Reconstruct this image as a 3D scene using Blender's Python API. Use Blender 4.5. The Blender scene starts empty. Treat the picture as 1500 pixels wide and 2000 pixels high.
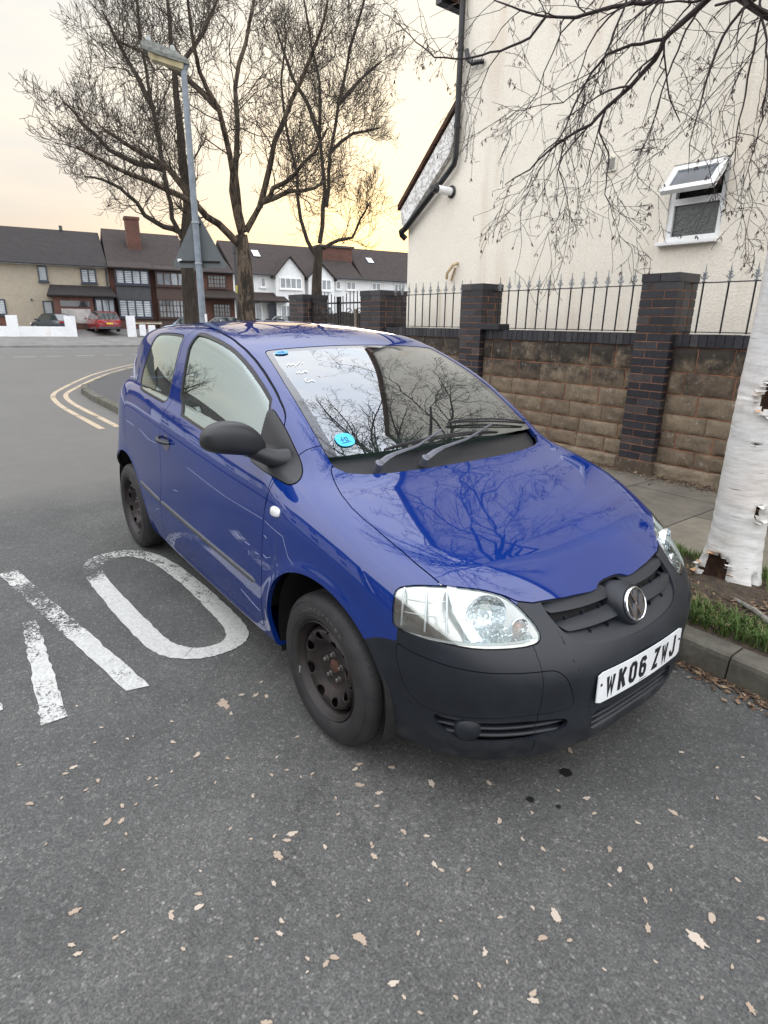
import bpy, bmesh, math, random
import numpy as np
from mathutils import Vector, Matrix
PI = math.pi
rad = math.radians
C = bpy.context.scene.collection
scene = bpy.context.scene

# ------------------------------------------------------------------ camera
cam_data = bpy.data.cameras.new("camera")
cam = bpy.data.objects.new("camera", cam_data)
C.objects.link(cam)
CAM_F = 1142.773
CAM_POS = (1.604, -1.769, 1.506)
YAW, PITCH, ROLL = rad(142.364), rad(17.942), rad(0.823)
def cam_axes():
    f = Vector((math.cos(YAW)*math.cos(PITCH), math.sin(YAW)*math.cos(PITCH), -math.sin(PITCH)))
    r = f.cross(Vector((0, 0, 1))).normalized(); u = r.cross(f)
    c, s = math.cos(ROLL), math.sin(ROLL)
    return r*c+u*s, u*c-r*s, f
_r, _u, _f = cam_axes()
cam.matrix_world = Matrix(((_r.x, _u.x, -_f.x, CAM_POS[0]), (_r.y, _u.y, -_f.y, CAM_POS[1]),
                           (_r.z, _u.z, -_f.z, CAM_POS[2]), (0, 0, 0, 1)))
cam_data.sensor_fit = 'HORIZONTAL'; cam_data.sensor_width = 36.0
cam_data.lens = CAM_F/1500*36.0
cam_data.clip_start = 0.05; cam_data.clip_end = 2000
scene.camera = cam

# ------------------------------------------------------------------ light
SUN_AZ = rad(143.5)      # where the sun sets, measured from +X towards +Y
SUN_EL = rad(5.0)
world = bpy.data.worlds.new("World"); scene.world = world; world.use_nodes = True
def build_world():
    nt = world.node_tree; N = nt.nodes; L = nt.links; N.clear()
    out = N.new('ShaderNodeOutputWorld'); bg = N.new('ShaderNodeBackground')
    L.new(bg.outputs[0], out.inputs[0])
    sky = N.new('ShaderNodeTexSky'); sky.sky_type = 'NISHITA'; sky.sun_disc = False
    sky.sun_elevation = SUN_EL; sky.sun_rotation = PI/2-SUN_AZ
    sky.air_density = 1.2; sky.dust_density = 3.0
    tc = N.new('ShaderNodeTexCoord')
    def math_(op, a, b=None, clamp=False):
        n = N.new('ShaderNodeMath'); n.operation = op; n.use_clamp = clamp
        for i, v in enumerate((a, b)):
            if v is None: continue
            if isinstance(v, (int, float)): n.inputs[i].default_value = v
            else: L.new(v, n.inputs[i])
        return n.outputs[0]
    nrm = N.new('ShaderNodeVectorMath'); nrm.operation = 'NORMALIZE'; L.new(tc.outputs['Generated'], nrm.inputs[0])
    sep = N.new('ShaderNodeSeparateXYZ'); L.new(nrm.outputs[0], sep.inputs[0])
    # thin high cloud veil, colour by height
    ramp = N.new('ShaderNodeValToRGB'); cr = ramp.color_ramp
    L.new(sep.outputs['Z'], ramp.inputs[0])
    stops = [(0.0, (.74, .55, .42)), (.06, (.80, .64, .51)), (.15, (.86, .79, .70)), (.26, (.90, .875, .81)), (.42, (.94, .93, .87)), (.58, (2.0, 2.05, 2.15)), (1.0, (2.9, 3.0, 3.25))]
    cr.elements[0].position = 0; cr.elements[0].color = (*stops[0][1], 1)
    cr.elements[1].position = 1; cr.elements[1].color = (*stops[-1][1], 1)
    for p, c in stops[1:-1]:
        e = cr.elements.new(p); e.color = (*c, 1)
    # direction to the sun
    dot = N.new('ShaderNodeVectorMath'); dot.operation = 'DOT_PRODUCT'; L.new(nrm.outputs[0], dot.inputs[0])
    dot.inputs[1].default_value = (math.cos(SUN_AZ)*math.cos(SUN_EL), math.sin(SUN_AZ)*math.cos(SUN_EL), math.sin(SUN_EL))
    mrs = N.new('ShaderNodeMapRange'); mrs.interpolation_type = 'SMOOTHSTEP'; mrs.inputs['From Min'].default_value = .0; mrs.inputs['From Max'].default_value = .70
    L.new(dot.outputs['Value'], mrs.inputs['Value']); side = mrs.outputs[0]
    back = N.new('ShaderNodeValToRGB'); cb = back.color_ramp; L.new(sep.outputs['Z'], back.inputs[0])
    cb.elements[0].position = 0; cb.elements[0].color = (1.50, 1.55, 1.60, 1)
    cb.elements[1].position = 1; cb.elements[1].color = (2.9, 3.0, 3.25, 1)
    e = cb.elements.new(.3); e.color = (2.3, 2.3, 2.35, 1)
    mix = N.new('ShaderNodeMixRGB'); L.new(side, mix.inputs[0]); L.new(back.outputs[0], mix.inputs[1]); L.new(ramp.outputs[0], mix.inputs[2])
    # glow round the hidden sun
    g1 = math_('POWER', math_('MAXIMUM', dot.outputs['Value'], 0.0), 28.0)
    g2 = math_('POWER', math_('MAXIMUM', dot.outputs['Value'], 0.0), 260.0)
    glow = N.new('ShaderNodeMixRGB'); glow.blend_type = 'ADD'; L.new(g1, glow.inputs[0]); L.new(mix.outputs[0], glow.inputs[1]); glow.inputs[2].default_value = (.26, .19, .0, 1)
    glow2 = N.new('ShaderNodeMixRGB'); glow2.blend_type = 'ADD'; L.new(g2, glow2.inputs[0]); L.new(glow.outputs[0], glow2.inputs[1]); glow2.inputs[2].default_value = (.7, .42, .02, 1)
    # streaky cloud
    mp = N.new('ShaderNodeMapping'); mp.inputs['Scale'].default_value = (1.2, 1.2, 7.0); L.new(nrm.outputs[0], mp.inputs[0])
    nz = N.new('ShaderNodeTexNoise'); nz.inputs['Scale'].default_value = 2.2; nz.inputs['Detail'].default_value = 7; nz.inputs['Roughness'].default_value = .55
    L.new(mp.outputs[0], nz.inputs['Vector'])
    mr = N.new('ShaderNodeMapRange'); mr.inputs['From Min'].default_value = .38; mr.inputs['From Max'].default_value = .68
    L.new(nz.outputs['Fac'], mr.inputs['Value'])
    cl = N.new('ShaderNodeMixRGB'); cl.blend_type = 'MULTIPLY'; cl.inputs[0].default_value = 1; L.new(glow2.outputs[0], cl.inputs[1])
    cc = N.new('ShaderNodeMixRGB'); L.new(mr.outputs[0], cc.inputs[0]); cc.inputs[1].default_value = (.94, .955, .99, 1); cc.inputs[2].default_value = (1.10, 1.05, 1.0, 1)
    L.new(cc.outputs[0], cl.inputs[2])
    add = N.new('ShaderNodeMixRGB'); add.blend_type = 'ADD'; add.inputs[0].default_value = .02
    L.new(cl.outputs[0], add.inputs[1]); L.new(sky.outputs[0], add.inputs[2])
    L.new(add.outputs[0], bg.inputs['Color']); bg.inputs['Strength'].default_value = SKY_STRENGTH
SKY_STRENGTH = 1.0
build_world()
sd = bpy.data.lights.new("sun", 'SUN'); sd.energy = 0.5; sd.angle = rad(12); sd.color = (1.0, .80, .55)
so = bpy.data.objects.new("sun", sd); C.objects.link(so)
so.rotation_euler = Vector((math.cos(SUN_AZ)*math.cos(SUN_EL), math.sin(SUN_AZ)*math.cos(SUN_EL), math.sin(SUN_EL))).to_track_quat('Z', 'Y').to_euler()
scene.view_settings.view_transform = 'Standard'
scene.view_settings.look = 'None'
scene.view_settings.exposure = 0.0
scene.view_settings.gamma = 1.0
scene.render.engine = 'CYCLES'
scene.cycles.max_bounces = 8
scene.cycles.transparent_max_bounces = 24

# ------------------------------------------------------------------ materials
MATS = {}
class NT:
    """small wrapper for building node materials"""
    def __init__(s, name):
        s.m = bpy.data.materials.new(name); s.m.use_nodes = True; s.nt = s.m.node_tree
        s.N = s.nt.nodes; s.L = s.nt.links; s.b = s.N['Principled BSDF']
    def n(s, t, **k):
        n = s.N.new(t)
        for a, v in k.items():
            if hasattr(n, a): setattr(n, a, v)
        return n
    def set(s, n, key, v):
        if isinstance(v, bpy.types.NodeSocket): s.L.new(v, n.inputs[key])
        elif isinstance(v, tuple) and len(v) == 3 and n.inputs[key].type == 'RGBA': n.inputs[key].default_value = (*v, 1)
        else: n.inputs[key].default_value = v
    def coord(s, kind='Object', scale=(1, 1, 1), rot=(0, 0, 0)):
        t = s.n('ShaderNodeTexCoord'); mp = s.n('ShaderNodeMapping'); s.L.new(t.outputs[kind], mp.inputs[0])
        mp.inputs['Scale'].default_value = scale; mp.inputs['Rotation'].default_value = rot
        return mp.outputs[0]
    def pos(s, scale=(1, 1, 1)):
        t = s.n('ShaderNodeNewGeometry'); mp = s.n('ShaderNodeMapping'); s.L.new(t.outputs['Position'], mp.inputs[0])
        mp.inputs['Scale'].default_value = scale; return mp.outputs[0]
    def noise(s, vec, scale, detail=4, rough=.55, out='Fac', dist=0.0):
        n = s.n('ShaderNodeTexNoise'); s.L.new(vec, n.inputs['Vector']); n.inputs['Scale'].default_value = scale
        n.inputs['Detail'].default_value = detail; n.inputs['Roughness'].default_value = rough; n.inputs['Distortion'].default_value = dist
        return n.outputs[out]
    def voro(s, vec, scale, feature='F1', out='Distance'):
        n = s.n('ShaderNodeTexVoronoi'); n.feature = feature; s.L.new(vec, n.inputs['Vector']); n.inputs['Scale'].default_value = scale
        return n.outputs[out]
    def ramp(s, fac, stops):
        n = s.n('ShaderNodeValToRGB'); s.L.new(fac, n.inputs[0]); cr = n.color_ramp
        def cv(c): return (c, c, c, 1) if isinstance(c, (int, float)) else (*c, 1)
        cr.elements[0].position = stops[0][0]; cr.elements[0].color = cv(stops[0][1])
        cr.elements[1].position = stops[-1][0]; cr.elements[1].color = cv(stops[-1][1])
        for p, c in stops[1:-1]:
            e = cr.elements.new(p); e.color = cv(c)
        return n.outputs[0]
    def mix(s, fac, a, b, mode='MIX'):
        n = s.n('ShaderNodeMixRGB'); n.blend_type = mode
        s.set(n, 0, fac); s.set(n, 1, a); s.set(n, 2, b); return n.outputs[0]
    def math(s, op, a, b=None, c=None, clamp=False):
        n = s.n('ShaderNodeMath'); n.operation = op; n.use_clamp = clamp
        for i, v in enumerate((a, b, c)):
            if v is not None: s.set(n, i, v)
        return n.outputs[0]
    def bump(s, h, strength=.3, dist=.01, prev=None):
        n = s.n('ShaderNodeBump'); s.L.new(h, n.inputs['Height']); n.inputs['Strength'].default_value = strength; n.inputs['Distance'].default_value = dist
        if prev is not None: s.L.new(prev, n.inputs['Normal'])
        s.L.new(n.outputs[0], s.b.inputs['Normal']); return n.outputs[0]
    def p(s, **k):
        names = dict(col='Base Color', rough='Roughness', metal='Metallic', coat='Coat Weight', coatr='Coat Roughness', spec='Specular IOR Level', alpha='Alpha', trans='Transmission Weight', ior='IOR')
        for a, v in k.items(): s.set(s.b, names[a], v)
        return s.m
def mat(name, fn):
    if name not in MATS: MATS[name] = fn(NT(name))
    return MATS[name]
def plain(name, col, rough=.6, metal=0.0, var=.12, scale=30, bump=0.0, **k):
    def f(t):
        v = t.coord('Object'); n = t.noise(v, scale, 5)
        c = t.mix(1.0, col, t.ramp(n, [(.3, 1-var), (.7, 1+var*.6)]), 'MULTIPLY')
        if bump: t.bump(n, bump, .004)
        return t.p(col=c, rough=rough, metal=metal, **k)
    return mat(name, f)

# ------------------------------------------------------------------ object helpers
def wloc(o):
    v = Vector((0, 0, 0))
    while o is not None:
        v += o.location; o = o.parent
    return v
def tag(o, label=None, cat=None, group=None, kind=None):
    if label: o['label'] = label
    if cat: o['category'] = cat
    if group: o['group'] = group
    if kind: o['kind'] = kind
    return o
def thing(name, label, cat, loc=(0, 0, 0), group=None):
    o = bpy.data.objects.new(name, None); C.objects.link(o); o.location = loc; o.empty_display_size = .2
    return tag(o, label, cat, group)
def link_mesh(name, me, parent=None):
    o = bpy.data.objects.new(name, me); C.objects.link(o)
    if parent is not None: o.parent = parent
    return o
def copy_tree(o, parent=None):
    c = o.copy(); C.objects.link(c); c.parent = parent
    for ch in list(o.children): copy_tree(ch, c)
    return c
class MB:
    """collects shapes given in world coordinates; build() links them as one mesh object"""
    def __init__(s, T=None): s.v = []; s.f = []; s.T = T
    def add(s, vs, fs):
        n = len(s.v)
        if s.T: vs = [s.T(p) for p in vs]
        s.v += [tuple(p) for p in vs]; s.f += [tuple(i+n for i in f) for f in fs]; return s
    def box(s, lo, hi):
        x0, y0, z0 = lo; x1, y1, z1 = hi
        return s.add([(x0,y0,z0),(x1,y0,z0),(x1,y1,z0),(x0,y1,z0),(x0,y0,z1),(x1,y0,z1),(x1,y1,z1),(x0,y1,z1)],
                     [(0,3,2,1),(4,5,6,7),(0,1,5,4),(1,2,6,5),(2,3,7,6),(3,0,4,7)])
    def prism(s, poly, axis, a, b):
        """poly: 2D points in the two other axes (in x,y,z order); extruded along axis from a to b"""
        n = len(poly)
        def P(p, t): return {0: (t, p[0], p[1]), 1: (p[0], t, p[1]), 2: (p[0], p[1], t)}[axis]
        vs = [P(p, a) for p in poly]+[P(p, b) for p in poly]
        fs = [tuple(range(n))[::-1], tuple(range(n, 2*n))]+[(i, (i+1) % n, n+(i+1) % n, n+i) for i in range(n)]
        return s.add(vs, fs)
    def tube(s, pts, radii, sides=8, cap=True):
        pts = [Vector(p) for p in pts]; n = len(pts)
        if isinstance(radii, (int, float)): radii = [radii]*n
        vs = []; up = None
        for i, p in enumerate(pts):
            t = (pts[min(i+1, n-1)]-pts[max(i-1, 0)]).normalized()
            if up is None:
                up = t.orthogonal().normalized()
            else:
                up = (up-t*up.dot(t))
                up = up.normalized() if up.length > 1e-6 else t.orthogonal().normalized()
            w = t.cross(up)
            for k in range(sides):
                a = 2*PI*k/sides
                vs.append(p+(up*math.cos(a)+w*math.sin(a))*radii[i])
        fs = []
        for i in range(n-1):
            for k in range(sides):
                a = i*sides+k; b = i*sides+(k+1) % sides
                fs.append((a, b, b+sides, a+sides))
        if cap:
            fs.append(tuple(range(sides))[::-1]); fs.append(tuple(range((n-1)*sides, n*sides)))
        return s.add(vs, fs)
    def lathe(s, prof, center, axis=(0, 0, 1), seg=32, ref=None, closed=False):
        """prof: (radius, height) along axis"""
        ax = Vector(axis).normalized(); u = (Vector(ref) if ref else ax.orthogonal()).normalized(); w = ax.cross(u); c = Vector(center)
        vs = []; fs = []
        for r, h in prof:
            for k in range(seg):
                a = 2*PI*k/seg; vs.append(c+ax*h+(u*math.cos(a)+w*math.sin(a))*r)
        m = len(prof)
        for i in range(m-1 if not closed else m):
            for k in range(seg):
                a = i*seg+k; b = i*seg+(k+1) % seg; j = ((i+1) % m)*seg
                fs.append((a, b, j+(k+1) % seg, j+k))
        return s.add(vs, fs)
    def build(s, name, m, parent=None, smooth=False, bevel=0, angle=40):
        me = bpy.data.meshes.new(name)
        o = link_mesh(name, me, parent)
        w = wloc(parent) if parent is not None else Vector((0, 0, 0))
        me.from_pydata([tuple(Vector(p)-w) for p in s.v], [], s.f)
        if isinstance(m, (list, tuple)):
            for q in m: me.materials.append(q)
        else: me.materials.append(m)
        bm = bmesh.new(); bm.from_mesh(me)
        if bevel:
            bmesh.ops.remove_doubles(bm, verts=bm.verts, dist=1e-5)
            ed = [e for e in bm.edges if len(e.link_faces) == 2 and e.calc_face_angle(0) > rad(30)]
            bmesh.ops.bevel(bm, geom=ed, offset=bevel, segments=2, profile=.6, affect='EDGES')
        bmesh.ops.recalc_face_normals(bm, faces=bm.faces)
        if smooth:
            for f in bm.faces: f.smooth = True
            for e in bm.edges:
                if len(e.link_faces) == 2 and e.calc_face_angle(0) > rad(angle): e.smooth = False
        bm.to_mesh(me); bm.free()
        return o
def origin_to(o, loc):
    """move a mesh object's origin without moving its mesh"""
    l = Vector(loc); o.data.transform(Matrix.Translation(-l)); o.location = l; return o
TREE_A = [[(-27.52,8.86,1.14),(-27.51,8.87,4.76),(-27.43,9.10,6.38),(-27.46,9.01,8.54),(-27.47,8.99,10.22),(-27.47,8.99,11.62),(-27.48,8.95,13.35),(-27.49,8.94,15.13)],
 [(-27.51,8.87,4.76),(-27.42,8.30,5.83),(-27.21,8.06,7.72),(-27.01,7.77,9.88),(-26.82,7.48,11.86),(-26.56,7.38,13.37),(-26.29,7.30,14.22)],
 [(-27.56,8.74,5.30),(-27.85,8.04,5.52),(-28.13,7.33,5.94),(-28.26,7.07,6.46),(-28.47,6.50,6.97),(-28.67,5.90,7.24),(-28.90,5.18,7.31)],
 [(-27.74,8.24,7.84),(-27.89,7.13,7.92),(-27.99,6.08,8.29),(-28.02,5.15,9.12),(-27.95,4.56,9.71)],
 [(-27.47,8.99,11.62),(-27.20,10.36,13.32),(-27.14,11.15,14.95)],
 [(-27.80,8.06,10.12),(-28.35,7.35,11.84),(-28.87,6.68,13.60)]]
TREE_B = [[(-19.27,7.88,1.08),(-19.26,7.91,3.56),(-19.28,7.87,4.35)],
 [(-19.31,7.79,4.00),(-19.27,7.05,4.62),(-19.20,6.30,5.11),(-19.21,5.28,5.46),(-19.16,4.30,5.70),(-19.02,3.52,5.92),(-18.84,2.77,6.12)],
 [(-19.28,7.87,4.35),(-19.03,7.50,5.64),(-18.68,7.33,6.67),(-18.43,6.95,7.76),(-18.27,6.34,8.58),(-17.97,6.06,9.51),(-17.62,5.90,10.46)],
 [(-19.25,7.93,4.45),(-19.56,7.89,6.27),(-19.73,8.16,7.89),(-19.98,8.26,8.99),(-20.04,8.76,10.37),(-20.12,9.18,11.72),(-20.31,9.39,12.54)],
 [(-19.22,8.01,4.47),(-18.75,8.45,5.38),(-18.38,8.69,5.78),(-17.83,9.24,6.18),(-17.31,9.69,6.79),(-16.88,9.96,7.46)],
 [(-18.99,8.47,5.25),(-18.58,8.74,6.55),(-18.13,9.07,7.78),(-17.64,9.44,8.81),(-17.15,9.78,9.84),(-16.75,9.95,10.80)],
 [(-18.95,8.55,5.41),(-19.11,9.72,5.93),(-19.25,10.83,6.18),(-19.56,11.63,6.64)],
 [(-19.84,6.55,5.22),(-20.07,5.80,6.22),(-20.35,4.80,6.70),(-20.54,3.98,7.17)],
 [(-19.49,7.41,8.09),(-20.30,6.65,9.04),(-21.04,5.96,9.65),(-21.80,5.10,10.08)]]
TREE_C = [[(-23.21,13.23,1.23),(-23.16,13.32,4.08),(-23.12,13.40,4.77)],
 [(-23.19,13.27,4.34),(-23.38,12.92,4.96),(-23.49,12.67,5.84),(-23.51,12.59,7.56),(-23.69,12.23,9.18),(-23.75,12.07,10.93),(-23.58,12.32,12.70)],
 [(-23.11,13.40,4.87),(-23.10,13.73,7.01),(-23.34,13.64,9.14),(-23.46,13.76,11.21),(-23.81,13.50,13.19),(-24.07,13.38,14.69)],
 [(-22.94,13.67,6.34),(-22.49,13.63,8.36),(-21.95,13.72,10.05),(-21.35,13.88,11.81),(-20.72,14.08,13.09),(-20.27,14.01,13.71)],
 [(-23.02,13.55,4.66),(-22.81,14.22,5.04),(-22.62,14.85,5.18),(-22.56,15.26,6.00),(-22.50,15.68,6.61)],
 [(-22.63,14.16,10.30),(-22.85,15.35,11.40),(-22.95,16.67,12.47)],
 [(-22.83,13.85,8.46),(-22.32,14.71,9.25),(-21.72,15.64,9.48)],
 [(-23.07,13.47,9.06),(-23.68,13.26,10.42),(-24.36,12.94,11.46),(-25.01,12.63,13.21)]]
BIRCH_DATA = [[(-0.48,2.30,3.40),(-0.63,2.34,3.37),(-0.71,2.30,3.30),(-0.80,2.21,3.19),(-0.85,2.22,3.10),(-0.95,2.15,2.97),(-1.08,2.10,2.87),(-1.15,2.05,2.78),(-1.30,1.99,2.72),(-1.39,1.93,2.65),(-1.47,1.85,2.54),(-1.63,1.78,2.46),(-1.75,1.67,2.38),(-1.85,1.57,2.30)],
 [(-0.80,2.21,3.19),(-0.98,2.15,3.20),(-1.13,2.11,3.18),(-1.23,2.11,3.11),(-1.29,2.03,2.91),(-1.32,2.01,2.80),(-1.34,1.89,2.63),(-1.40,1.80,2.43),(-1.44,1.72,2.24)],
 [(-0.51,2.18,3.40),(-0.82,2.09,3.36),(-1.04,1.98,3.37),(-1.24,1.90,3.36),(-1.43,1.84,3.41),(-1.58,1.76,3.47),(-1.75,1.69,3.56),(-1.94,1.69,3.71)],
 [(-1.43,1.84,3.41),(-1.50,1.78,3.30),(-1.68,1.70,3.26),(-1.90,1.58,3.25),(-2.08,1.46,3.28),(-2.38,1.38,3.54),(-2.59,1.35,3.69),(-2.73,1.29,3.77)],
 [(-0.20,2.14,3.21),(-0.31,2.13,3.16),(-0.37,2.08,3.04),(-0.40,2.05,2.88),(-0.38,1.97,2.69),(-0.39,1.94,2.50),(-0.35,1.90,2.34)],
 [(0.11,2.11,2.89),(-0.16,2.11,3.08),(-0.29,2.17,3.18),(-0.43,2.23,3.29),(-0.62,2.25,3.48)],
 [(-0.05,2.08,3.06),(-0.18,2.08,3.07),(-0.18,2.05,2.84),(-0.16,1.99,2.52),(-0.12,1.94,2.33),(-0.05,1.93,2.15)],
 [(-0.75,2.64,3.57),(-0.86,2.55,3.34),(-0.89,2.44,3.04),(-0.90,2.36,2.76),(-0.93,2.28,2.52),(-0.92,2.21,2.35)],
 [(-0.47,2.60,3.46),(-0.29,2.50,3.00),(-0.25,2.48,2.70),(-0.23,2.36,2.41),(-0.24,2.29,2.16)],
 [(-1.08,2.10,2.87),(-1.10,2.08,2.73),(-1.03,2.11,2.60),(-1.01,2.09,2.35),(-0.91,2.12,2.15),(-0.83,2.11,1.96)],
 [(-1.30,1.99,2.72),(-1.28,1.92,2.52),(-1.21,1.97,2.30),(-1.14,1.97,2.13)],
 [(-1.21,2.42,3.64),(-1.25,2.34,3.40),(-1.28,2.26,3.16),(-1.45,2.12,2.99),(-1.69,1.87,2.95),(-1.83,1.80,3.02)]]
LEAVES = [(-0.413,-1.033,0.042),(-0.428,-0.947,0.013),(-0.061,-1.563,0.018),(0.367,-1.192,0.023),(0.383,-1.438,0.015),(0.366,-1.506,0.013),(0.198,-1.707,0.017),(0.713,-1.139,0.024),(0.848,-1.137,0.015),(0.666,-0.841,0.013),(0.112,-1.152,0.010),(0.283,-0.839,0.019),(-0.463,-0.840,0.011),(0.976,-0.685,0.024),(1.234,-0.444,0.030),(1.144,-0.519,0.015),(1.049,-0.337,0.014),(0.988,-0.087,0.018),(0.783,-0.263,0.014),(0.541,-0.475,0.013),(0.673,-0.570,0.015),(0.944,-0.381,0.014),(1.039,-0.711,0.009),(1.311,-0.250,0.011),(1.388,-0.506,0.015),(-0.188,-1.229,0.017),(-0.105,-1.147,0.011),(0.283,-0.699,0.013),(1.208,0.036,0.016),(1.309,-0.575,0.007),(0.335,-1.638,0.009),(0.554,-1.352,0.007),(0.468,-1.510,0.008),(0.667,-0.945,0.007),(0.922,-0.903,0.006),(0.073,-1.004,0.009),(0.142,-0.941,0.009),(-0.126,-1.394,0.007),(-0.082,-1.472,0.007),(0.283,-0.936,0.008),(0.265,-1.231,0.007),(0.499,-0.947,0.009),(0.738,-0.773,0.009),(0.762,-0.564,0.009),(0.823,-0.543,0.011),(0.941,-0.220,0.010),(1.088,-0.172,0.009),(1.223,-0.178,0.010),(1.001,-0.420,0.013),(1.124,-0.363,0.007),(1.012,-0.488,0.007),(1.097,-0.450,0.010),(0.925,-0.717,0.008),(0.903,-0.552,0.006),(0.836,-0.299,0.010),(0.705,-0.311,0.007),(0.642,-1.060,0.006),(0.628,-1.151,0.007),(0.802,-0.942,0.005),(0.978,-0.881,0.006),(1.134,-0.703,0.006),(1.200,-0.584,0.006),(1.321,-0.443,0.008),(1.333,-0.322,0.007),(0.934,-1.127,0.007),(0.960,-1.039,0.008),(0.702,-1.289,0.005),(0.557,-1.423,0.006),(0.144,-1.570,0.006),(-0.084,-1.731,0.006),(-0.254,-1.660,0.006),(1.046,0.091,0.009),(1.128,0.203,0.010),(0.862,0.215,0.010),(0.979,0.240,0.009),(1.011,0.372,0.008),(-0.753,-1.518,0.008),(-0.005,-1.003,0.007),(-0.019,-1.229,0.007),(-0.429,-1.241,0.008),(-0.058,-0.889,0.009)]
STAINS = [(0.669,-0.220,0.040),(0.673,-0.419,0.024),(0.749,-0.370,0.014)]
# ================================================================== ground
rng = random.Random(7)
def structure(o): o['kind'] = 'structure'; return o
def asphalt(t):
    p = t.pos(); big = t.noise(p, .35, 5, .6); mid = t.noise(p, 3.0, 6, .6); fine = t.noise(p, 150, 3, .6)
    ag = t.voro(p, 115, 'F1', 'Color'); sp = t.n('ShaderNodeSeparateXYZ'); t.L.new(ag, sp.inputs[0])
    d = t.voro(p, 115)
    base = t.ramp(fine, [(.28, (.034, .036, .037)), (.72, (.128, .129, .127))])
    stone = t.ramp(sp.outputs[0], [(0, (.05, .053, .057)), (.55, (.092, .096, .097)), (.86, (.15, .148, .14)), (.965, (.20, .195, .18)), (1, (.30, .29, .27))])
    c = t.mix(t.ramp(d, [(.25, .62), (.55, 0)]), base, stone)
    sp3 = t.voro(p, 84, 'F1', 'Color'); s3 = t.n('ShaderNodeSeparateXYZ'); t.L.new(sp3, s3.inputs[0]); c = t.mix(1, c, t.ramp(s3.outputs[1], [(0, .84), (.6, 1.0), (.93, 1.12), (1, 1.5)]), 'MULTIPLY')
    c = t.mix(1, c, t.ramp(t.noise(p, 28, 4, .7), [(.3, .92), (.7, 1.09)]), 'MULTIPLY')
    c = t.mix(t.math('MULTIPLY', t.ramp(t.noise(p, .9, 4, .6), [(.55, 0), (.70, .22)]), t.ramp(t.noise(p, 24, 5), [(.4, .3), (.6, 1)])), c, (.055, .058, .060))
    c = t.mix(1, c, t.ramp(big, [(.3, (.80, .81, .82)), (.7, (1.18, 1.16, 1.13))]), 'MULTIPLY')
    c = t.mix(1, c, t.ramp(mid, [(.3, .84), (.7, 1.16)]), 'MULTIPLY')
    # older, paler surfacing on the side of the junction
    g = t.n('ShaderNodeNewGeometry'); s2 = t.n('ShaderNodeSeparateXYZ'); t.L.new(g.outputs['Position'], s2.inputs[0])
    wob = t.math('MULTIPLY_ADD', t.noise(p, 1.3, 5), .5, s2.outputs['X'])
    c = t.mix(t.ramp(t.math('MULTIPLY_ADD', wob, -.08, 0.0), [(.26, 0), (.34, .55)]), c, (.165, .16, .150))
    # thin cracks
    cr = t.n('ShaderNodeTexVoronoi'); cr.feature = 'DISTANCE_TO_EDGE'; cr.inputs['Scale'].default_value = .42
    wv = t.n('ShaderNodeVectorMath'); wv.operation = 'ADD'; t.L.new(p, wv.inputs[0]); t.L.new(t.noise(p, 5, 6, .6, 'Color'), wv.inputs[1]); t.L.new(wv.outputs[0], cr.inputs['Vector'])
    ck = t.math('MULTIPLY', t.ramp(cr.outputs[0], [(.0, .55), (.004, 0)]), t.ramp(t.noise(p, .6, 2), [(.53, 0), (.60, 1)]))
    c = t.mix(ck, c, (.018, .018, .018))
    # grit washed against the kerb
    c = t.mix(1, c, (.93, .925, .89), 'MULTIPLY'); b1 = t.bump(t.mix(.5, fine, d), .75, .004); 
    return t.p(col=c, rough=t.ramp(fine, [(.3, .72), (.7, .9)]), spec=.35)
ASPH = mat('asphalt', asphalt)
structure(MB().add([(-400, -400, 0), (400, -400, 0), (400, 400, 0), (-400, 400, 0)], [(0, 1, 2, 3)]).build('road', ASPH))

KERB_IN = .98   # back of kerb stones, near side
def flag(t):
    p = t.pos(); tc = t.n('ShaderNodeNewGeometry')
    mp = t.n('ShaderNodeMapping'); t.L.new(tc.outputs['Position'], mp.inputs[0]); mp.inputs['Rotation'].default_value = (0, 0, rad(90)); mp.inputs['Location'].default_value = (.42, .33, 0)
    b = t.n('ShaderNodeTexBrick'); t.L.new(mp.outputs[0], b.inputs['Vector']); b.inputs['Scale'].default_value = 1.0
    b.inputs['Brick Width'].default_value = .93; b.inputs['Row Height'].default_value = .78; b.inputs['Mortar Size'].default_value = .007; b.inputs['Mortar Smooth'].default_value = .3
    b.inputs['Color1'].default_value = (.165, .146, .112, 1); b.inputs['Color2'].default_value = (.120, .108, .086, 1); b.inputs['Mortar'].default_value = (.028, .025, .020, 1)
    n = t.noise(p, 5, 7, .65)
    c = t.mix(1, b.outputs['Color'], t.ramp(n, [(.3, .72), (.72, 1.3)]), 'MULTIPLY')
    c = t.mix(t.ramp(t.noise(p, 1.7, 4), [(.5, 0), (.75, .35)]), c, (.07, .065, .05))
    c = t.mix(1, c, t.ramp(t.noise(p, 140, 2), [(.3, .85), (.7, 1.12)]), 'MULTIPLY')
    t.bump(t.mix(.6, b.outputs['Fac'], n, 'SUBTRACT'), .5, .012)
    return t.p(col=c, rough=.78)
FLAG = mat('york_stone_flags', flag)
TARM = plain('pavement_tarmac', (.060, .060, .060), .85, scale=60, var=.3, bump=.5)
corner = [(-9.0, .70), (-10.8, .72), (-12.0, .80), (-12.7, .92), (-13.3, 1.18), (-14.1, 1.55), (-15.3, 2.05), (-17.0, 3.0), (-19.5, 4.6), (-23.5, 7.9), (-24.2, 12.0), (-24.4, 40.0)]
def sheet(name, poly, z, m, kind='structure'):
    o = MB().add([(x, y, z) for x, y in poly], [tuple(range(len(poly)))]).build(name, m); o['kind'] = kind; return o
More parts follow.
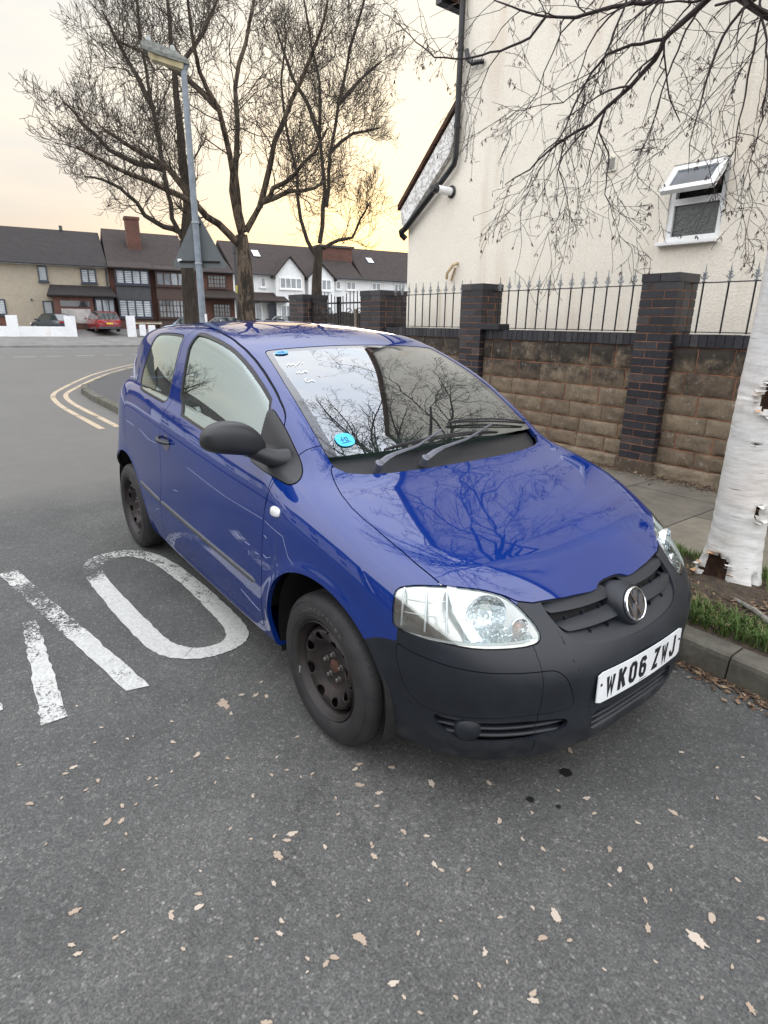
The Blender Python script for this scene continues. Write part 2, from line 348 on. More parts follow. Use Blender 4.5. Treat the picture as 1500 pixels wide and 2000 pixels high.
sheet('pavement', [(-4.2, .96), (20, .96), (20, 3.76), (-4.2, 3.76)], .120, FLAG)
sheet('pavement', [(-4.2, 60), (-4.2, .70+.10)]+[(x, y+.09) for x, y in corner]+[(-24.4, 60)], .116, TARM)
# kerb stones
def kerbm(t):
    p = t.pos(); n = t.noise(p, 9, 7, .65)
    c = t.ramp(n, [(.25, (.045, .041, .032)), (.55, (.10, .092, .074)), (.8, (.19, .18, .155))])
    c = t.mix(t.ramp(t.noise(p, 2.2, 4), [(.45, 0), (.62, .55)]), c, (.045, .055, .025))
    t.bump(t.noise(p, 60, 4), .6, .004); t.p(col=c, rough=.85); return t.m
KERB = mat('kerb_stone', kerbm)
def kerb_run(pts, z=.125, width=.13, stone=.92, name='kerb'):
    mb = MB(); P = [Vector((x, y)) for x, y in pts]; d = [0]
    for a, b in zip(P, P[1:]): d.append(d[-1]+(b-a).length)
    def at(s):
        for i in range(len(P)-1):
            if s <= d[i+1] or i == len(P)-2:
                t = (s-d[i])/(d[i+1]-d[i]); return P[i].lerp(P[i+1], t), (P[i+1]-P[i]).normalized()
    s = 0
    while s < d[-1]-.05:
        e = min(s+stone*rng.uniform(.9, 1.1), d[-1]); k = 4; vs = []; fs = []
        dz = rng.uniform(-.006, .006); dy = rng.uniform(-.006, .006)
        for i in range(k+1):
            q, t = at(s+.004+(e-s-.008)*i/k); n = Vector((-t.y, t.x))*(-1)   # towards the road
            for (o, zz) in ((0, -.02), (0, z+dz), (width-.022, z+dz), (width-.006, z+dz-.008), (width, z+dz-.026), (width+.012, -.02)):
                vs.append((q.x+n.x*(o+dy), q.y+n.y*(o+dy), zz))
        for i in range(k):
            for j in range(5): a = i*6+j; fs.append((a, a+1, a+7, a+6))
        fs += [tuple(range(6))[::-1], tuple(range(k*6, k*6+6))]
        mb.add(vs, fs); s = e
    return structure(mb.build(name, KERB, bevel=0))
kerb_run([(20, .96), (3, .965), (.5, .965), (-2, .92), (-4.5, .82)]+corner[:7][:0]+[(-9.0, .70+.10)]+[(x, y+.09) for x, y in corner[1:5]]) if False else None
def rev_kerb():
    pts = [(-4.5, .84), (-2, .93), (.5, .965), (3, .965), (20, .96)]
    kerb_run(pts)
    pts = [(x, y+.09) for x, y in corner[::-1] if x > -24]+[(-4.5, .80)]
    kerb_run(pts[2:], z=.120)
rev_kerb()
# verge with tree pit
def soilm(t):
    p = t.pos(); n = t.noise(p, 18, 8, .7)
    c = t.ramp(n, [(.25, (.018, .013, .009)), (.5, (.050, .036, .024)), (.75, (.12, .085, .05))]); t.bump(n, .9, .02)
    return t.p(col=c, rough=.95)
SOIL = mat('soil_and_thatch', soilm)
vs = []; fs = []; nx, ny = 120, 26
for i in range(nx+1):
    for j in range(ny+1):
        x = -1.3+6.3*i/nx; y = .965+(1.93-.965)*j/ny
        e = min(min(i, nx-i)/4, min(j, ny-j)/3, 1)
        z = .122+e*(.018+.016*math.sin(x*7+y*3)*math.cos(y*9-x*2)+.02*math.exp(-((x-.35)**2+(y-1.62)**2)/.10))
        vs.append((x, y, z))
for i in range(nx):
    for j in range(ny): a = i*(ny+1)+j; fs.append((a, a+ny+1, a+ny+2, a+1))
structure(MB().add(vs, fs).build('verge_soil', SOIL, smooth=True))
def grassm(t):
    g = t.n('ShaderNodeAttribute'); g.attribute_name = 'shade'
    c = t.ramp(g.outputs['Fac'], [(0, (.030, .060, .012)), (.5, (.060, .110, .022)), (.82, (.11, .15, .040)), (1, (.24, .20, .10))])
    return t.p(col=c, rough=.6, spec=.3)
GRASS = mat('grass_blades', grassm)
def grass():
    r = random.Random(5); V = []; F = []; S = []
    def soilz(x, y): return .125
    n = 0
    while n < 26000:
        if r.random() < .75: x = r.uniform(-.35, 1.7)
        else: x = r.uniform(-1.25, 4.8)
        y = r.uniform(.985, 1.92)
        n += 1
        d = math.hypot((x-.38)/.42, (y-1.50)/.30)
        dens = .5+.5*math.sin(x*5.1+1.3)*math.cos(y*7.7+x*3)
        if d < 1 and r.random() < .93: continue
        if x > .45 and 1.25 < y < 1.62 and r.random() < .6: continue
        if dens < .22 and r.random() < .75: continue
        h = r.uniform(.02, .075)*(1.25 if dens > .6 else .8); a = r.uniform(0, 2*PI); w = r.uniform(.0016, .0032)
        lx, ly = math.cos(a), math.sin(a); b = r.uniform(.2, 1.1)*h; px, py = -ly*w, lx*w; z = .135
        k = len(V)
        V += [(x-px, y-py, z-.01), (x+px, y+py, z-.01), (x+lx*b*.35+px*.8, y+ly*b*.35+py*.8, z+h*.6), (x+lx*b*.35-px*.8, y+ly*b*.35-py*.8, z+h*.6), (x+lx*b, y+ly*b, z+h*r.uniform(.75, 1))]
        F += [(k, k+1, k+2, k+3), (k+3, k+2, k+4)]
        s = min(1, max(0, r.gauss(.45, .22)+(.4 if r.random() < .08 else 0))); S += [s]*5
    me = bpy.data.meshes.new('grass'); me.from_pydata(V, [], F); me.materials.append(GRASS)
    at = me.attributes.new('shade', 'FLOAT', 'POINT'); at.data.foreach_set('value', S)
    o = link_mesh('grass', me); tag(o, 'short green grass growing on the verge round the birch', 'grass', kind='stuff')
grass()
# litter: dead leaves and twigs against the wall foot and in the gutter
def litter(name, label, area, n, seed, zf):
    r = random.Random(seed); V = []; F = []; S = []
    for _ in range(n):
        x, y = area(r); z = zf(x, y)+r.uniform(.002, .012); k = len(V)
        s = r.uniform(.008, .022); a = r.uniform(0, 2*PI); e = Vector((math.cos(a), math.sin(a), r.uniform(-.4, .4))).normalized(); f = e.cross(Vector((r.uniform(-.5, .5), r.uniform(-.5, .5), 1)).normalized())*r.uniform(.3, .6)
        if r.random() < .22: s *= 2.2; f = f*.10
        c = Vector((x, y, z))
        V += [c-e*s, c+f*s-e*s*.1, c+e*s+Vector((0, 0, s*.25)), c-f*s+e*s*.15]; F += [(k, k+1, k+2, k+3)]; S += [r.random()]*4
    me = bpy.data.meshes.new(name); me.from_pydata([tuple(v) for v in V], [], F)
    me.materials.append(mat('dead_leaf_litter', lambda t: t.p(col=t.ramp(t.n('ShaderNodeAttribute', attribute_name='shade').outputs['Fac'], [(0, (.035, .020, .012)), (.5, (.10, .060, .034)), (.85, (.20, .13, .075)), (1, (.36, .27, .17))]), rough=.85)))
    at = me.attributes.new('shade', 'FLOAT', 'POINT'); at.data.foreach_set('value', S)
    tag(link_mesh(name, me), label, 'litter', kind='stuff')
litter('leaf_litter', 'brown leaf litter gathered along the foot of the stone wall', lambda r: (r.uniform(-3.6, 3), 3.70-abs(r.gauss(0, .10))), 4200, 2, lambda x, y: .121)
litter('leaf_litter', 'dead leaves and twigs washed into the gutter under the kerb', lambda r: (r.uniform(-.6, 4), .825-abs(r.gauss(0, .05))), 3000, 3, lambda x, y: .001)
litter('leaf_litter', 'dry twigs and dead leaves on the bare soil round the birch', lambda r: (r.gauss(.6, .40), min(1.9, max(1.0, r.gauss(1.45, .18)))), 1500, 4, lambda x, y: .146)

# ---- painted markings
def paintm(name, col, wear=.5, scale=16, xfade=None):
    def f(t):
        p = t.pos(); n = t.mix(.55, t.noise(p, scale, 8, .75, dist=.3), t.noise(p, 95, 4, .7)); b = t.noise(p, 2.2, 3)
        k = t.math('ADD', n, t.math('MULTIPLY_ADD', b, .6, -.30))
        if xfade:
            g = t.n('ShaderNodeNewGeometry'); s2 = t.n('ShaderNodeSeparateXYZ'); t.L.new(g.outputs['Position'], s2.inputs[0])
            mr = t.n('ShaderNodeMapRange'); t.L.new(s2.outputs['X'], mr.inputs['Value']); mr.inputs['From Min'].default_value = xfade[0]; mr.inputs['From Max'].default_value = xfade[1]; mr.inputs['To Min'].default_value = -.14; mr.inputs['To Max'].default_value = .13
            k = t.math('ADD', k, mr.outputs[0])
        al = t.ramp(k, [(wear-.035, 0), (wear+.035, .94)])
        c = t.mix(1, col, t.ramp(t.noise(p, 90, 4), [(.3, .72), (.7, 1.1)]), 'MULTIPLY'); c = t.mix(t.ramp(n, [(.45, .4), (.7, 0)]), c, (.25, .24, .22))
        t.bump(n, .3, .003)
        return t.p(col=c, rough=.7, alpha=al)
    return mat(name, f)
def ragged(pts, seed, amp=.0055, n=30):
    r = random.Random(seed); out = []
    for a, b in zip(pts, pts[1:]):
        for k in range(n): out.append((a[0]+(b[0]-a[0])*k/n+r.uniform(-amp, amp), a[1]+(b[1]-a[1])*k/n+r.uniform(-amp, amp)))
    return out+[pts[-1]]
def letter_sheet(name, polys, m, z=.004, rag=False):
    mb = MB()
    for pi, poly in enumerate(polys):
        if rag: nn = 30 if len(poly[0]) < 5 else 2; poly = (ragged(poly[0], pi*2+1, .0055 if nn > 5 else .0035, nn), ragged(poly[1], pi*2+2, .0055 if nn > 5 else .0035, nn))
        mb.add([(x, y, z) for x, y in poly[0]]+[(x, y, z) for x, y in poly[1]], [(i, i+1, len(poly[0])+i+1, len(poly[0])+i) for i in range(len(poly[0])-1)])
    return structure(mb.build(name, m))
Oo = [(-.87, -1.09), (-.80, -.99), (-.775, -.90), (-.79, -.80), (-.84, -.72), (-.95, -.675), (-1.33, -.668), (-1.67, -.675), (-2.03, -.70), (-2.26, -.755), (-2.42, -.88), (-2.44, -1.06), (-2.34, -1.18), (-2.09, -1.215), (-1.65, -1.20), (-1.21, -1.175), (-1.0, -1.15), (-.87, -1.09)]
Oi = [(-.93, -1.00), (-.89, -.95), (-.875, -.90), (-.885, -.84), (-.93, -.80), (-1.03, -.775), (-1.38, -.77), (-1.70, -.775), (-2.00, -.80), (-2.18, -.84), (-2.30, -.91), (-2.31, -1.02), (-2.25, -1.085), (-2.05, -1.115), (-1.62, -1.095), (-1.20, -1.065), (-1.03, -1.05), (-.93, -1.00)]
def smooth_ring(P):
    P = [Vector(p) for p in P[:-1]]
    for _ in range(2): P = [q for a, b in zip(P, P[1:]+P[:1]) for q in (a.lerp(b, .25), a.lerp(b, .75))]
    return [tuple(p) for p in P]+[tuple(P[0])]
RP = paintm('worn_white_road_paint', (.64, .65, .61), .487, 24, (-3.3, -1.2))
RP2 = paintm('worn_white_road_paint_thin', (.64, .65, .61), .540, 18, (-3.4, -1.1))
letter_sheet('road_marking', [(smooth_ring(Oo), smooth_ring(Oi))], RP, rag=True)
letter_sheet('road_marking', [([(-2.45, -1.63), (-.74, -1.33)], [(-2.45, -1.53), (-.72, -1.24)]), ([(-1.66, -1.60), (-.70, -1.655)], [(-1.66, -1.535), (-.70, -1.56)]), ([(-1.9, -1.86), (-.9, -1.80)], [(-1.9, -1.80), (-.9, -1.76)])], RP2, rag=True)
YEL = paintm('pale_yellow_line_paint', (.56, .43, .27), .40, 14)
def line(pts, w, m, z=.004, name='road_marking'):
    P = [Vector((x, y)) for x, y in pts]; L_, R_ = [], []
    for i, p in enumerate(P):
        t = (P[min(i+1, len(P)-1)]-P[max(i-1, 0)]).normalized(); n = Vector((-t.y, t.x))*w/2; L_.append(tuple(p+n)); R_.append(tuple(p-n))
    return letter_sheet(name, [(L_, R_)], m, z)
def smooth_open(pts, n=3):
    P = [Vector(p) for p in pts]
    for _ in range(n):
        Q = [P[0]]
        for a, b in zip(P, P[1:]): Q += [a.lerp(b, .25), a.lerp(b, .75)]
        P = Q+[P[-1]]
    return [tuple(p) for p in P]
line(smooth_open([(-7.45, .10), (-9.0, .07), (-10.3, .05), (-11.6, .13), (-12.5, .30), (-13.6, .70), (-14.8, 1.15), (-17.2, 2.15), (-20.3, 3.95), (-24.5, 7.0)]), .088, YEL)
line(smooth_open([(-7.50, .33), (-9.1, .31), (-10.5, .29), (-11.6, .36), (-12.4, .52), (-13.5, .95), (-14.7, 1.42), (-17.0, 2.45), (-20.0, 4.2), (-24.2, 7.3)]), .088, YEL)
WH = paintm('old_white_line_paint', (.55, .55, .53), .40, 10)
structure_dash = MB()
for k in range(-9, 14):
    y0 = 1.15+k*1.12; structure_dash.add([(-26.30, y0, .004), (-26.45, y0, .004), (-26.45, y0+.72, .004), (-26.30, y0+.72, .004)], [(0, 1, 2, 3)])
structure(structure_dash.build('road_marking', WH))
line([(-34.6, -30), (-34.2, 1), (-33.4, 8), (-32, 30)], .14, WH)

# ---- leaves trodden flat on the road
def leafm(t):
    n = t.noise(t.coord('Object'), 60, 6, .7)
    r_ = t.n('ShaderNodeObjectInfo').outputs['Random']
    c = t.mix(r_, (.36, .28, .21), (.50, .43, .35)); c = t.mix(1, c, t.ramp(n, [(.3, .6), (.7, 1.2)]), 'MULTIPLY')
    return t.p(col=c, rough=.85)
LEAF = mat('flattened_dead_leaf', leafm)
def leaf_shapes():
    out = []
    for s in range(9):
        r = random.Random(100+s); n = 40; vs = []
        lob = r.choice([3, 4, 5]); ph = r.uniform(0, 6)
        for k in range(n):
            a = 2*PI*k/n; q = .50+.26*abs(math.sin(a*lob/2+ph))+r.uniform(-.13, .13)
            vs.append((math.cos(a)*q*.5, math.sin(a)*q*.5*r.uniform(.75, .95)*.8, .0022))
        me = bpy.data.meshes.new('fallen_leaf'); bot = [(x, y, .0004) for x, y, z in vs]
        me.from_pydata(vs+bot, [], [tuple(range(n))]+[(k, n+k, n+(k+1) % n, (k+1) % n) for k in range(n)]); me.materials.append(LEAF); out.append(me)
    return out
LS = leaf_shapes()
for i, (x, y, s) in enumerate(LEAVES+[(rng.uniform(-.6, 1.1), rng.uniform(-1.75, -.75), rng.uniform(.006, .016)) for _ in range(60)]+[(rng.uniform(.0, 1.25), rng.uniform(-1.3, -.1), rng.uniform(.006, .020)) for _ in range(22)]):
    o = link_mesh('fallen_leaf', LS[i % 9]); o.location = (x, y, .0012); o.scale = (s*2.5, s*1.9, 1); o.rotation_euler = (0, 0, rng.uniform(0, 6.3))
    tag(o, 'pale brown dead leaf trodden flat on the grey road', 'leaf', 'trodden leaves scattered over the road')
OIL = plain('oil_stain', (.012, .012, .012), .45)
for x, y, s in STAINS:
    r = random.Random(int(x*1000)); n = 24
    pts = [(x+math.cos(2*PI*k/n)*s*.6*r.uniform(.7, 1.1), y+math.sin(2*PI*k/n)*s*.6*r.uniform(.7, 1.1)) for k in range(n)]
    o = MB().add([(a, b, .003) for a, b in pts], [tuple(range(n))]).build('oil_stain', OIL); o['kind'] = 'structure'

# ================================================================== stone wall with brick pillars
def stonem(t):
    p = t.pos(); n = t.noise(p, 7, 8, .68); v = t.noise(p, 45, 5, .7)
    at = t.n('ShaderNodeAttribute'); at.attribute_name = 'tone'
    c = t.ramp(at.outputs['Fac'], [(0, (.080, .058, .040)), (.35, (.145, .108, .072)), (.65, (.190, .150, .102)), (1, (.27, .228, .165))])
    c = t.mix(1, c, t.ramp(n, [(.25, .55), (.5, 1), (.78, 1.5)]), 'MULTIPLY')
    c = t.mix(1, c, t.ramp(v, [(.3, .75), (.7, 1.25)]), 'MULTIPLY')
    g = t.n('ShaderNodeNewGeometry'); s = t.n('ShaderNodeSeparateXYZ'); t.L.new(g.outputs['Position'], s.inputs[0])
    soot = t.math('ADD', s.outputs['Z'], t.math('MULTIPLY_ADD', t.noise(p, 4.2, 7, .75), 1.5, -.75))
    c = t.mix(t.ramp(t.math('MULTIPLY', soot, .5), [(.485, 0), (.56, .55), (.62, .88)]), c, (.016, .014, .012))
    c = t.mix(t.math('MULTIPLY', t.ramp(t.noise(p, 22, 5, .6), [(.62, 0), (.68, 1)]), .35), c, (.38, .37, .33))
    t.bump(t.mix(.5, n, v), .8, .012)
    return t.p(col=c, rough=.9)
STONE = mat('sandstone_blocks', stonem)
MORT = plain('orange_lime_mortar', (.27, .135, .08), .95, scale=14, var=.5, bump=.5)
def blueb(t):
    p = t.pos(); at = t.n('ShaderNodeAttribute'); at.attribute_name = 'tone'
    c = t.ramp(at.outputs['Fac'], [(0, (.013, .013, .017)), (.5, (.022, .022, .028)), (.85, (.038, .036, .040)), (1, (.055, .042, .040))])
    n = t.noise(p, 30, 6, .65); c = t.mix(1, c, t.ramp(n, [(.3, .7), (.75, 1.5)]), 'MULTIPLY')
    c = t.mix(t.ramp(t.noise(p, 9, 6, .7), [(.62, 0), (.80, .35)]), c, (.20, .17, .15))
    t.bump(n, .35, .004); return t.p(col=c, rough=.42)
BLUEB = mat('blue_black_brick', blueb)
def toned(mb, name, m, parent, tones, **k):
    o = mb.build(name, m, parent, **k); me = o.data
    if tones is not None and len(tones) == len(me.vertices):
        a = me.attributes.new('tone', 'FLOAT', 'POINT'); a.data.foreach_set('value', tones)
    return o
def hsh(*a): return random.Random(hash(tuple(round(v, 3) for v in a))).random()
def rough_block(mb, tones, x0, x1, z0, z1, y, r, amp=.015, nx=12, nz=7, tone=.5):
    """one quarry-faced block seen from the road (-y)"""
    vs = []; ph = [r.uniform(0, 9) for _ in range(8)]
    cut_ = [r.uniform(-.006, .006) for _ in range(4)]
    for i in range(nx+1):
        for j in range(nz+1):
            u, w = i/nx, j/nz
            e = min(1, min(u, 1-u)*nx/1.6)*min(1, min(w, 1-w)*nz/1.3)
            X, Z = x0+(x1-x0)*u, z0+(z1-z0)*w
            h = math.sin(X*23+ph[0]+Z*9)*.35+math.sin(Z*41+ph[1]+X*13)*.35+math.sin(X*61+Z*47+ph[2])*.2+r.uniform(-.28, .28)
            vs.append((X+cut_[0]*(1-u)*(1 if 0 < w < 1 else .3), y-(.004+e*(.008+amp*(.5+.5*h))), Z+cut_[1]*w*math.sin(u*5+ph[3])))
    fs = []
    for i in range(nx):
        for j in range(nz): a = i*(nz+1)+j; fs.append((a, a+nz+1, a+nz+2, a+1))
    m = len(vs); bd = [i*(nz+1) for i in range(nx+1)]+[nx*(nz+1)+j for j in range(1, nz+1)]+[i*(nz+1)+nz for i in range(nx-1, -1, -1)]+[j for j in range(nz-1, 0, -1)]
    back = [(vs[q][0], y+.03, vs[q][2]) for q in bd]
    fs += [(bd[k], bd[(k+1) % len(bd)], m+(k+1) % len(bd), m+k) for k in range(len(bd))]
    mb.add(vs+back, fs); tones += [tone]*(m+len(bd))
WY = 3.76
rows = [.225, .375, .53, .70, .885, 1.075, 1.205, 1.328]
def stone_wall(x0, x1, label, seed):
    r = random.Random(seed)
    t = thing('stone_wall', label, 'wall', ((x0+x1)/2, WY+.1, .12), 'stone walls between the brick pillars')
    mb = MB().box((x0, WY+.002, .10), (x1, WY+.26, 1.33)); mb.build('mortar', MORT, t)
    mb = MB(); tones = []
    zs_ = [.245, .40, .555, .72, .905, 1.105, 1.328]
    for k, (z0, z1) in enumerate(zip(zs_, zs_[1:])):
        x = x0-r.uniform(0, .3)
        while x < x1:
            w = r.uniform(.30, .46) if k < 5 else r.uniform(.26, .42); a, b = max(x, x0), min(x+w, x1)
            if b-a > .05: rough_block(mb, tones, a+.006, b-.006, z0+.006, z1-.006, WY, r, tone=min(1, max(0, r.gauss(.40, .13))))
            x += w
    toned(mb, 'stone_blocks', STONE, t, tones, smooth=True, angle=60)
    mb = MB(); tones = []; x = x0
    while x < x1:
        w = r.uniform(.55, .85); b = min(x+w, x1)
        rough_block(mb, tones, x+.004, b-.004, .105, .240, WY-.045, r, .010, tone=min(1, max(0, r.gauss(.85, .12)))); tones_len = len(tones)
        mb.box((x+.004, WY-.040, .10), (b-.004, WY+.02, .238)); tones += [.8]*8
        x += w
    toned(mb, 'plinth_stones', STONE, t, tones)
    mb = MB(); tones = []; x = x0+.002
    while x < x1-.02:
        w = .0745; b = min(x+w, x1)
        mb.box((x+.0035, WY-.022+r.uniform(-.002, .002), 1.336), (b-.0035, WY+.29, 1.442+r.uniform(-.002, .002))); tones += [r.random()]*8; x += w
    n0 = len(mb.v)
    toned(mb, 'coping_bricks', BLUEB, t, tones)
    MB().box((x0, WY-.014, 1.331), (x1, WY+.28, 1.434)).build('coping_mortar', plain('dark_mortar', (.055, .045, .038), .95, scale=20, var=.4), t)
    return t
def pillar(x0, x1, label, seed, top=1.945):
    r = random.Random(seed); y0 = WY-.085; d = x1-x0
    t = thing('brick_pillar', label, 'pillar', ((x0+x1)/2, y0+d/2, .12), 'dark brick pillars along the wall')
    MB().box((x0+.004, y0+.004, .10), (x1-.004, y0+d-.004, top-.01)).build('mortar', MORT, t)
    mb = MB(); tones = []; z = .245 if x0 < 90 else .12; k = 0; n = int(round((top-.07-z)/.0745)); hh = (top-.07-z)/n
    MB().box((x0-.02, y0-.02, .10), (x1+.02, y0+d, .238)).build('footing', STONE, t)
    for k in range(n):
        a, b = z+k*hh+.0045, z+(k+1)*hh-.0045; off = (k % 2)
        for axis in (0, 1):
            # bricks along the front/back (0) and sides (1)
            if off == axis: segs = [(0, .225), (.225+.009, d)] if d > .3 else [(0, d)]
            else: segs = [(0, .108), (.117, d)] if axis == 1 else [(0, .108), (.117, d)]
            if axis == 0 and off == 1: segs = [(0, d-.234), (d-.225, d)]
            for s0, s1 in segs:
                tn = r.random(); j = r.uniform(-.0015, .0015)
                if axis == 0:
                    mb.box((x0+s0, y0+j, a), (x0+s1, y0+.10, b)); mb.box((x0+s0, y0+d-.10, a), (x0+s1, y0+d+j, b)); tones += [tn]*16
                else:
                    s0 = max(s0, .106); s1 = min(s1, d-.106)
                    if s1-s0 > .01:
                        for xx in ((x0+j, x0+.1), (x1-.1, x1+j)): mb.box((xx[0], y0+s0, a), (xx[1], y0+s1, b)); tones += [tn]*8
    toned(mb, 'bricks', BLUEB, t, tones)
    mb = MB(); tones = []
    for s0, s1 in ((0, .5), (.5, 1)):
        mb.box((x0-.008+(d+.016)*s0+.003, y0-.008, top-.072), (x0-.008+(d+.016)*s1-.003, y0+d+.008, top)); tones += [r.random()]*8
    toned(mb, 'cap_bricks', BLUEB, t, tones, bevel=0)
    return t
pillar(-1.575, -1.225, 'dark brick pillar with open railings on both sides, nearest the birch', 11, 1.965)
pillar(-3.945, -3.595, 'dark brick pillar behind the blue car windscreen corner, second from the birch', 12, 1.965)
pillar(-6.12, -5.62, 'wide dark brick gate pillar on the house side of the black gates', 13, 1.955)
pillar(-8.35, -7.85, 'wide dark brick gate pillar at the far side of the black gates, nearest the white houses', 14, 1.955)
pillar(1.15, 1.50, 'dark brick pillar past the birch, beyond the right edge', 15, 1.965)
MB_ = MB().box((-3.595, WY-.09, 1.442), (-3.30, WY+.10, 1.510)); o_ = MB_.build('loose_brick', BLUEB, None, bevel=.006)
origin_to(o_, (-3.45, WY, 1.442)); tag(o_, 'single blue brick lying on the coping beside the pillar', 'brick')
stone_wall(-1.225, 1.15, 'sooty sandstone wall between the tall pillar and the birch', 21)
stone_wall(-3.595, -1.575, 'brown sandstone wall between the two brick pillars behind the bonnet', 22)
stone_wall(-5.62, -3.945, 'blackened wall with flaking render just above the car roof end', 23)
stone_wall(1.50, 5.0, 'sandstone wall beyond the birch at the right edge', 24)

# ---- railings
IRON = plain('black_painted_iron', (.012, .012, .013), .45, scale=80, var=.3)
SILV = plain('silver_painted_finial', (.34, .36, .37), .30, .6, scale=90, var=.8)
def finial(p, h=.12):
    x, y, z = p; mb = MB(); T_ = .009; q_ = 1.15
    def pl(pts):
        mb.prism([(x+a*q_, z+b*q_) for a, b in pts], 1, y-T_/2, y+T_/2)
    pl([(-.005, 0), (.005, 0), (.008, .030), (.016, .045), (.004, .060), (.004, .075), (.0, .125), (-.004, .075), (-.004, .060), (-.016, .045), (-.008, .030)])
    pl([(.006, .012), (.022, .020), (.030, .036), (.024, .040), (.018, .028), (.006, .026)]); pl([(-.006, .012), (-.006, .026), (-.018, .028), (-.024, .040), (-.030, .036), (-.022, .020)])
    pl([(.004, .052), (.014, .058), (.016, .070), (.004, .062)]); pl([(-.004, .052), (-.004, .062), (-.016, .070), (-.014, .058)])
    mb.prism([(x-.012, y-.012), (x+.012, y-.012), (x+.012, y+.012), (x-.012, y+.012)], 2, z-.008, z+.004)
    return mb
FY = 3.90
def railing(x0, x1, label, n, zt=1.882, zb_=1.462, bot=1.44):
    t = thing('iron_railing', label, 'railing', ((x0+x1)/2, FY, bot), 'iron railings on top of the stone wall')
    MB().box((x0, FY-.016, zt-.004), (x1, FY+.016, zt+.004)).build('rail', IRON, t)
    MB().box((x0, FY-.016, zb_-.004), (x1, FY+.016, zb_+.004)).build('rail', IRON, t)
    for k in range(n):
        x = x0+(x1-x0)*(k+.5)/n
        b = MB().tube([(x, FY, zb_-.01), (x, FY, zt+.012)], .0080, 8).build('bar', IRON, t, smooth=True)
        finial((x, FY, zt+.012)).build('finial', SILV, b)
railing(-3.60, -1.575, 'black iron railing with silver spear finials between the two nearest brick pillars', 14)
railing(-1.225, 1.15, 'black iron railing with silver finials right of the tall pillar, under the window', 11)
railing(-5.62, -3.945, 'black iron railing with silver finials left of the second pillar, at the house corner', 11)

# ---- gates between the wide pillars
def gates():
    t = thing('iron_gate', 'pair of tall black iron gates with scroll tops between wide brick pillars', 'gate', (-6.98, 3.85, .12))
    for s, (a, b) in enumerate(((-7.83, -7.0), (-6.96, -6.14))):
        mb = MB()
        for z in (.22, 1.15, 1.80): mb.box((a, 3.835, z-.012), (b, 3.865, z+.012))
        for x in (a+.015, b-.015): mb.box((x-.015, 3.835, .17), (x+.015, 3.865, 1.90))
        lf = mb.build('gate_leaf', IRON, t)
        for k in range(1, 8):
            x = a+(b-a)*k/8; zt = 1.86+.12*math.sin(PI*k/8)
            bb = MB().tube([(x, 3.85, .22), (x, 3.85, zt)], .008, 8).build('bar', IRON, lf, smooth=True)
        c = (a+b)/2
        for q in (-.14, .14):
            mb = MB(); mb.tube([(c+q+.11*math.cos(u/14*2*PI)*(1-u/30), 3.85, 1.62+.11*math.sin(u/14*2*PI)*(1-u/30)) for u in range(20)], .006, 6); mb.build('scroll', IRON, lf, smooth=True)
gates()
# timber fence and side yard behind the gates
t_ = thing('timber_fence', 'dark timber fence with pale posts behind the black gates', 'fence', (-9.5, 6.5, .12))
mb = MB()
for k in range(46): mb.box((-12.2+k*.16, 6.5, .12), (-12.2+k*.16+.15, 6.52, 1.72+.02*math.sin(k)))
mb.build('boards', plain('dark_stained_boards', (.035, .028, .024), .8, scale=30, var=.4), t_)
for k in range(5): MB().box((-12.0+k*1.7, 6.42, .12), (-11.91+k*1.7, 6.5, 1.80)).build('post', plain('weathered_post', (.25, .21, .16), .85, scale=20, var=.3), t_)

# ================================================================== cream rendered house behind the wall
def render_m(name, col, sc=26, bump=.9):
    def f(t):
        p = t.pos(); n = t.noise(p, sc, 6, .62); b = t.noise(p, .8, 5, .6); st = t.noise(t.pos((3.0, 3.0, .35)), 1.0, 6, .6)
        c = t.mix(1, col, t.ramp(n, [(.25, .86), (.7, 1.05)]), 'MULTIPLY'); c = t.mix(1, c, t.ramp(b, [(.3, .93), (.7, 1.04)]), 'MULTIPLY')
        c = t.mix(t.ramp(st, [(.56, 0), (.76, .36)]), c, (.52, .36, .22))
        t.bump(n, bump, .018); return t.p(col=c, rough=.92, spec=.2)
    return mat(name, f)
CREAM = render_m('cream_roughcast', (.84, .79, .68), 46, .45)
UPVC = plain('white_upvc', (.80, .81, .80), .30, scale=6, var=.06)
def tilem(name, col, along='Y', pitch=.30, col2=None):
    def f(t):
        p = t.coord('Object'); w = t.n('ShaderNodeTexWave'); w.wave_type = 'BANDS'; w.bands_direction = 'Z'; w.wave_profile = 'SAW'; t.L.new(p, w.inputs['Vector']); w.inputs['Scale'].default_value = 2.1; w.inputs['Distortion'].default_value = .15
        n = t.noise(p, 3, 7, .7); c = t.mix(1, col, t.ramp(n, [(.3, .62), (.72, 1.5)]), 'MULTIPLY')
        c = t.mix(1, c, t.ramp(w.outputs['Fac'], [(0, 1.15), (.8, .85), (1, .35)]), 'MULTIPLY')
        c = t.mix(t.ramp(t.noise(p, 1.1, 5), [(.5, 0), (.72, .45)]), c, col2 or (.06, .055, .035))
        t.bump(w.outputs['Fac'], .8, .05); return t.p(col=c, rough=.85)
    return mat(name, f)
TILE_R = tilem('red_brown_roof_tiles', (.11, .050, .032))
def opaque_glass(name, col, rough=.04):
    return mat(name, lambda t: t.p(col=t.mix(1, col, t.ramp(t.noise(t.coord('Object'), 1.4, 5), [(.3, .5), (.7, 1.3)]), 'MULTIPLY'), rough=rough, coat=1.0, coatr=.01, spec=.8))
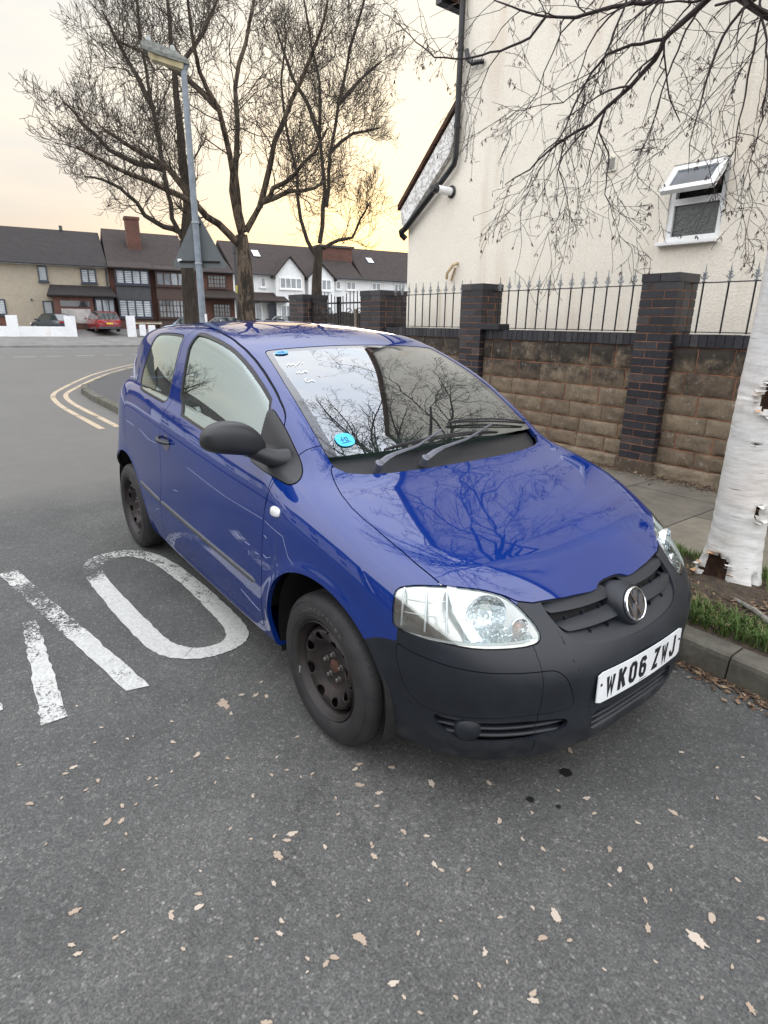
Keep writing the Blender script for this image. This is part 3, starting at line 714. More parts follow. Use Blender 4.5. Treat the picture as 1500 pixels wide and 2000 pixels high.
OBSC = mat('obscured_bathroom_glass', lambda t: (t.bump(t.noise(t.coord('Object'), 55, 4), .6, .01), t.p(col=t.ramp(t.noise(t.coord('Object'), 20, 7, .7), [(.3, (.035, .04, .038)), (.7, (.12, .13, .125))]), rough=.22, spec=.6))[1])
HY = 4.80
def cream_house():
    t = thing('cream_house', 'tall cream rendered gable house behind the railings, with one small white window', 'house', (-1.5, HY, .1))
    W = MB(); X0, X1 = -6.38, 3.4; AP = (-1.1, 9.0); EV = (-5.30, 6.0)
    wx0, wx1, wz0, wz1 = -2.055, -1.480, 2.36, 3.10
    # front face cut round the window
    def face(poly): W.add([(x, HY, z) for x, z in poly], [tuple(range(len(poly)))])
    face([(X0, 0), (X0, 3.02), (EV[0], 4.12), (wx0, 4.12), (wx0, 0)])
    face([(EV[0], 4.12), (EV[0], EV[1]), (wx0, EV[1]+(AP[1]-EV[1])*(wx0-EV[0])/(AP[0]-EV[0])), (wx0, 4.12)])
    face([(wx0, 0), (wx0, wz0), (wx1, wz0), (wx1, 0)])
    face([(wx0, wz1), (wx0, EV[1]+(AP[1]-EV[1])*(wx0-EV[0])/(AP[0]-EV[0])), (wx1, EV[1]+(AP[1]-EV[1])*(wx1-EV[0])/(AP[0]-EV[0])), (wx1, wz1)])
    face([(wx1, 0), (wx1, EV[1]+(AP[1]-EV[1])*(wx1-EV[0])/(AP[0]-EV[0])), AP, (X1, EV[1]), (X1, 0)])
    for a in (wx0, wx1): W.add([(a, HY, wz0), (a, HY+.12, wz0), (a, HY+.12, wz1), (a, HY, wz1)], [(0, 1, 2, 3)])
    W.add([(wx0, HY, wz0), (wx1, HY, wz0), (wx1, HY+.12, wz0), (wx0, HY+.12, wz0)], [(0, 1, 2, 3)]); W.add([(wx0, HY, wz1), (wx1, HY, wz1), (wx1, HY+.12, wz1), (wx0, HY+.12, wz1)], [(0, 1, 2, 3)])
    # sides and back
    W.add([(X0, HY, 0), (X0, 12, 0), (X0, 12, 3.02), (X0, HY, 3.02)], [(0, 1, 2, 3)]); W.add([(EV[0], HY, 3.5), (EV[0], 12, 3.5), (EV[0], 12, EV[1]), (EV[0], HY, EV[1])], [(0, 1, 2, 3)])
    W.add([(X1, HY, 0), (X1, 12, 0), (X1, 12, EV[1]), (X1, HY, EV[1])], [(0, 1, 2, 3)]); W.add([(X0, 12, 0), (X1, 12, 0), (X1, 12, EV[1]), (AP[0], 12, AP[1]), (EV[0], 12, EV[1]), (EV[0], 12, 4.1), (X0, 12, 3.02)], [tuple(range(7))])
    W.build('wall', CREAM, t)
    WOOD = plain('brown_painted_soffit', (.16, .10, .07), .7, scale=15, var=.3)
    # main roof
    R_ = MB(); ov = .32
    for (ex, ez) in (EV, (X1, EV[1])):
        s = 1 if ex > AP[0] else -1; k = (AP[1]-ez)/abs(AP[0]-ex); e2 = (ex+s*ov, ez-ov*k)
        R_.add([(AP[0], HY-.12, AP[1]+.10), (AP[0], 12.2, AP[1]+.10), (e2[0], 12.2, e2[1]+.10), (e2[0], HY-.12, e2[1]+.10), (AP[0], HY-.12, AP[1]+.01), (AP[0], 12.2, AP[1]+.01), (e2[0], 12.2, e2[1]+.01), (e2[0], HY-.12, e2[1]+.01)], [(0, 1, 2, 3), (7, 6, 5, 4), (0, 3, 7, 4), (3, 2, 6, 7), (1, 5, 6, 2)])
    R_.build('roof', TILE_R, t)
    MB().prism([(EV[0]-.40, EV[1]-.30), (EV[0]+.02, EV[1]-.02), (EV[0]+.02, EV[1]-.22), (EV[0]-.02, EV[1]-.30)], 1, HY-.10, 12).build('soffit', WOOD, t)
    MB().box((EV[0]-.44, HY-.14, EV[1]-.36), (EV[0]-.32, 12, EV[1]-.27)).build('gutter', TRIM2, t)
    # lean-to roof with white boarded verge
    L_ = MB(); a, b = (-6.55, 3.22), (-5.31, 4.36)
    L_.add([(a[0], HY-.10, a[1]), (b[0], HY-.10, b[1]), (b[0], 12, b[1]), (a[0], 12, a[1]), (a[0], HY-.10, a[1]+.075), (b[0], HY-.10, b[1]+.075), (b[0], 12, b[1]+.075), (a[0], 12, a[1]+.075)], [(0, 1, 2, 3), (4, 7, 6, 5), (0, 4, 5, 1), (0, 3, 7, 4)])
    L_.build('lean_to_roof', TILE_R, t)
    MB().prism([(-6.50, 3.21), (-5.32, 4.30), (-5.32, 3.98), (-5.42, 3.80), (-6.42, 2.96), (-6.47, 3.0)], 1, HY-.075, HY-.004).build('verge_board', mat('flaking_white_paint', lambda q: q.p(col=q.ramp(q.noise(q.coord('Object', (1, 1, 1)), 9, 8, .7), [(.46, (.78, .78, .75)), (.52, (.30, .28, .25)), (.56, (.75, .75, .72))]), rough=.8)), t)
    # downpipe
    P_ = MB(); px = -5.275; py = HY-.075
    P_.tube([(px, py, EV[1]-.25), (px, py, 3.76), (px-.03, py, 3.66), (px-.12, py-.01, 3.58), (-5.62, py-.012, 3.42)], .040, 12)
    P_.build('downpipe', TRIM2, t, smooth=True, angle=60)
    mb = MB(); mb.tube([(-5.60, py-.014, 3.44), (-6.36, py-.014, 2.93), (-6.47, py, 2.90), (-6.49, py+.03, 2.86), (-6.46, py+.09, 2.80)], .046, 12); mb.build('downpipe', TRIM2, t, smooth=True, angle=60)
    mb = MB()
    for z in (5.0, 4.1): mb.tube([(px, py, z), (px, py, z+.05)], .048, 12)
    mb.build('pipe_collar', TRIM2, t, smooth=True, angle=60)
    # overflow elbow top left, flue, vent, broken bracket
    mb = MB(); mb.tube([(-5.16, py, 4.98), (-5.12, py, 4.86), (-5.03, py, 4.79), (-4.93, py, 4.78), (-4.87, py+.05, 4.78)], .030, 10); mb.build('overflow_pipe', TRIM2, t, smooth=True, angle=60)
    c = Vector((-5.40, HY, 3.33)); ax = Vector((-.10, -1, .03)).normalized()
    fl = MB().lathe([(.0, .30), (.045, .30), (.055, .29), (.055, .0)], c, ax, 24).build('boiler_flue', UPVC, t, smooth=True, angle=50)
    MB().lathe([(.085, .0), (.085, .018), (.056, .03)], c, ax, 24).build('flue_collar', TRIM2, fl, smooth=True, angle=50)
    MB().lathe([(0, .36), (.050, .36), (.058, .35), (.058, .27)], c, ax, 24).build('flue_cap', TRIM2, fl, smooth=True, angle=50)
    v0 = (-2.875, 3.165); mb = MB(); mb.box((v0[0], HY-.022, v0[1]), (v0[0]+.15, HY, v0[1]+.15)); vt = mb.build('air_vent', plain('cream_vent', (.72, .68, .58), .6), t, bevel=.004)
    mb = MB()
    for k in range(9): mb.box((v0[0]+.025, HY-.030, v0[1]+.022+k*.0125), (v0[0]+.125, HY-.022, v0[1]+.029+k*.0125))
    mb.build('louvres', plain('vent_grey', (.35, .34, .31), .6), vt)
    mb = MB(); mb.tube([(-5.20, HY, 2.36), (-5.22, HY-.08, 2.33), (-5.30, HY-.12, 2.22), (-5.33, HY-.10, 2.14)], .022, 8); mb.tube([(-5.25, HY-.01, 2.30), (-5.32, HY-.02, 2.12)], .014, 6); mb.build('broken_bracket', plain('ochre_bracket', (.50, .38, .22), .8, var=.4), t, smooth=True)
    mb = MB(); mb.tube([(-5.56, HY-.02, 1.2), (-5.56, HY-.02, 1.98), (-5.54, HY-.03, 2.02)], .011, 6); mb.build('thin_pipe', CREAM, t, smooth=True)
    # window
    fr = thing('window', None, None); fr.parent = t; fr.location = Vector((-1.77, HY, 2.36))-t.location
    F_ = MB(); y0, y1 = HY+.02, HY+.09; mid = 2.745
    for (xa, xb, za, zb2) in ((wx0, wx0+.055, wz0, wz1), (wx1-.055, wx1, wz0, wz1), (wx0+.055, wx1-.055, wz0, wz0+.055), (wx0+.055, wx1-.055, wz1-.055, wz1), (wx0+.055, wx1-.055, mid-.03, mid+.03)): F_.box((xa, y0, za), (xb, y1, zb2))
    F_.build('frame', UPVC, fr)
    MB().box((wx0+.04, y0+.03, wz0+.04), (wx1-.04, y0+.04, mid-.02)).build('pane', OBSC, fr)
    MB().box((wx0+.04, y0+.10, mid), (wx1-.04, y0+.11, wz1-.02)).build('dark_opening', GAP2, fr)
    MB().box((wx0-.05, HY-.085, wz0-.035), (wx1+.0, HY+.03, wz0-.004)).build('sill', UPVC, fr, bevel=.004)
    # top sash hinged at its top edge, pushed out
    S_ = MB(); h = wz1-.03-mid+.02; w0, w1 = wx0+.02, wx1-.02
    for (xa, xb, a_, b_) in ((w0, w0+.06, 0, h), (w1-.06, w1, 0, h), (w0+.06, w1-.06, 0, .06), (w0+.06, w1-.06, h-.06, h)): S_.box((xa, 0, -b_), (xb, .05, -a_))
    G_ = MB().box((w0+.055, .018, -h+.055), (w1-.055, .03, -.055))
    an = rad(-42)
    def sw(p): return (p[0], HY-.02+p[1]*math.cos(an)-p[2]*math.sin(an)*1, wz1-.02+p[1]*math.sin(an)*-1*-1+p[2]*math.cos(an))
    for m_ in (S_, G_): m_.v = [sw(p) for p in m_.v]
    sa = S_.build('opening_sash', UPVC, fr); G_.build('pane', opaque_glass('sash_glass', (.12, .14, .17)), sa)
TRIM2 = plain('black_pvc_pipe', (.014, .015, .017), .35, scale=30, var=.3)
GAP2 = plain('dark_interior', (.006, .006, .006), .9)
cream_house()

# ================================================================== lamp post with the back of a warning sign
GALV = plain('grey_painted_column', (.20, .235, .27), .5, .1, scale=9, var=.25)
def lamp_post():
    x, y = -10.53, 2.89
    t = thing('street_lamp', 'grey street lamp column with old box lantern in front of the bare trees', 'street lamp', (x, y, .12))
    mb = MB(); mb.lathe([(.085, .12), (.085, 1.35), (.078, 1.38), (.068, 1.42), (.062, 3.0), (.052, 5.86), (0, 5.87)], (x, y, 0), (0, 0, 1), 20); mb.build('column', GALV, t, smooth=True, angle=40)
    mb = MB()
    for z in (2.55, 3.28): mb.lathe([(.060, z), (.072, z), (.072, z+.03), (.060, z+.03)], (x, y, 0), (0, 0, 1), 20)
    mb.build('clamp_band', plain('worn_band', (.35, .38, .40), .5, .3), t, smooth=True, angle=40)
    d = Vector((-.30, -.95, 0)).normalized(); s = Vector((-d.y, d.x, 0)); up = (Vector((0, 0, 1))+d*.22).normalized(); d2 = (d-Vector((0, 0, 1))*.0+Vector((0, 0, .20))).normalized()
    o = Vector((x, y, 5.86))+d2*-.10; 
    def P(a, b, c): return o+d2*a+s*b+up*c
    # lantern housing, widening then rounding off
    secs = [(-.02, .06, .03, .08), (.08, .10, .0, .13), (.30, .125, -.02, .16), (.58, .135, -.03, .165), (.72, .11, -.02, .145), (.78, .07, .0, .11)]
    vs = []; fs = []
    for a, hw, lo, hi in secs:
        for b, c in ((-hw, lo), (hw, lo), (hw, lo+.06), (hw*.7, hi), (-hw*.7, hi), (-hw, lo+.06)): vs.append(P(a, b, c))
    for i in range(5):
        for k in range(6): q = i*6+k; fs.append((q, i*6+(k+1) % 6, (i+1)*6+(k+1) % 6, q+6))
    fs += [tuple(range(6)), tuple(range(30, 36))]
    lan = MB().add(vs, fs).build('lantern', plain('lichen_grey_lantern', (.17, .18, .16), .8, scale=14, var=.6), t)
    vs = [P(a, b, c) for a, b, c in ((.10, -.09, -.01), (.10, .09, -.01), (.70, -.095, -.025), (.70, .095, -.025), (.14, -.07, -.10), (.14, .07, -.10), (.66, -.075, -.12), (.66, .075, -.12))]
    MB().add(vs, [(0, 2, 6, 4), (1, 5, 7, 3), (4, 6, 7, 5), (0, 4, 5, 1), (2, 3, 7, 6)]).build('diffuser', plain('yellowed_diffuser', (.50, .44, .26), .35, var=.3, scale=8), lan)
    for a in (.22, .62): MB().lathe([(.045, 0), (.045, .06), (.035, .09), (0, .095)], P(a, 0, .155), up, 14).build('photocell', plain('photocell_grey', (.33, .35, .34), .6), lan, smooth=True, angle=40)
    MB().tube([(x, y, 5.78), tuple(P(.02, 0, .05))], .055, 12).build('bracket', GALV, t, smooth=True)
    # sign
    c = Vector((x, y, 0)); fw = Vector((math.cos(rad(-38)), math.sin(rad(-38)), 0)); sd = Vector((-fw.y, fw.x, 0))*1.0; back = c-fw*.085
    g = thing('warning_sign', 'grey back of a triangular road sign clamped to the lamp column', 'road sign', (x, y, 2.5))
    def S(u, z, o=0): return back+sd*u+Vector((0, 0, z))+fw*o
    top, lo, hw, r_ = 3.47, 2.50, .52, .06
    outl = []
    cs = [((0, top), 90), ((-hw, lo), 210), ((hw, lo), 330)]
    for (u, z), am in cs:
        cu, cz = u*(1-.11), z+((lo+top)/2-.10-z)*.12
        for k in range(7):
            a = rad(am-60+20*k); outl.append((cu+math.cos(a)*r_, cz+math.sin(a)*r_))
    n = len(outl); vs = [S(u, z) for u, z in outl]+[S(u, z, -.004) for u, z in outl]
    sg_ = MB().add(vs, [tuple(range(n)), tuple(range(n, 2*n))[::-1]]+[(k, (k+1) % n, n+(k+1) % n, n+k) for k in range(n)]).build('sign_plate', plain('sign_back_grey', (.10, .115, .12), .55, scale=5, var=.15), g)
    for z, w in ((2.60, .40), (3.28, .075)):
        MB().add([S(-w, z-.015), S(w, z-.015), S(w, z+.015), S(-w, z+.015), S(-w, z-.015, .025), S(w, z-.015, .025), S(w, z+.015, .025), S(-w, z+.015, .025)], [(0, 1, 2, 3), (4, 5, 6, 7), (0, 1, 5, 4), (2, 3, 7, 6), (1, 2, 6, 5), (3, 0, 4, 7)]).build('channel', GAP2, g)
    MB().add([S(-.44, 2.60, .002), S(-.36, 2.60, .002), S(-.36, 2.65, .002), S(-.44, 2.65, .002)], [(0, 1, 2, 3)]).build('label', UPVC, sg_)
    MB().add([S(.02, 1.25, .13), S(.10, 1.25, .13), S(.10, 1.62, .13), S(.02, 1.62, .13)], [(0, 1, 2, 3)]).build('notice', UPVC, t)
lamp_post()
o = thing('telegraph_pole', 'thin dark pole standing in front of the nearest bare tree trunk', 'pole', (-22.15, 8.85, .12))
MB().lathe([(.07, .12), (.055, 4.3), (0, 4.32)], (-22.15, 8.85, 0), (0, 0, 1), 10).build('shaft', plain('dark_grey_pole', (.07, .07, .075), .7), o, smooth=True, angle=40)
MB().box((-22.23, 8.77, 4.05), (-22.07, 8.93, 4.30)).build('pole_box', plain('dark_grey_pole', (.07, .07, .075), .7), o)
MB().box((-22.10, 8.78, 2.55), (-22.08, 8.90, 2.85)).build('notice', plain('yellow_notice', (.50, .45, .10), .6), o)

# ================================================================== bare trees
def barkm(name, cols, sc=6, stretch=.35, bump=.9):
    def f(t):
        p = t.coord('Object', (1, 1, stretch)); n = t.noise(p, sc, 7, .65, dist=.6)
        c = t.ramp(n, cols); t.bump(n, bump, .04); return t.p(col=c, rough=.9, spec=.2)
    return mat(name, f)
BARK = barkm('plane_tree_bark', [(.30, (.018, .015, .012)), (.47, (.040, .032, .025)), (.54, (.13, .10, .070)), (.60, (.055, .044, .033)), (.8, (.19, .16, .12))], 5.5, .30)
BARK_D = barkm('dark_tree_bark', [(.30, (.022, .018, .014)), (.5, (.045, .037, .029)), (.8, (.10, .082, .060))], 5.5, .22)
TWIG = plain('dark_twigs', (.048, .037, .026), .9, scale=3, var=.3)
class TubeSet:
    """many thin tapered tubes gathered quickly in arrays"""
    def __init__(s): s.V = []; s.F = []; s.n = 0
    def add(s, P, R, sides):
        P = np.asarray(P, float); R = np.asarray(R, float); n = len(P)
        T = np.empty_like(P); T[1:-1] = P[2:]-P[:-2]; T[0] = P[1]-P[0]; T[-1] = P[-1]-P[-2]
        T /= np.maximum(np.linalg.norm(T, axis=1), 1e-9)[:, None]
        ref = np.array([.31, .52, .79]); U = np.cross(T, ref); U /= np.maximum(np.linalg.norm(U, axis=1), 1e-6)[:, None]; W = np.cross(T, U)
        a = np.arange(sides)*2*PI/sides
        V = P[:, None]+(U[:, None]*np.cos(a)[None, :, None]+W[:, None]*np.sin(a)[None, :, None])*R[:, None, None]
        s.V.append(V.reshape(-1, 3)); i = np.arange(n-1)[:, None]*sides; k = np.arange(sides)[None]; k2 = (k+1) % sides
        F = np.stack([i+k, i+k2, i+k2+sides, i+k+sides], -1).reshape(-1, 4)+s.n; s.F.append(F); s.n += n*sides
    def build(s, name, m, parent):
        V = np.concatenate(s.V)-np.array(wloc(parent)); F = np.concatenate(s.F)
        me = bpy.data.meshes.new(name); me.vertices.add(len(V)); me.vertices.foreach_set('co', V.ravel()); me.loops.add(F.size); me.loops.foreach_set('vertex_index', F.ravel())
        me.polygons.add(len(F)); me.polygons.foreach_set('loop_start', np.arange(len(F))*4); me.polygons.foreach_set('loop_total', np.full(len(F), 4)); me.polygons.foreach_set('use_smooth', np.ones(len(F), bool))
        me.update(calc_edges=True); me.materials.append(m); return link_mesh(name, me, parent)
def grow(ts, r, p, d, L, R, lev, maxlev, up=.25, wob=.16, kids=(4, 7), ratio=.62, rmin=.006, spread=(25, 55)):
    n = max(5, int(6+L*1.3)) if lev < 3 else 5
    P = [np.array(p, float)]; d = np.array(d, float); d /= np.linalg.norm(d)
    for i in range(n):
        d = d+np.array([r.gauss(0, wob), r.gauss(0, wob), r.gauss(0, wob)])+np.array([0, 0, up*.12*(1+lev*.4)]); d /= np.linalg.norm(d)
        P.append(P[-1]+d*L/n)
    Rr = np.linspace(R, max(rmin, R*.35), n+1); ts.add(P, Rr, 6 if R > .05 else (4 if R > .018 else 3))
    if lev >= maxlev: return
    side(ts, r, P, Rr, L, lev, maxlev, up, wob, kids, ratio, rmin, spread)
def side(ts, r, P, Rr, L, lev, maxlev, up, wob, kids, ratio, rmin, spread, f0=.22):
    m = r.randint(*kids); n = len(P)-1
    for k in range(m):
        f = f0+(1-f0)*(k+r.random())/m; i = min(int(f*n), n-1); w = f*n-i; q = P[i]*(1-w)+P[i+1]*w
        t = P[i+1]-P[i]; t = t/np.linalg.norm(t); a = np.array([r.gauss(0, 1), r.gauss(0, 1), r.gauss(0, 1)]); a -= t*(a@t); a /= np.linalg.norm(a)
        an = math.radians(r.uniform(*spread)); dd = t*math.cos(an)+a*math.sin(an)
        rr = float(np.interp(f*n, range(n+1), Rr))
        grow(ts, r, q, dd, L*ratio*r.uniform(.65, 1.2)*(1.15-.45*f), max(rr*.62, rmin), lev+1, maxlev, up, wob, kids, ratio, rmin, spread)
def bare_tree(label, limbs, r0, seed, kids, bark=None):
    r = random.Random(seed); base = limbs[0][0]
    t = thing('bare_tree', label, 'tree', (base[0], base[1], .1), 'big bare trees behind the street lamp')
    ts = TubeSet(); tw = TubeSet()
    for li, L in enumerate(limbs):
        P = [np.array(p) for p in L]
        if li == 0: P = [np.array((P[0][0], P[0][1], .0))]+P
        # resample with slight wobble
        Q = [P[0]]
        for a, b in zip(P, P[1:]):
            m = max(2, int(np.linalg.norm(b-a)/.6))
            for k in range(1, m+1): Q.append(a+(b-a)*k/m+np.array([r.gauss(0, .03) for _ in range(3)])*(1 if k < m else 0))
        ln = sum(np.linalg.norm(b-a) for a, b in zip(Q, Q[1:]))
        ra = r0 if li == 0 else r0*r.uniform(.24, .33)
        rb = ra*.5 if (li == 0 and len(limbs[0]) <= 3) else (.035 if li else .04)
        R = np.linspace(ra, rb, len(Q))
        if li == 0: R[0] = ra*1.25
        ts.add(Q, R, 12 if li == 0 else 8)
        if li == 0 and len(limbs[0]) <= 3: continue
        for _ in range(2): side(tw, r, Q, R*.42, 3.1, 1, 4, .50, .24, kids, .68, .0072, (26, 70), .30 if li == 0 else .22)
    ts.build('trunk', bark or BARK, t); tw.build('crown', TWIG, t)
    return t
bare_tree('massive bare tree with a straight dark trunk left of the lamp column', TREE_A, .42, 41, (6, 7), BARK_D)
bare_tree('broad bare tree with pale flaking trunk and wide forked limbs, right of the lamp column', TREE_B, .40, 42, (6, 7))
bare_tree('slimmer bare tree with upright forks in front of the glowing sunset, nearest the cream house', TREE_C, .32, 43, (6, 7), BARK_D)

# ================================================================== silver birch on the verge
def birchm(t):
    p = t.pos((1, 1, 1)); q = t.pos((1.6, 1.6, 9)); n = t.noise(q, 6, 8, .7); b = t.noise(p, 3, 4); len_ = t.noise(t.pos((1.2, 1.2, 16)), 5, 3, .5)
    c = t.ramp(n, [(.25, (.42, .41, .38)), (.5, (.62, .62, .59)), (.75, (.74, .74, .72))]); c = t.mix(t.ramp(t.noise(p, 8, 6, .7), [(.55, 0), (.75, .5)]), c, (.42, .44, .36))
    c = t.mix(t.ramp(b, [(.45, 0), (.75, .35)]), c, (.66, .50, .40))
    c = t.mix(t.ramp(len_, [(.70, 0), (.735, .75)]), c, (.10, .085, .075))
    t.bump(t.mix(.5, n, t.noise(t.pos((1, 1, 22)), 12, 4)), .6, .006); return t.p(col=c, rough=.62)
BIRCH = mat('white_birch_bark', birchm)
BBR = plain('birch_branch', (.030, .019, .017), .7, scale=20, var=.4)
SCAR = barkm('exposed_dark_wood', [(.3, (.022, .012, .008)), (.6, (.060, .032, .020)), (.85, (.13, .075, .045))], 28, .5, 1.0)
PEEL = plain('peeling_inner_bark', (.55, .33, .17), .8, scale=60, var=.4)
def birch():
    r = random.Random(9)
    bx, by = .360, 1.690
    t = thing('silver_birch', 'white silver birch trunk with torn bark and dark scars at the right edge', 'tree', (bx, by, .13))
    # trunk as a displaced lathe, with scar hollows
    H = [.10, .16, .20, .26, .32, .38, .44, .52, .60, .70, .80, .92, 1.04, 1.16, 1.28, 1.36, 1.42, 1.48, 1.54, 1.60, 1.66, 1.74, 1.84, 2.0, 2.3, 2.7, 3.2, 3.8, 4.6, 5.4, 6.2]
    H = sorted(set(H+[.13+.018*k for k in range(22)]+[1.04+.012*k for k in range(24)]+[.50+.012*k for k in range(11)]+[.91+.006*k for k in range(8)]))
    seg = 64; vs = []; fs = []
    cd = math.atan2(CAM_POS[1]-by, CAM_POS[0]-bx)
    rx = Vector((math.cos(cd+PI/2), math.sin(cd+PI/2)))    # screen right, seen from the road
    scars = [(cd-.52, .205, .58, .105, 1), (cd+.22, 1.165, .46, .085, 1), (cd+.74, .565, .18, .045, .6), (cd+.02, .93, .16, .009, .6), (cd+.9, .18, .12, .05, .5)]
    def rad_(h, a):
        R = .132-.012*(h-.5)/.9*(1 if h < 2 else 1) if h < 2.0 else .112-.011*(h-2)
        if h < .45: R += .045*((.45-h)/.35)**2*(1+.5*math.cos(a*3+1.2))
        R += .004*math.sin(a*3+h*2)+.003*math.sin(a*7-h*5)+.0012*math.sin(h*90+a*2)
        return R
    def scar(h, a):
        v = 9
        for sa, sh, wa, hh, dp in scars:
            da = (a-sa+PI) % (2*PI)-PI; n_ = .16*math.sin(da*17+sh*5)+.12*math.sin(h*70+sa*3)
            v = min(v, (math.hypot(da/wa, (h-sh)/hh)-1-n_))
        return v
    faces_s = []
    dep = []
    for h in H:
        cx = bx+.02*math.sin(h*1.1)*0; cy = by
        for k in range(seg):
            a = 2*PI*k/seg; s = scar(h, a); R = rad_(h, a)
            if s < 0: R -= .012+.020*min(1, -s*1.6)
            elif s < .22: R += .010*(1-s/.22)*(.6+.4*math.sin(a*23+h*60))
            vs.append((cx+math.cos(a)*R, cy+math.sin(a)*R, h)); dep.append(s)
    n = len(H); main = []; sc_ = []
    for i in range(n-1):
        for k in range(seg):
            q = (i*seg+k, i*seg+(k+1) % seg, (i+1)*seg+(k+1) % seg, (i+1)*seg+k)
            s = max(dep[j] for j in q)
            (sc_ if s < 0.02 else main).append(q)
    o = MB().add(vs, main+sc_).build('trunk', BIRCH, t, smooth=True, angle=80)
    o.data.materials.append(SCAR)
    for p in o.data.polygons[len(main):]: p.material_index = 1
    # curls of peeling bark round the scars
    mb = MB(); mb2 = MB()
    for sa, sh, wa, hh, dp in scars[:3]:
        for k in range(16 if wa > .3 else 7):
            th = 2*PI*k/(16 if wa > .3 else 7)+r.uniform(-.2, .2)
            a = sa+math.cos(th)*wa*1.02; h = sh+math.sin(th)*hh*1.02; R = rad_(h, a)+.004
            c = Vector((bx+math.cos(a)*R, by+math.sin(a)*R, h)); out = Vector((math.cos(a), math.sin(a), 0)); tn = Vector((-math.sin(a), math.cos(a), 0))
            w = r.uniform(.012, .032); l = r.uniform(.010, .030); dz = r.uniform(-.008, .010)
            P_ = [c-tn*w, c+tn*w, c+tn*w*.7+out*l*.7+Vector((0, 0, dz)), c-tn*w*.6+out*l+Vector((0, 0, dz*1.6))]
            MB().add(P_+[p+out*.0015 for p in P_], [(0, 1, 2, 3), (4, 5, 6, 7)]+[(q, (q+1) % 4, 4+(q+1) % 4, 4+q) for q in range(4)]).build('peeling_bark', PEEL if r.random() < .5 else BIRCH, t)
    # crown
    ts = TubeSet(); ct = TubeSet(); lf = TubeSet()
    def catkins(p, k):
        for _ in range(k):
            d = np.array([r.gauss(0, .35), r.gauss(0, .35), -1]); d /= np.linalg.norm(d); l = r.uniform(.018, .034)
            q = p+d*.006; ct.add([q, q+d*l*.25, q+d*l*.75, q+d*l], [.0008, .0022, .0022, .0006], 4)
    def twig(p, d, L, R, lev, droop):
        n = 6 if lev < 2 else 4; P = [np.array(p)]; d = np.array(d, float)
        for i in range(n):
            d = d+np.array([r.gauss(0, .20), r.gauss(0, .20), r.gauss(0, .16)-droop*.14]); d /= np.linalg.norm(d); P.append(P[-1]+d*L/n)
        Rr = np.linspace(R, max(.0014, R*.45), n+1); ts.add(P, Rr, 4 if R > .003 else 3)
        for f in range(1, n+1):
            if lev >= 1 and r.random() < .35:
                a = np.array([r.gauss(0, 1), r.gauss(0, 1), r.gauss(0, 1)]); a /= np.linalg.norm(a); ts.add([P[f], P[f]+a*.012], [.0013, .0016], 3)
        if r.random() < (.33 if lev >= 1 else .15): catkins(P[-1], r.randint(2, 4))
        if lev < 3:
            for k in range(r.randint(2, 3) if lev < 2 else r.randint(0, 2)):
                i = r.randint(1, n-1); t_ = P[i+1]-P[i]; t_ /= np.linalg.norm(t_); a = np.array([r.gauss(0, 1), r.gauss(0, 1), r.gauss(0, .8)]); a -= t_*(a@t_); a /= np.linalg.norm(a)
                an = math.radians(r.uniform(25, 60)); twig(P[i], t_*math.cos(an)+a*math.sin(an), L*r.uniform(.40, .68), max(Rr[i]*.66, .0016), lev+1, droop)
    R0 = [.026, .013, .020, .011, .012, .036, .009, .010, .010, .008, .007, .010]
    for L, R in zip([BIRCH_L[0][:-2]]+BIRCH_L[1:], R0):
        P = [np.array(p) for p in L]; Q = [P[0]]
        for a, b in zip(P, P[1:]):
            m = max(2, int(np.linalg.norm(b-a)/.06))
            for k in range(1, m+1): Q.append(a+(b-a)*k/m+np.array([r.gauss(0, .004) for _ in range(3)])*(1 if k < m else 0))
        Rr = R*.8*(1-np.linspace(0, 1, len(Q))**1.1*.86); ts.add(Q, Rr, 7)
        n = len(Q)
        for i in range(2, n-1):
            if r.random() < .52:
                t_ = Q[i+1]-Q[i]; t_ /= np.linalg.norm(t_); a = np.array([r.gauss(0, 1), r.gauss(0, 1), r.gauss(-.1, .9)]); a -= t_*(a@t_); a /= np.linalg.norm(a)
                an = math.radians(r.uniform(25, 60)); twig(Q[i], t_*math.cos(an)+a*math.sin(an), r.uniform(.30, .72), max(Rr[i]*.5, .0026), 0 if r.random() < .75 else 1, r.uniform(.3, 1.0))
    # joins of the traced boughs to the trunk, and boughs overhead out of the picture
    for P in BIRCH_L[:1]+BIRCH_L[2:3]+BIRCH_L[4:9]+BIRCH_L[11:]:
        p = np.array(P[0]); h = min(6, max(2.9, p[2]-.2)); q = np.array([bx, by, h]); m = (p+q)/2+np.array([0, 0, .12]); ts.add([q, m, p], [.035, .028, .018], 7)
    for k in range(26):
        a = r.uniform(0, 2*PI) if k > 16 else r.uniform(rad(110), rad(262)); h = r.uniform(3.6, 6.1); L = r.uniform(1.6, 3.6)
        P = [np.array([bx, by, h])]; d = np.array([math.cos(a)*.8, math.sin(a)*.8, .55])
        for i in range(12):
            d = d+np.array([r.gauss(0, .07), r.gauss(0, .07), -.075]); d /= np.linalg.norm(d); P.append(P[-1]+d*L/12)
        Rr = np.linspace(.028, .006, 13); ts.add(P, Rr, 6)
        for i in range(3, 12):
            for _ in range(2):
                t_ = P[i+1]-P[i]; t_ /= np.linalg.norm(t_); a_ = np.array([r.gauss(0, 1), r.gauss(0, 1), r.gauss(0, .7)]); a_ -= t_*(a_@t_); a_ /= np.linalg.norm(a_)
                an = math.radians(r.uniform(25, 60)); twig(P[i], t_*math.cos(an)+a_*math.sin(an), r.uniform(.3, .7), max(Rr[i]*.45, .002), 0, r.uniform(.2, .8))
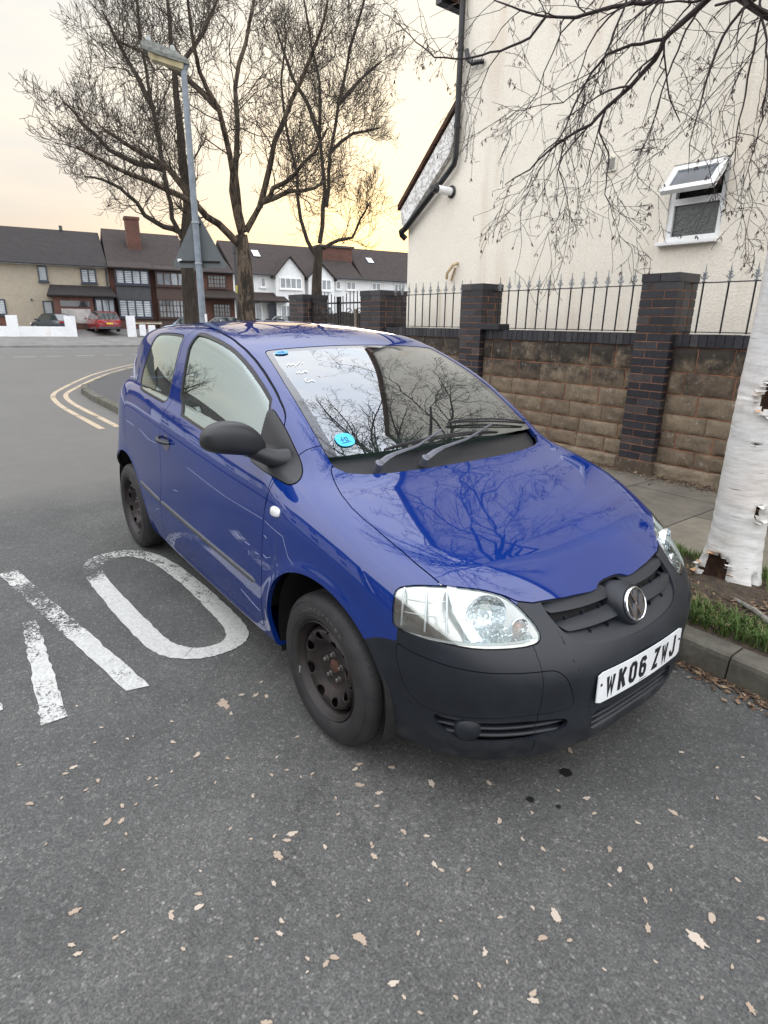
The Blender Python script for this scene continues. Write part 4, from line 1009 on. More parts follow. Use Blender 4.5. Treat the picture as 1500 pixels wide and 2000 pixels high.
    ts.build('crown', BBR, t); ct.build('catkins', plain('brown_catkins', (.075, .035, .030), .8), t)
    # a bare root running over the soil
    mb = MB(); mb.tube([(.52, 1.40, .15), (.66, 1.30, .168), (.78, 1.20, .168), (.92, 1.17, .170), (1.15, 1.16, .165), (1.4, 1.20, .15)], [.010, .014, .015, .013, .012, .008], 8); mb.build('root', plain('grey_root', (.20, .19, .16), .9, scale=40, var=.5), t, smooth=True)
BIRCH_L = BIRCH_DATA
birch()

# ================================================================== far side of the main road
AX = Vector((.1628, .9867, 0)); NX = Vector((.9867, -.1628, 0))     # along the houses, and out to the road
def FT(s, d, z):
    """s: world y where the facade is; d: metres in front (+) or behind (-) the facade"""
    x = -42.5+.165*s; return Vector((x, s, z))+NX*d
class FMB(MB):
    def __init__(s): super().__init__(lambda p: FT(p[0], p[1], p[2]))
# rising ground with pavement and drives
mb = MB(); vs = []; fs = []
prof = [(7.45, .0), (7.40, .12), (3.6, .50), (0, .95), (-30, 1.2), (-200, 1.5)]
ys = [-150, -60, -30, -10, 0, 5, 10, 20, 40, 80, 200]
for s in ys:
    for d, z in prof: vs.append(FT(s, d, z))
for i in range(len(ys)-1):
    for k in range(5): a = i*6+k; fs.append((a, a+1, a+7, a+6))
structure(MB().add(vs, fs).build('far_pavement', plain('far_tarmac_paving', (.16, .155, .145), .9, scale=2, var=.25)))
WHP = render_m('white_painted_wall', (.80, .82, .83), 12, .3)
def front_wall(s0, s1, posts, label, low=1.02, hi=1.60):
    t = thing('garden_wall', label, 'wall', FT((s0+s1)/2, 3.75, .4))
    FMB().box((s0, 3.65, .25), (s1, 3.85, low)).build('wall_panel', WHP, t)
    for a, b in posts: FMB().box((a, 3.60, .25), (b, 3.90, hi)).build('post', WHP, t)
front_wall(-14, 6.30, [(2.92, 3.46), (5.75, 6.32), (-2.0, -1.4), (-7, -6.4)], 'low white garden wall with square posts in front of the beige house', 1.03, 1.62)
front_wall(9.50, 9.51, [(9.02, 9.50)], 'single white gate post beside the red car', .6, 1.68)
t = thing('rubbish_pile', 'heap of old boards and white rubble sacks behind the white gate post', 'rubbish pile', FT(10.0, 3.8, .5))
mb = FMB(); 
for k in range(5): mb.add([(9.5+.12*k, 3.75, 1.28+.04*math.sin(k*2)), (10.6+.1*k, 3.85, 1.30+.05*math.cos(k)), (10.6+.1*k, 3.95, 1.36), (9.5+.12*k, 3.85, 1.34)], [(0, 1, 2, 3)])
mb.box((9.5, 3.6, 1.22), (11.0, 3.9, 1.29)); mb.build('boards', plain('pale_boards', (.50, .46, .36), .8, scale=6, var=.4), t)
FMB().box((9.7, 3.6, .5), (10.05, 3.95, 1.18)).build('sack', WHP, t, bevel=.05); FMB().box((10.2, 3.6, .5), (10.6, 3.95, 1.15)).build('sack', WHP, t, bevel=.05)

BRK = lambda: None
def brickm(name, c1, c2, mo):
    def f(t):
        v = t.coord('Object'); s = t.n('ShaderNodeSeparateXYZ'); t.L.new(v, s.inputs[0]); c = t.n('ShaderNodeCombineXYZ'); t.L.new(s.outputs['Y'], c.inputs[0]); t.L.new(s.outputs['Z'], c.inputs[1])
        b = t.n('ShaderNodeTexBrick'); t.L.new(c.outputs[0], b.inputs['Vector']); b.inputs['Scale'].default_value = 4.4; b.inputs['Mortar Size'].default_value = .018
        b.inputs['Color1'].default_value = (*c1, 1); b.inputs['Color2'].default_value = (*c2, 1); b.inputs['Mortar'].default_value = (*mo, 1)
        col = t.mix(1, b.outputs['Color'], t.ramp(t.noise(v, 2, 5), [(.3, .75), (.7, 1.2)]), 'MULTIPLY'); return t.p(col=col, rough=.9)
    return mat(name, f)
REDB = brickm('red_house_brick', (.115, .040, .026), (.075, .028, .021), (.14, .11, .09))
TILE_D = tilem('dark_concrete_tiles', (.017, .014, .013), col2=(.024, .020, .015)); TILE_B = tilem('brown_house_tiles', (.030, .020, .017), col2=(.028, .024, .018))
BEIGE = render_m('beige_render', (.36, .32, .25), 6, .3); WHR = render_m('white_house_render', (.78, .80, .80), 6, .3)
GREYC = plain('dark_grey_cladding', (.05, .052, .058), .6, scale=5, var=.2)
NAVY = plain('dark_blue_frame', (.030, .038, .055), .4); BRN = plain('dark_brown_frame', (.045, .022, .016), .5); WFR = plain('white_frame', (.80, .81, .80), .4)
WG = opaque_glass('house_window_glass', (.20, .23, .25)); BLIND = plain('pale_window_blind', (.45, .48, .50), .7, scale=3, var=.3); WGD = opaque_glass('dark_house_glass', (.03, .035, .04))
def window(parent, s0, s1, z0, z1, d, frame, glass_, lights=1, bars=0, blind=False, fw=.07):
    """frame standing d in front of the facade; panes set in it"""
    f = FMB(); w = thing('window', None, None); w.parent = parent; w.location = FT((s0+s1)/2, d, z0)-parent.location
    f.box((s0, d, z0), (s0+fw, d+.08, z1)); f.box((s1-fw, d, z0), (s1, d+.08, z1)); f.box((s0+fw, d, z0), (s1-fw, d+.08, z0+fw)); f.box((s0+fw, d, z1-fw), (s1-fw, d+.08, z1))
    W_ = (s1-s0-fw)/lights
    for k in range(1, lights): f.box((s0+W_*k, d, z0+fw), (s0+W_*k+fw, d+.075, z1-fw))
    f.build('frame', frame, w)
    FMB().box((s0+.01, d+.02, z0+.01), (s1-.01, d+.04, z1-.01)).build('pane', glass_, w)
    if bars:
        m = FMB()
        for k in range(lights):
            a, b = s0+W_*k+fw, s0+W_*(k+1)
            for q in range(1, bars): m.box((a, d+.04, z0+(z1-z0)*q/bars-.02), (b, d+.06, z0+(z1-z0)*q/bars+.02))
            m.box(((a+b)/2-.018, d+.04, z0+fw), ((a+b)/2+.018, d+.062, z1-fw))
        m.build('glazing_bars', frame, w)
    if blind:
        m = FMB()
        for k in range(lights):
            a, b = s0+W_*k+fw+.02, s0+W_*(k+1)-.02
            nn = 7
            for q in range(nn): zz = z0+fw+(z1-z0-2*fw)*q/nn; m.box((a, d+.041, zz+.01), (b, d+.046, zz+(z1-z0-2*fw)/nn*.72))
        m.build('blind', BLIND, w)
    FMB().box((s0-.05, d, z0-.08), (s1+.05, d+.13, z0-.002)).build('sill', frame, w)
    return w
def roof_gable(parent, s0, s1, ze, zr, m, deep=8.0, d0=.35, hipl=0, hipr=0, name='roof'):
    f = FMB(); r = -deep/2; t_ = .09
    A = [(s0-.0, d0, ze), (s1+.0, d0, ze), (s1-hipr, r, zr), (s0+hipl, r, zr), (s0, -deep, ze), (s1, -deep, ze)]
    B = [(a, b, c-t_) for a, b, c in A]
    f.add(A+B, [(0, 1, 2, 3), (4, 3, 2, 5), (0, 3, 4), (1, 5, 2), (6, 9, 8, 7), (10, 11, 8, 9), (0, 6, 7, 1)])
    return f.build(name, m, parent)
def house(label, s0, s1, wall, ze=4.62, extra=None):
    t = thing('terraced_house', label, 'house', FT((s0+s1)/2, 0, .8))
    FMB().box((s0+.002, -8, .3), (s1-.002, 0, ze)).build('wall', wall, t)
    FMB().box((s0, .0, ze-.06), (s1, .32, ze+.0)).build('soffit', WFR if wall is not REDB else BRN, t)
    FMB().box((s0, .33, ze-.02), (s1, .43, ze+.06)).build('gutter', GREYC, t)
    return t
def lean_roof(parent, s0, s1, z0, z1, d, m, inset=.25):
    f = FMB(); f.add([(s0, d, z0), (s1, d, z0), (s1-inset, .01, z1), (s0+inset, .01, z1), (s0, d, z0-.08), (s1, d, z0-.08), (s1, .01, z0-.08), (s0, .01, z0-.08)], [(0, 1, 2, 3), (4, 7, 6, 5), (0, 4, 5, 1), (0, 3, 7, 4), (1, 5, 6, 2)]); return f.build('porch_roof', m, parent)
# house A, beige render
A = house('long beige rendered house with dark tiled roof and porch, behind the white garden wall', -14, 8.62, BEIGE)
roof_gable(A, -14.3, 8.6, 4.66, 7.05, TILE_D, hipl=3)
window(A, 4.75, 5.25, 3.62, 4.50, .0, NAVY, WG, 1); window(A, 7.05, 7.92, 3.62, 4.46, 0, NAVY, WG, 2, blind=True); window(A, 1.2, 2.82, 1.63, 2.53, 0, NAVY, WG, 2, blind=True); window(A, 4.75, 5.28, 1.4, 2.50, 0, NAVY, WG, 1)
window(A, .6, 1.4, 3.62, 4.5, 0, NAVY, WG, 2); window(A, -4, -2.4, 3.4, 4.5, 0, NAVY, WG, 3); window(A, -4, -2.4, 1.5, 2.6, 0, NAVY, WG, 3)
FMB().box((1.0, .0, .7), (2.95, .06, 1.52)).build('brick_panel', REDB, A)
lean_roof(A, 5.05, 8.9, 2.84, 3.46, 1.2, TILE_D)
FMB().box((5.35, .0, .7), (7.5, 1.0, 2.78)).build('porch', REDB, A); FMB().box((5.7, 1.0, 1.2), (7.3, 1.03, 2.05)).build('porch_blocks', plain('grey_concrete_block', (.40, .39, .37), .9, scale=3, var=.3), A)
FMB().box((5.7, 1.0, 2.18), (7.3, 1.04, 2.52)).build('porch_window', WGD, A); FMB().box((7.6, .9, .9), (8.7, .95, 2.76)).build('front_door', NAVY, A)
for a, b in ((7.68, 7.95), (8.05, 8.35), (8.42, 8.65)): FMB().box((a, .95, 1.3), (b, .97, 2.6)).build('door_glass', WG, A)
FMB().tube([(4.2, .02, 2.55), (4.2, .12, 2.55)], .06, 8).build('vent', GREYC, A)
FMB().tube([(8.5, .1, .8), (8.5, .1, 4.9)], .05, 8).build('downpipe', GREYC, A)
mb = FMB(); mb.tube([(6.4, -3.9, 7.0), (6.4, -3.9, 7.3)], .10, 8); mb.build('roof_vent', GREYC, A)
# house B with grey bays
B_ = house('red brick house with dark grey two-storey bay window and tall chimney', 8.62, 11.25, REDB)
roof_gable(B_, 8.6, 11.25, 4.66, 7.35, TILE_B, hipl=.2); roof_gable(B_, 8.6, 11.25, 4.62, 5.3, TILE_B, deep=1.8, d0=.75, hipl=.1, hipr=.1, name='bay_roof')
FMB().box((8.95, .0, .9), (10.98, .50, 4.52)).build('bay', GREYC, B_)
window(B_, 8.98, 10.95, 3.62, 4.50, .50, NAVY, WG, 4, blind=True); window(B_, 8.98, 10.95, 1.60, 2.72, .50, NAVY, WG, 4, blind=True)
FMB().box((8.95, .50, .7), (10.98, .53, 1.50)).build('bay_base', REDB, B_)
ch = FMB().box((10.15, -2.5, 5.3), (10.98, -1.7, 7.85)).build('chimney', REDB, B_); FMB().box((10.10, -2.55, 7.75), (11.03, -1.65, 7.92)).build('chimney_cap', REDB, ch)
for k in (10.35, 10.75): FMB().lathe([(.11, 7.92), (.09, 8.2), (0, 8.2)], (0, 0, 0), (0, 0, 1), 10).build('chimney_pot', plain('terracotta_pot', (.3, .12, .06), .9), ch) if False else None
# house C
C_ = house('red brick house with brown bay windows behind the thick tree trunk', 11.25, 13.75, REDB)
roof_gable(C_, 11.25, 13.75, 4.66, 7.25, TILE_B); roof_gable(C_, 11.25, 13.7, 4.62, 5.2, TILE_B, deep=1.8, d0=.7, hipl=.1, hipr=.1, name='bay_roof')
FMB().box((11.35, .0, .9), (13.25, .45, 4.52)).build('bay', plain('brown_tile_hanging', (.075, .05, .042), .8, scale=12, var=.3), C_)
window(C_, 11.38, 13.22, 3.62, 4.46, .45, BRN, WG, 4, 0); window(C_, 11.38, 13.22, 1.60, 2.78, .45, BRN, WG, 4, 3)
# house D
D_ = house('red brick house with leaded windows and brown tiled porch between the two trunks', 13.75, 16.5, REDB)
roof_gable(D_, 13.75, 16.5, 4.66, 6.95, TILE_B, hipr=.4); window(D_, 14.75, 16.0, 3.62, 4.46, .0, BRN, WGD, 3, 3); lean_roof(D_, 13.9, 16.75, 2.98, 3.5, 1.0, TILE_B); window(D_, 15.0, 16.2, 1.5, 2.6, 0, BRN, WGD, 3, 4)
# white houses
def white_house(label, s0, s1, gable, seed):
    t = house(label, s0, s1, WHR)
    roof_gable(t, s0, s1, 4.66, 7.15, TILE_B)
    g0, g1, gz = gable
    FMB().box((g0+.08, .0, .6), (g1-.08, .55, 4.66)).build('gabled_bay', WHR, t)
    f = FMB(); m = (g0+g1)/2
    f.prism([(g0+.08, 4.66), (g1-.08, 4.66), (m, gz-.12)], 1, .0, .55); f.build('gable', WHR, t)
    f = FMB()
    for a, b in ((g0-.12, m), (g1+.12, m)):
        za = 4.50
        f.add([(a, .75, za), (b, .75, gz), (b, -2.4, gz), (a, -2.4, za), (a, .75, za-.10), (b, .75, gz-.10), (b, -2.4, gz-.1), (a, -2.4, za-.1)], [(0, 1, 2, 3), (4, 5, 6, 7), (0, 1, 5, 4), (0, 3, 7, 4)])
    f.build('gable_roof', TILE_B, t)
    window(t, g0+.35, g1-.30, 3.72, 4.48, .55, WFR, WG, 4)
    window(t, g0+.35, g1-.30, 1.55, 2.62, .55, WFR, WG, 4)
    return t
E_ = white_house('white rendered house with pointed gable, rooflight and tiled porch, behind the pale trunk', 16.5, 21.62, (19.3, 21.6, 5.95), 1)
window(E_, 17.25, 17.80, 3.80, 4.44, 0, WFR, WG, 1); window(E_, 18.42, 18.80, 3.80, 4.46, 0, WFR, WG, 1); lean_roof(E_, 16.9, 20.1, 2.86, 3.45, 1.3, TILE_B)
FMB().box((18.85, .3, .9), (19.6, .34, 2.70)).build('front_door', NAVY, E_); window(E_, 17.4, 18.4, 1.3, 2.7, .2, WFR, WG, 2)
FMB().add([(18.6, -1.85, 6.02), (19.1, -1.85, 6.02), (19.1, -2.6, 6.50), (18.6, -2.6, 6.50)], [(0, 1, 2, 3)]).build('rooflight', plain('pale_rooflight', (.62, .66, .70), .2), E_)
F_ = white_house('white rendered house with a low gable half hidden by the slim tree', 21.62, 26.35, (21.75, 23.9, 5.60), 2)
window(F_, 25.05, 25.85, 3.86, 4.46, 0, WFR, WG, 2); window(F_, 24.2, 24.6, 3.86, 4.46, 0, WFR, WG, 1)
G_ = house('white rendered end house with flat roofed brick loft and rooflight, beside the cream house corner', 26.35, 40, WHR)
roof_gable(G_, 26.35, 40, 4.66, 7.3, TILE_B, hipl=.5); window(G_, 27.2, 28.0, 3.90, 4.46, 0, WFR, WG, 2); window(G_, 29.2, 30.2, 3.85, 4.48, 0, WFR, WG, 3); window(G_, 29.0, 30.4, 1.9, 3.0, 0, WFR, WG, 3)
lean_roof(G_, 26.6, 29.4, 3.0, 3.5, 1.2, TILE_B)
FMB().box((23.9, -5.2, 5.2), (26.6, -2.2, 7.05)).build('loft_extension', REDB, G_); FMB().box((23.8, -5.3, 7.05), (26.75, -2.1, 7.2)).build('loft_roof', GREYC, G_)
FMB().add([(27.9, -1.9, 6.1), (28.4, -1.9, 6.1), (28.4, -2.5, 6.5), (27.9, -2.5, 6.5)], [(0, 1, 2, 3)]).build('rooflight', plain('pale_rooflight', (.62, .66, .70), .2), G_)

# ---- cars parked on the drives
def far_car(label, o, heading, col, L=4.1, W=1.75, H=1.5, est=False, plate=(.75, .55, .05), group=None, k=.72):
    """small car built round its own origin, nose along +x, then turned"""
    root = thing('parked_car', label, 'car', o, group)
    ca, sa = math.cos(heading), math.sin(heading)
    def T(p): return Vector((o[0]+(p[0]*ca-p[1]*sa)*k, o[1]+(p[0]*sa+p[1]*ca)*k, o[2]+p[2]*k))
    def loft(name, secs, m, cap=True):
        vs = []; fs = []; m_ = len(secs[0])
        for s in secs: vs += s
        for i in range(len(secs)-1):
            for j in range(m_): fs.append((i*m_+j, i*m_+(j+1) % m_, (i+1)*m_+(j+1) % m_, (i+1)*m_+j))
        if cap: fs += [tuple(range(m_)), tuple(range((len(secs)-1)*m_, len(secs)*m_))]
        return MB(T).add(vs, fs).build(name, m, root, smooth=True, angle=42)
    h = L/2; w = W/2; bz = H*.62
    def sec(x, hw, z0, z1, hw2=None, sh=.06):
        hw2 = hw2 or hw*.93
        return [(x, -hw*.94, z0), (x, hw*.94, z0), (x, hw, z0+.22), (x, hw, (z0+z1)/2+.08), (x, hw2, z1-.02), (x, hw2-.05, z1), (x, -hw2+.05, z1), (x, -hw2, z1-.02), (x, -hw, (z0+z1)/2+.08), (x, -hw, z0+.22)]
    cp = plain('far_paint_%s' % name_of(col), col, .25, scale=2, var=.08, coat=1.0)
    body = loft('body', [sec(-h, w*.80, .35, bz*.80), sec(-h+.08, w*.93, .28, bz*.98), sec(-h+.5, w, .24, bz), sec(-.3, w, .22, bz), sec(h*.42, w, .22, bz*.98), sec(h-.35, w*.95, .25, bz*.82), sec(h-.06, w*.86, .30, bz*.66), sec(h, w*.72, .38, bz*.52)], cp)
    def g(x, hw, z): return [(x, -hw, z), (x, hw, z)]
    rb, rf = (-h+.10, -h+.32) if est else (-h+.18, -h+.75)
    # glasshouse as one body with pillars
    z0 = bz-.03; hw0, hw1 = w*.92, w*.72
    pr = [(rb, z0), (rf, H-.05), (rf+.3, H), (.05, H), (.35, H-.05), (h*.52, z0)]
    vs = []
    for x, z in pr: q = hw0+(hw1-hw0)*(z-z0)/(H-z0); vs += [(x, -q, z), (x, q, z)]
    MB(T).add(vs, [(0, 1, 3, 2), (2, 3, 5, 4), (4, 5, 7, 6), (6, 7, 9, 8), (8, 9, 11, 10), (0, 2, 4, 6, 8, 10), (1, 11, 9, 7, 5, 3)]).build('windows', opaque_glass('far_car_glass', (.035, .045, .045)), root)
    vs = []
    rp = [(rf-.02, H-.045), (rf+.3, H+.012), (.05, H+.012), (.36, H-.04)]
    for x, z in rp: vs += [(x, -hw1*.98, z), (x, hw1*.98, z), (x, -hw1*.98, z-.05), (x, hw1*.98, z-.05)]
    MB(T).add(vs, [(0, 1, 5, 4), (4, 5, 9, 8), (8, 9, 13, 12), (0, 4, 6, 2), (4, 8, 10, 6), (8, 12, 14, 10), (1, 3, 7, 5), (5, 7, 11, 9), (9, 11, 15, 13), (0, 2, 3, 1), (12, 13, 15, 14)]).build('roof', cp, root)
    for sg in (-1, 1):
        mb = MB(T)
        for (xa, za, xb, zb2) in ((rf, H-.03, rb+.04, z0), (-.15, H-.02, -.10, z0), (.34, H-.04, h*.50, z0)):
            qa, qb = hw1+.004, hw0+.006; mb.add([(xa-.04, sg*qa, za), (xa+.04, sg*qa, za), (xb+.05, sg*qb, zb2), (xb-.05, sg*qb, zb2), (xa-.04, sg*(qa-.03), za), (xa+.04, sg*(qa-.03), za), (xb+.05, sg*(qb-.03), zb2), (xb-.05, sg*(qb-.03), zb2)], [(0, 1, 2, 3), (4, 5, 6, 7), (0, 3, 7, 4), (1, 2, 6, 5)])
        mb.build('pillars', cp, root)
        MB(T).box((h*.40, sg*w*1.0, bz-.04), (h*.40+.16, sg*(w+.16), bz+.10)).build('door_mirror', cp, root, bevel=.02)
        for x in (-h*.60, h*.62):
            c = T((x, sg*(w-.01), .31)); ax = Vector((-sa*sg, ca*sg, 0))
            wh = MB().lathe([(a_*k, b_*k) for a_, b_ in ((.20, .0), (.25, .012), (.305, -.01), (.315, -.03), (.315, -.19), (.20, -.2))], c, ax, 24).build('wheel', TYREF, root, smooth=True, angle=40)
            MB().lathe([(a_*k, b_*k) for a_, b_ in ((0, -.01), (.05, -.004), (.19, -.012), (.21, -.03))], c, ax, 16).build('rim', RIMF, wh, smooth=True, angle=40)
        MB(T).box((-h-.004, sg*w*.50, bz*.74), (-h+.12, sg*w*.93, bz*.90)).build('tail_light', LAMPR, root, bevel=.012)
        MB(T).box((h-.22, sg*w*.45, bz*.56), (h-.035, sg*w*.88, bz*.70)).build('headlight', WFR, root, bevel=.02)
    MB(T).box((-h-.014, -.26, bz*.62), (-h+.01, .26, bz*.62+.11)).build('number_plate', plain('rear_plate_yellow', plate, .5), root)
    MB(T).box((-h-.02, -w*.86, .24), (-h+.10, w*.86, .44)).build('bumper', GREYC, root, bevel=.02)
    MB(T).box((h-.10, -w*.80, .24), (h+.015, w*.80, .42)).build('bumper', GREYC, root, bevel=.02)
    return root
def name_of(c): return '%02x%02x%02x' % tuple(int(v*255) for v in c)
TYREF = plain('far_tyre', (.02, .02, .02), .8); RIMF = plain('far_rim', (.22, .23, .24), .35, .6); LAMPR = plain('far_tail_lamp', (.38, .01, .012), .25)
hd_ = math.atan2(-NX.y, -NX.x)   # nose towards the houses
def fp(s, d, z): p = FT(s, d, z); return (p.x, p.y, p.z)
far_car('dark grey hatchback seen from behind over the white garden wall', fp(5.15, 1.9, .76), hd_+rad(38), (.030, .040, .050), 3.7, 1.65, 1.38, group='cars on the drives across the road')
far_car('red off-roader with yellow rear plate between the white gate posts', fp(7.80, 2.2, .74), hd_+rad(12), (.22, .012, .016), 4.2, 1.95, 1.62, True, group='cars on the drives across the road')
far_car('silver estate car showing only its roof above the blue car, under the brick house', fp(14.3, 4.9, .62), hd_+rad(70), (.42, .46, .48), 4.4, 1.75, 1.46, group='cars on the drives across the road')
far_car('white hatchback partly hidden behind the pale tree trunk', fp(17.9, 5.6, .62), hd_+rad(75), (.62, .64, .64), 4.1, 1.72, 1.66, group='cars on the drives across the road')
far_car('pale blue car roof corner beside the thick trunk above the blue car', fp(12.3, 4.3, .60), hd_+rad(80), (.34, .42, .52), 3.9, 1.7, 1.44, group='cars on the drives across the road')
far_car('dark teal car seen through the railings at the corner of the cream house', fp(25.6, 5.4, .60), hd_+rad(85), (.03, .06, .065), 4.2, 1.75, 1.62, group='cars on the drives across the road')
# black arched planters/bollards in front of the white house
for k in range(3):
    p = FT(16.2+k*.78, 6.2, .1); mb = MB(lambda q, p=p: (p.x+q[1], p.y+q[0], q[2])); pts = [(-.34, .1)]+[(-.34*math.cos(PI*i/10), 1.42+.22*math.sin(PI*i/10)) for i in range(11)]+[(.34, .1)]
    vs = [(a, 0, z) for a, z in pts]+[(a, .06, z) for a, z in pts]; n = len(pts)
    g = mb.add(vs, [tuple(range(n)), tuple(range(n, 2*n))]+[(i, (i+1) % n, n+(i+1) % n, n+i) for i in range(n)]).build('fence_panel', IRON, None)
    origin_to(g, (p.x, p.y, .1)); tag(g, 'round-topped black fence panel in front of the white car', 'fence panel', 'round topped black panels by the road')

# ================================================================== across the side road, behind the photographer (seen only in reflections)
def behind():
    def bt(x0, x1, y, wall, label, ze=5.0, zr=7.8):
        t = thing('street_house', label, 'house', ((x0+x1)/2, y, 0))
        MB().box((x0, y-8, 0), (x1, y, ze)).build('wall', wall, t)
        MB().prism([(y+.4, ze-.1), (y-4, zr), (y-8.4, ze-.1)], 0, x0-.3, x1+.3).build('roof', TILE_D, t)
        n = int((x1-x0)/3.2)
        for k in range(n):
            a = x0+1.0+k*(x1-x0-1)/n
            for z in (1.0, 3.3):
                w = MB().box((a, y, z), (a+1.4, y+.06, z+1.2)).build('window', WFR, t); MB().box((a+.1, y+.05, z+.1), (a+.66, y+.075, z+1.1)).build('pane', WGD, w); MB().box((a+.74, y+.05, z+.1), (a+1.3, y+.075, z+1.1)).build('pane', WGD, w)
    bt(-15.5, -3.0, -13.5, WHR, 'white house with dark roof across the side road, reflected in the door window')
    bt(-1.5, 9.0, -13.5, REDB, 'brick house across the side road behind the viewer')
    bt(10.5, 22, -13.5, WHR, 'white house across the side road to the right of the viewer')
    s = MB().box((-40, -8.2, 0), (30, -7.2, .12)); structure(s.build('opposite_pavement', TARM))
    for i, (x, y, h) in enumerate(((-49, -19.5, 11.5), (5.0, -18, 8.0))):
        r = random.Random(70+i); t = thing('bare_tree', ('bare tree standing behind the white houses across the main road, reflected in the door window', 'bare tree behind the brick house across the side road')[i], 'tree', (x, y, 0))
        ts = TubeSet(); ts.add([(x, y, 0), (x, y, 2), (x+.1, y, h*.5)], [.3, .26, .2], 8); tw = TubeSet()
        for k in range(9):
            a = 2*PI*k/9+r.random(); grow(tw, r, (x, y, h*.32+.25*k), (math.cos(a)*.7, math.sin(a)*.7, .9), h*.42, .10, 1, 4, .3, .16, (4, 5), .62, .010)
        ts.build('trunk', BARK, t); tw.build('crown', TWIG, t)
for (s0, s1, g, lb) in ((-30, -14.3, (-22, -19.5, 5.9), 'white house across the main road beyond the left edge, reflected in the door window'), (-47, -31, (-38, -35.5, 5.9), 'second white house across the main road, reflected in the quarter window')):
    H_ = white_house(lb, s0, s1, g, 9)
    for k in range(5):
        a_ = s0+1+k*2.9
        if not (g[0]-1.4 < a_ < g[1]): window(H_, a_, a_+1.2, 3.5, 4.5, 0, WFR, WGD, 2); window(H_, a_, a_+1.2, 1.5, 2.7, 0, WFR, WGD, 2)
behind()
# ================================================================== the blue hatchback
def spl(xs,ys):
    """natural-ish cubic spline (C2), linear extrapolation"""
    xs=np.array(xs,float);ys=np.array(ys,float);n=len(xs);h=np.diff(xs)
    A=np.eye(n);b=np.zeros(n)
    for i in range(1,n-1):
        A[i,i-1]=h[i-1];A[i,i]=2*(h[i-1]+h[i]);A[i,i+1]=h[i];b[i]=6*((ys[i+1]-ys[i])/h[i]-(ys[i]-ys[i-1])/h[i-1])
    m=np.linalg.solve(A,b)
    s0=(ys[1]-ys[0])/h[0]-h[0]*(2*m[0]+m[1])/6; s1=(ys[-1]-ys[-2])/h[-1]+h[-1]*(m[-2]+2*m[-1])/6
    def f(x):
        x=np.asarray(x,float);i=np.clip(np.searchsorted(xs,x)-1,0,n-2)
        d=np.clip(x,xs[0],xs[-1]);t=d-xs[i];u=xs[i+1]-d
        v=(m[i]*u**3+m[i+1]*t**3)/(6*h[i])+(ys[i]/h[i]-m[i]*h[i]/6)*u+(ys[i+1]/h[i]-m[i+1]*h[i]/6)*t
        return v+np.where(x<xs[0],(x-xs[0])*s0,0)+np.where(x>xs[-1],(x-xs[-1])*s1,0)
    return f
def smax(a,b,r):
    h=np.clip(0.5+0.5*(a-b)/r,0,1); return b+(a-b)*h+r*h*(1-h)
def smin(a,b,r): return -smax(-a,-b,r)
def sst(a,b,x):
    t=np.clip((x-a)/(b-a),0,1); return t*t*(3-2*t)
XF,XR=-0.3,-2.4
rF=spl(np.radians([-13.3,0,13.3,27.6,36.2,48.8,60.6,69.9,80,90]),[1.086,1.065,1.084,1.096,1.084,1.003,.918,.873,.845,.833])
rR=spl(np.radians([-24.4,0,24.4,42.5,57.3,72,80,90]),[.725,.67,.725,.81,.835,.822,.812,.806])
Wx=spl([-3.2,-2.4,-2.0,-1.3,-.6,-.3,0],[.79,.806,.818,.830,.834,.833,.828])
insL=spl([.10,.18,.25,.35,.5,.65,1.2],[.085,.048,.03,.012,0,0,0])
insU=spl([-.6,-.45,-.30,-.18,-.10,-.04,0,.05],[0,.0,.0,.008,.022,.042,.064,.10])
insF=spl([.10,.2,.28,.36,.45,.52,.58,.66,.73,.80,.9],[.06,.02,.004,.006,.0,.010,.033,.085,.155,.25,.42])
insR=spl([.10,.2,.3,.5,.62,.70,.9,1.1,1.3],[.06,.02,.0,-.03,-.02,.035,.06,.10,.16])
zb=spl([-3.1,-2.6,-2.1,-1.5,-1.0,-.6,-.3,0,.3,.8],[1.10,1.10,1.09,1.055,1.01,.975,.955,.93,.90,.85])
hc=spl([-.5,-.3,-.15,0,.15,.35,.5,.62,.7],[1.0,.975,.945,.907,.862,.802,.738,.668,.62])
hd=spl([-.5,-.2,-.05,.15,.4,.6,.8],[.0,0.01,.012,.016,.026,.04,.06])
hr=spl([-3.0,-2.6,-2.2,-1.8,-1.4,-1.1,-.88,-.6],[1.40,1.468,1.502,1.508,1.490,1.452,1.404,1.33])
rxx=spl([.6,.9,1.1,1.3,1.45,1.6],[-3.06,-3.0,-2.94,-2.83,-2.70,-2.55])
gb=spl([-3.0,-2.6,-2.2,-1.5,-.9,-.5,-.2,.1],[.59,.685,.74,.752,.745,.722,.69,.65])
ARF=(-.03,.30,.358);ARR=(-2.50,.29,.358)
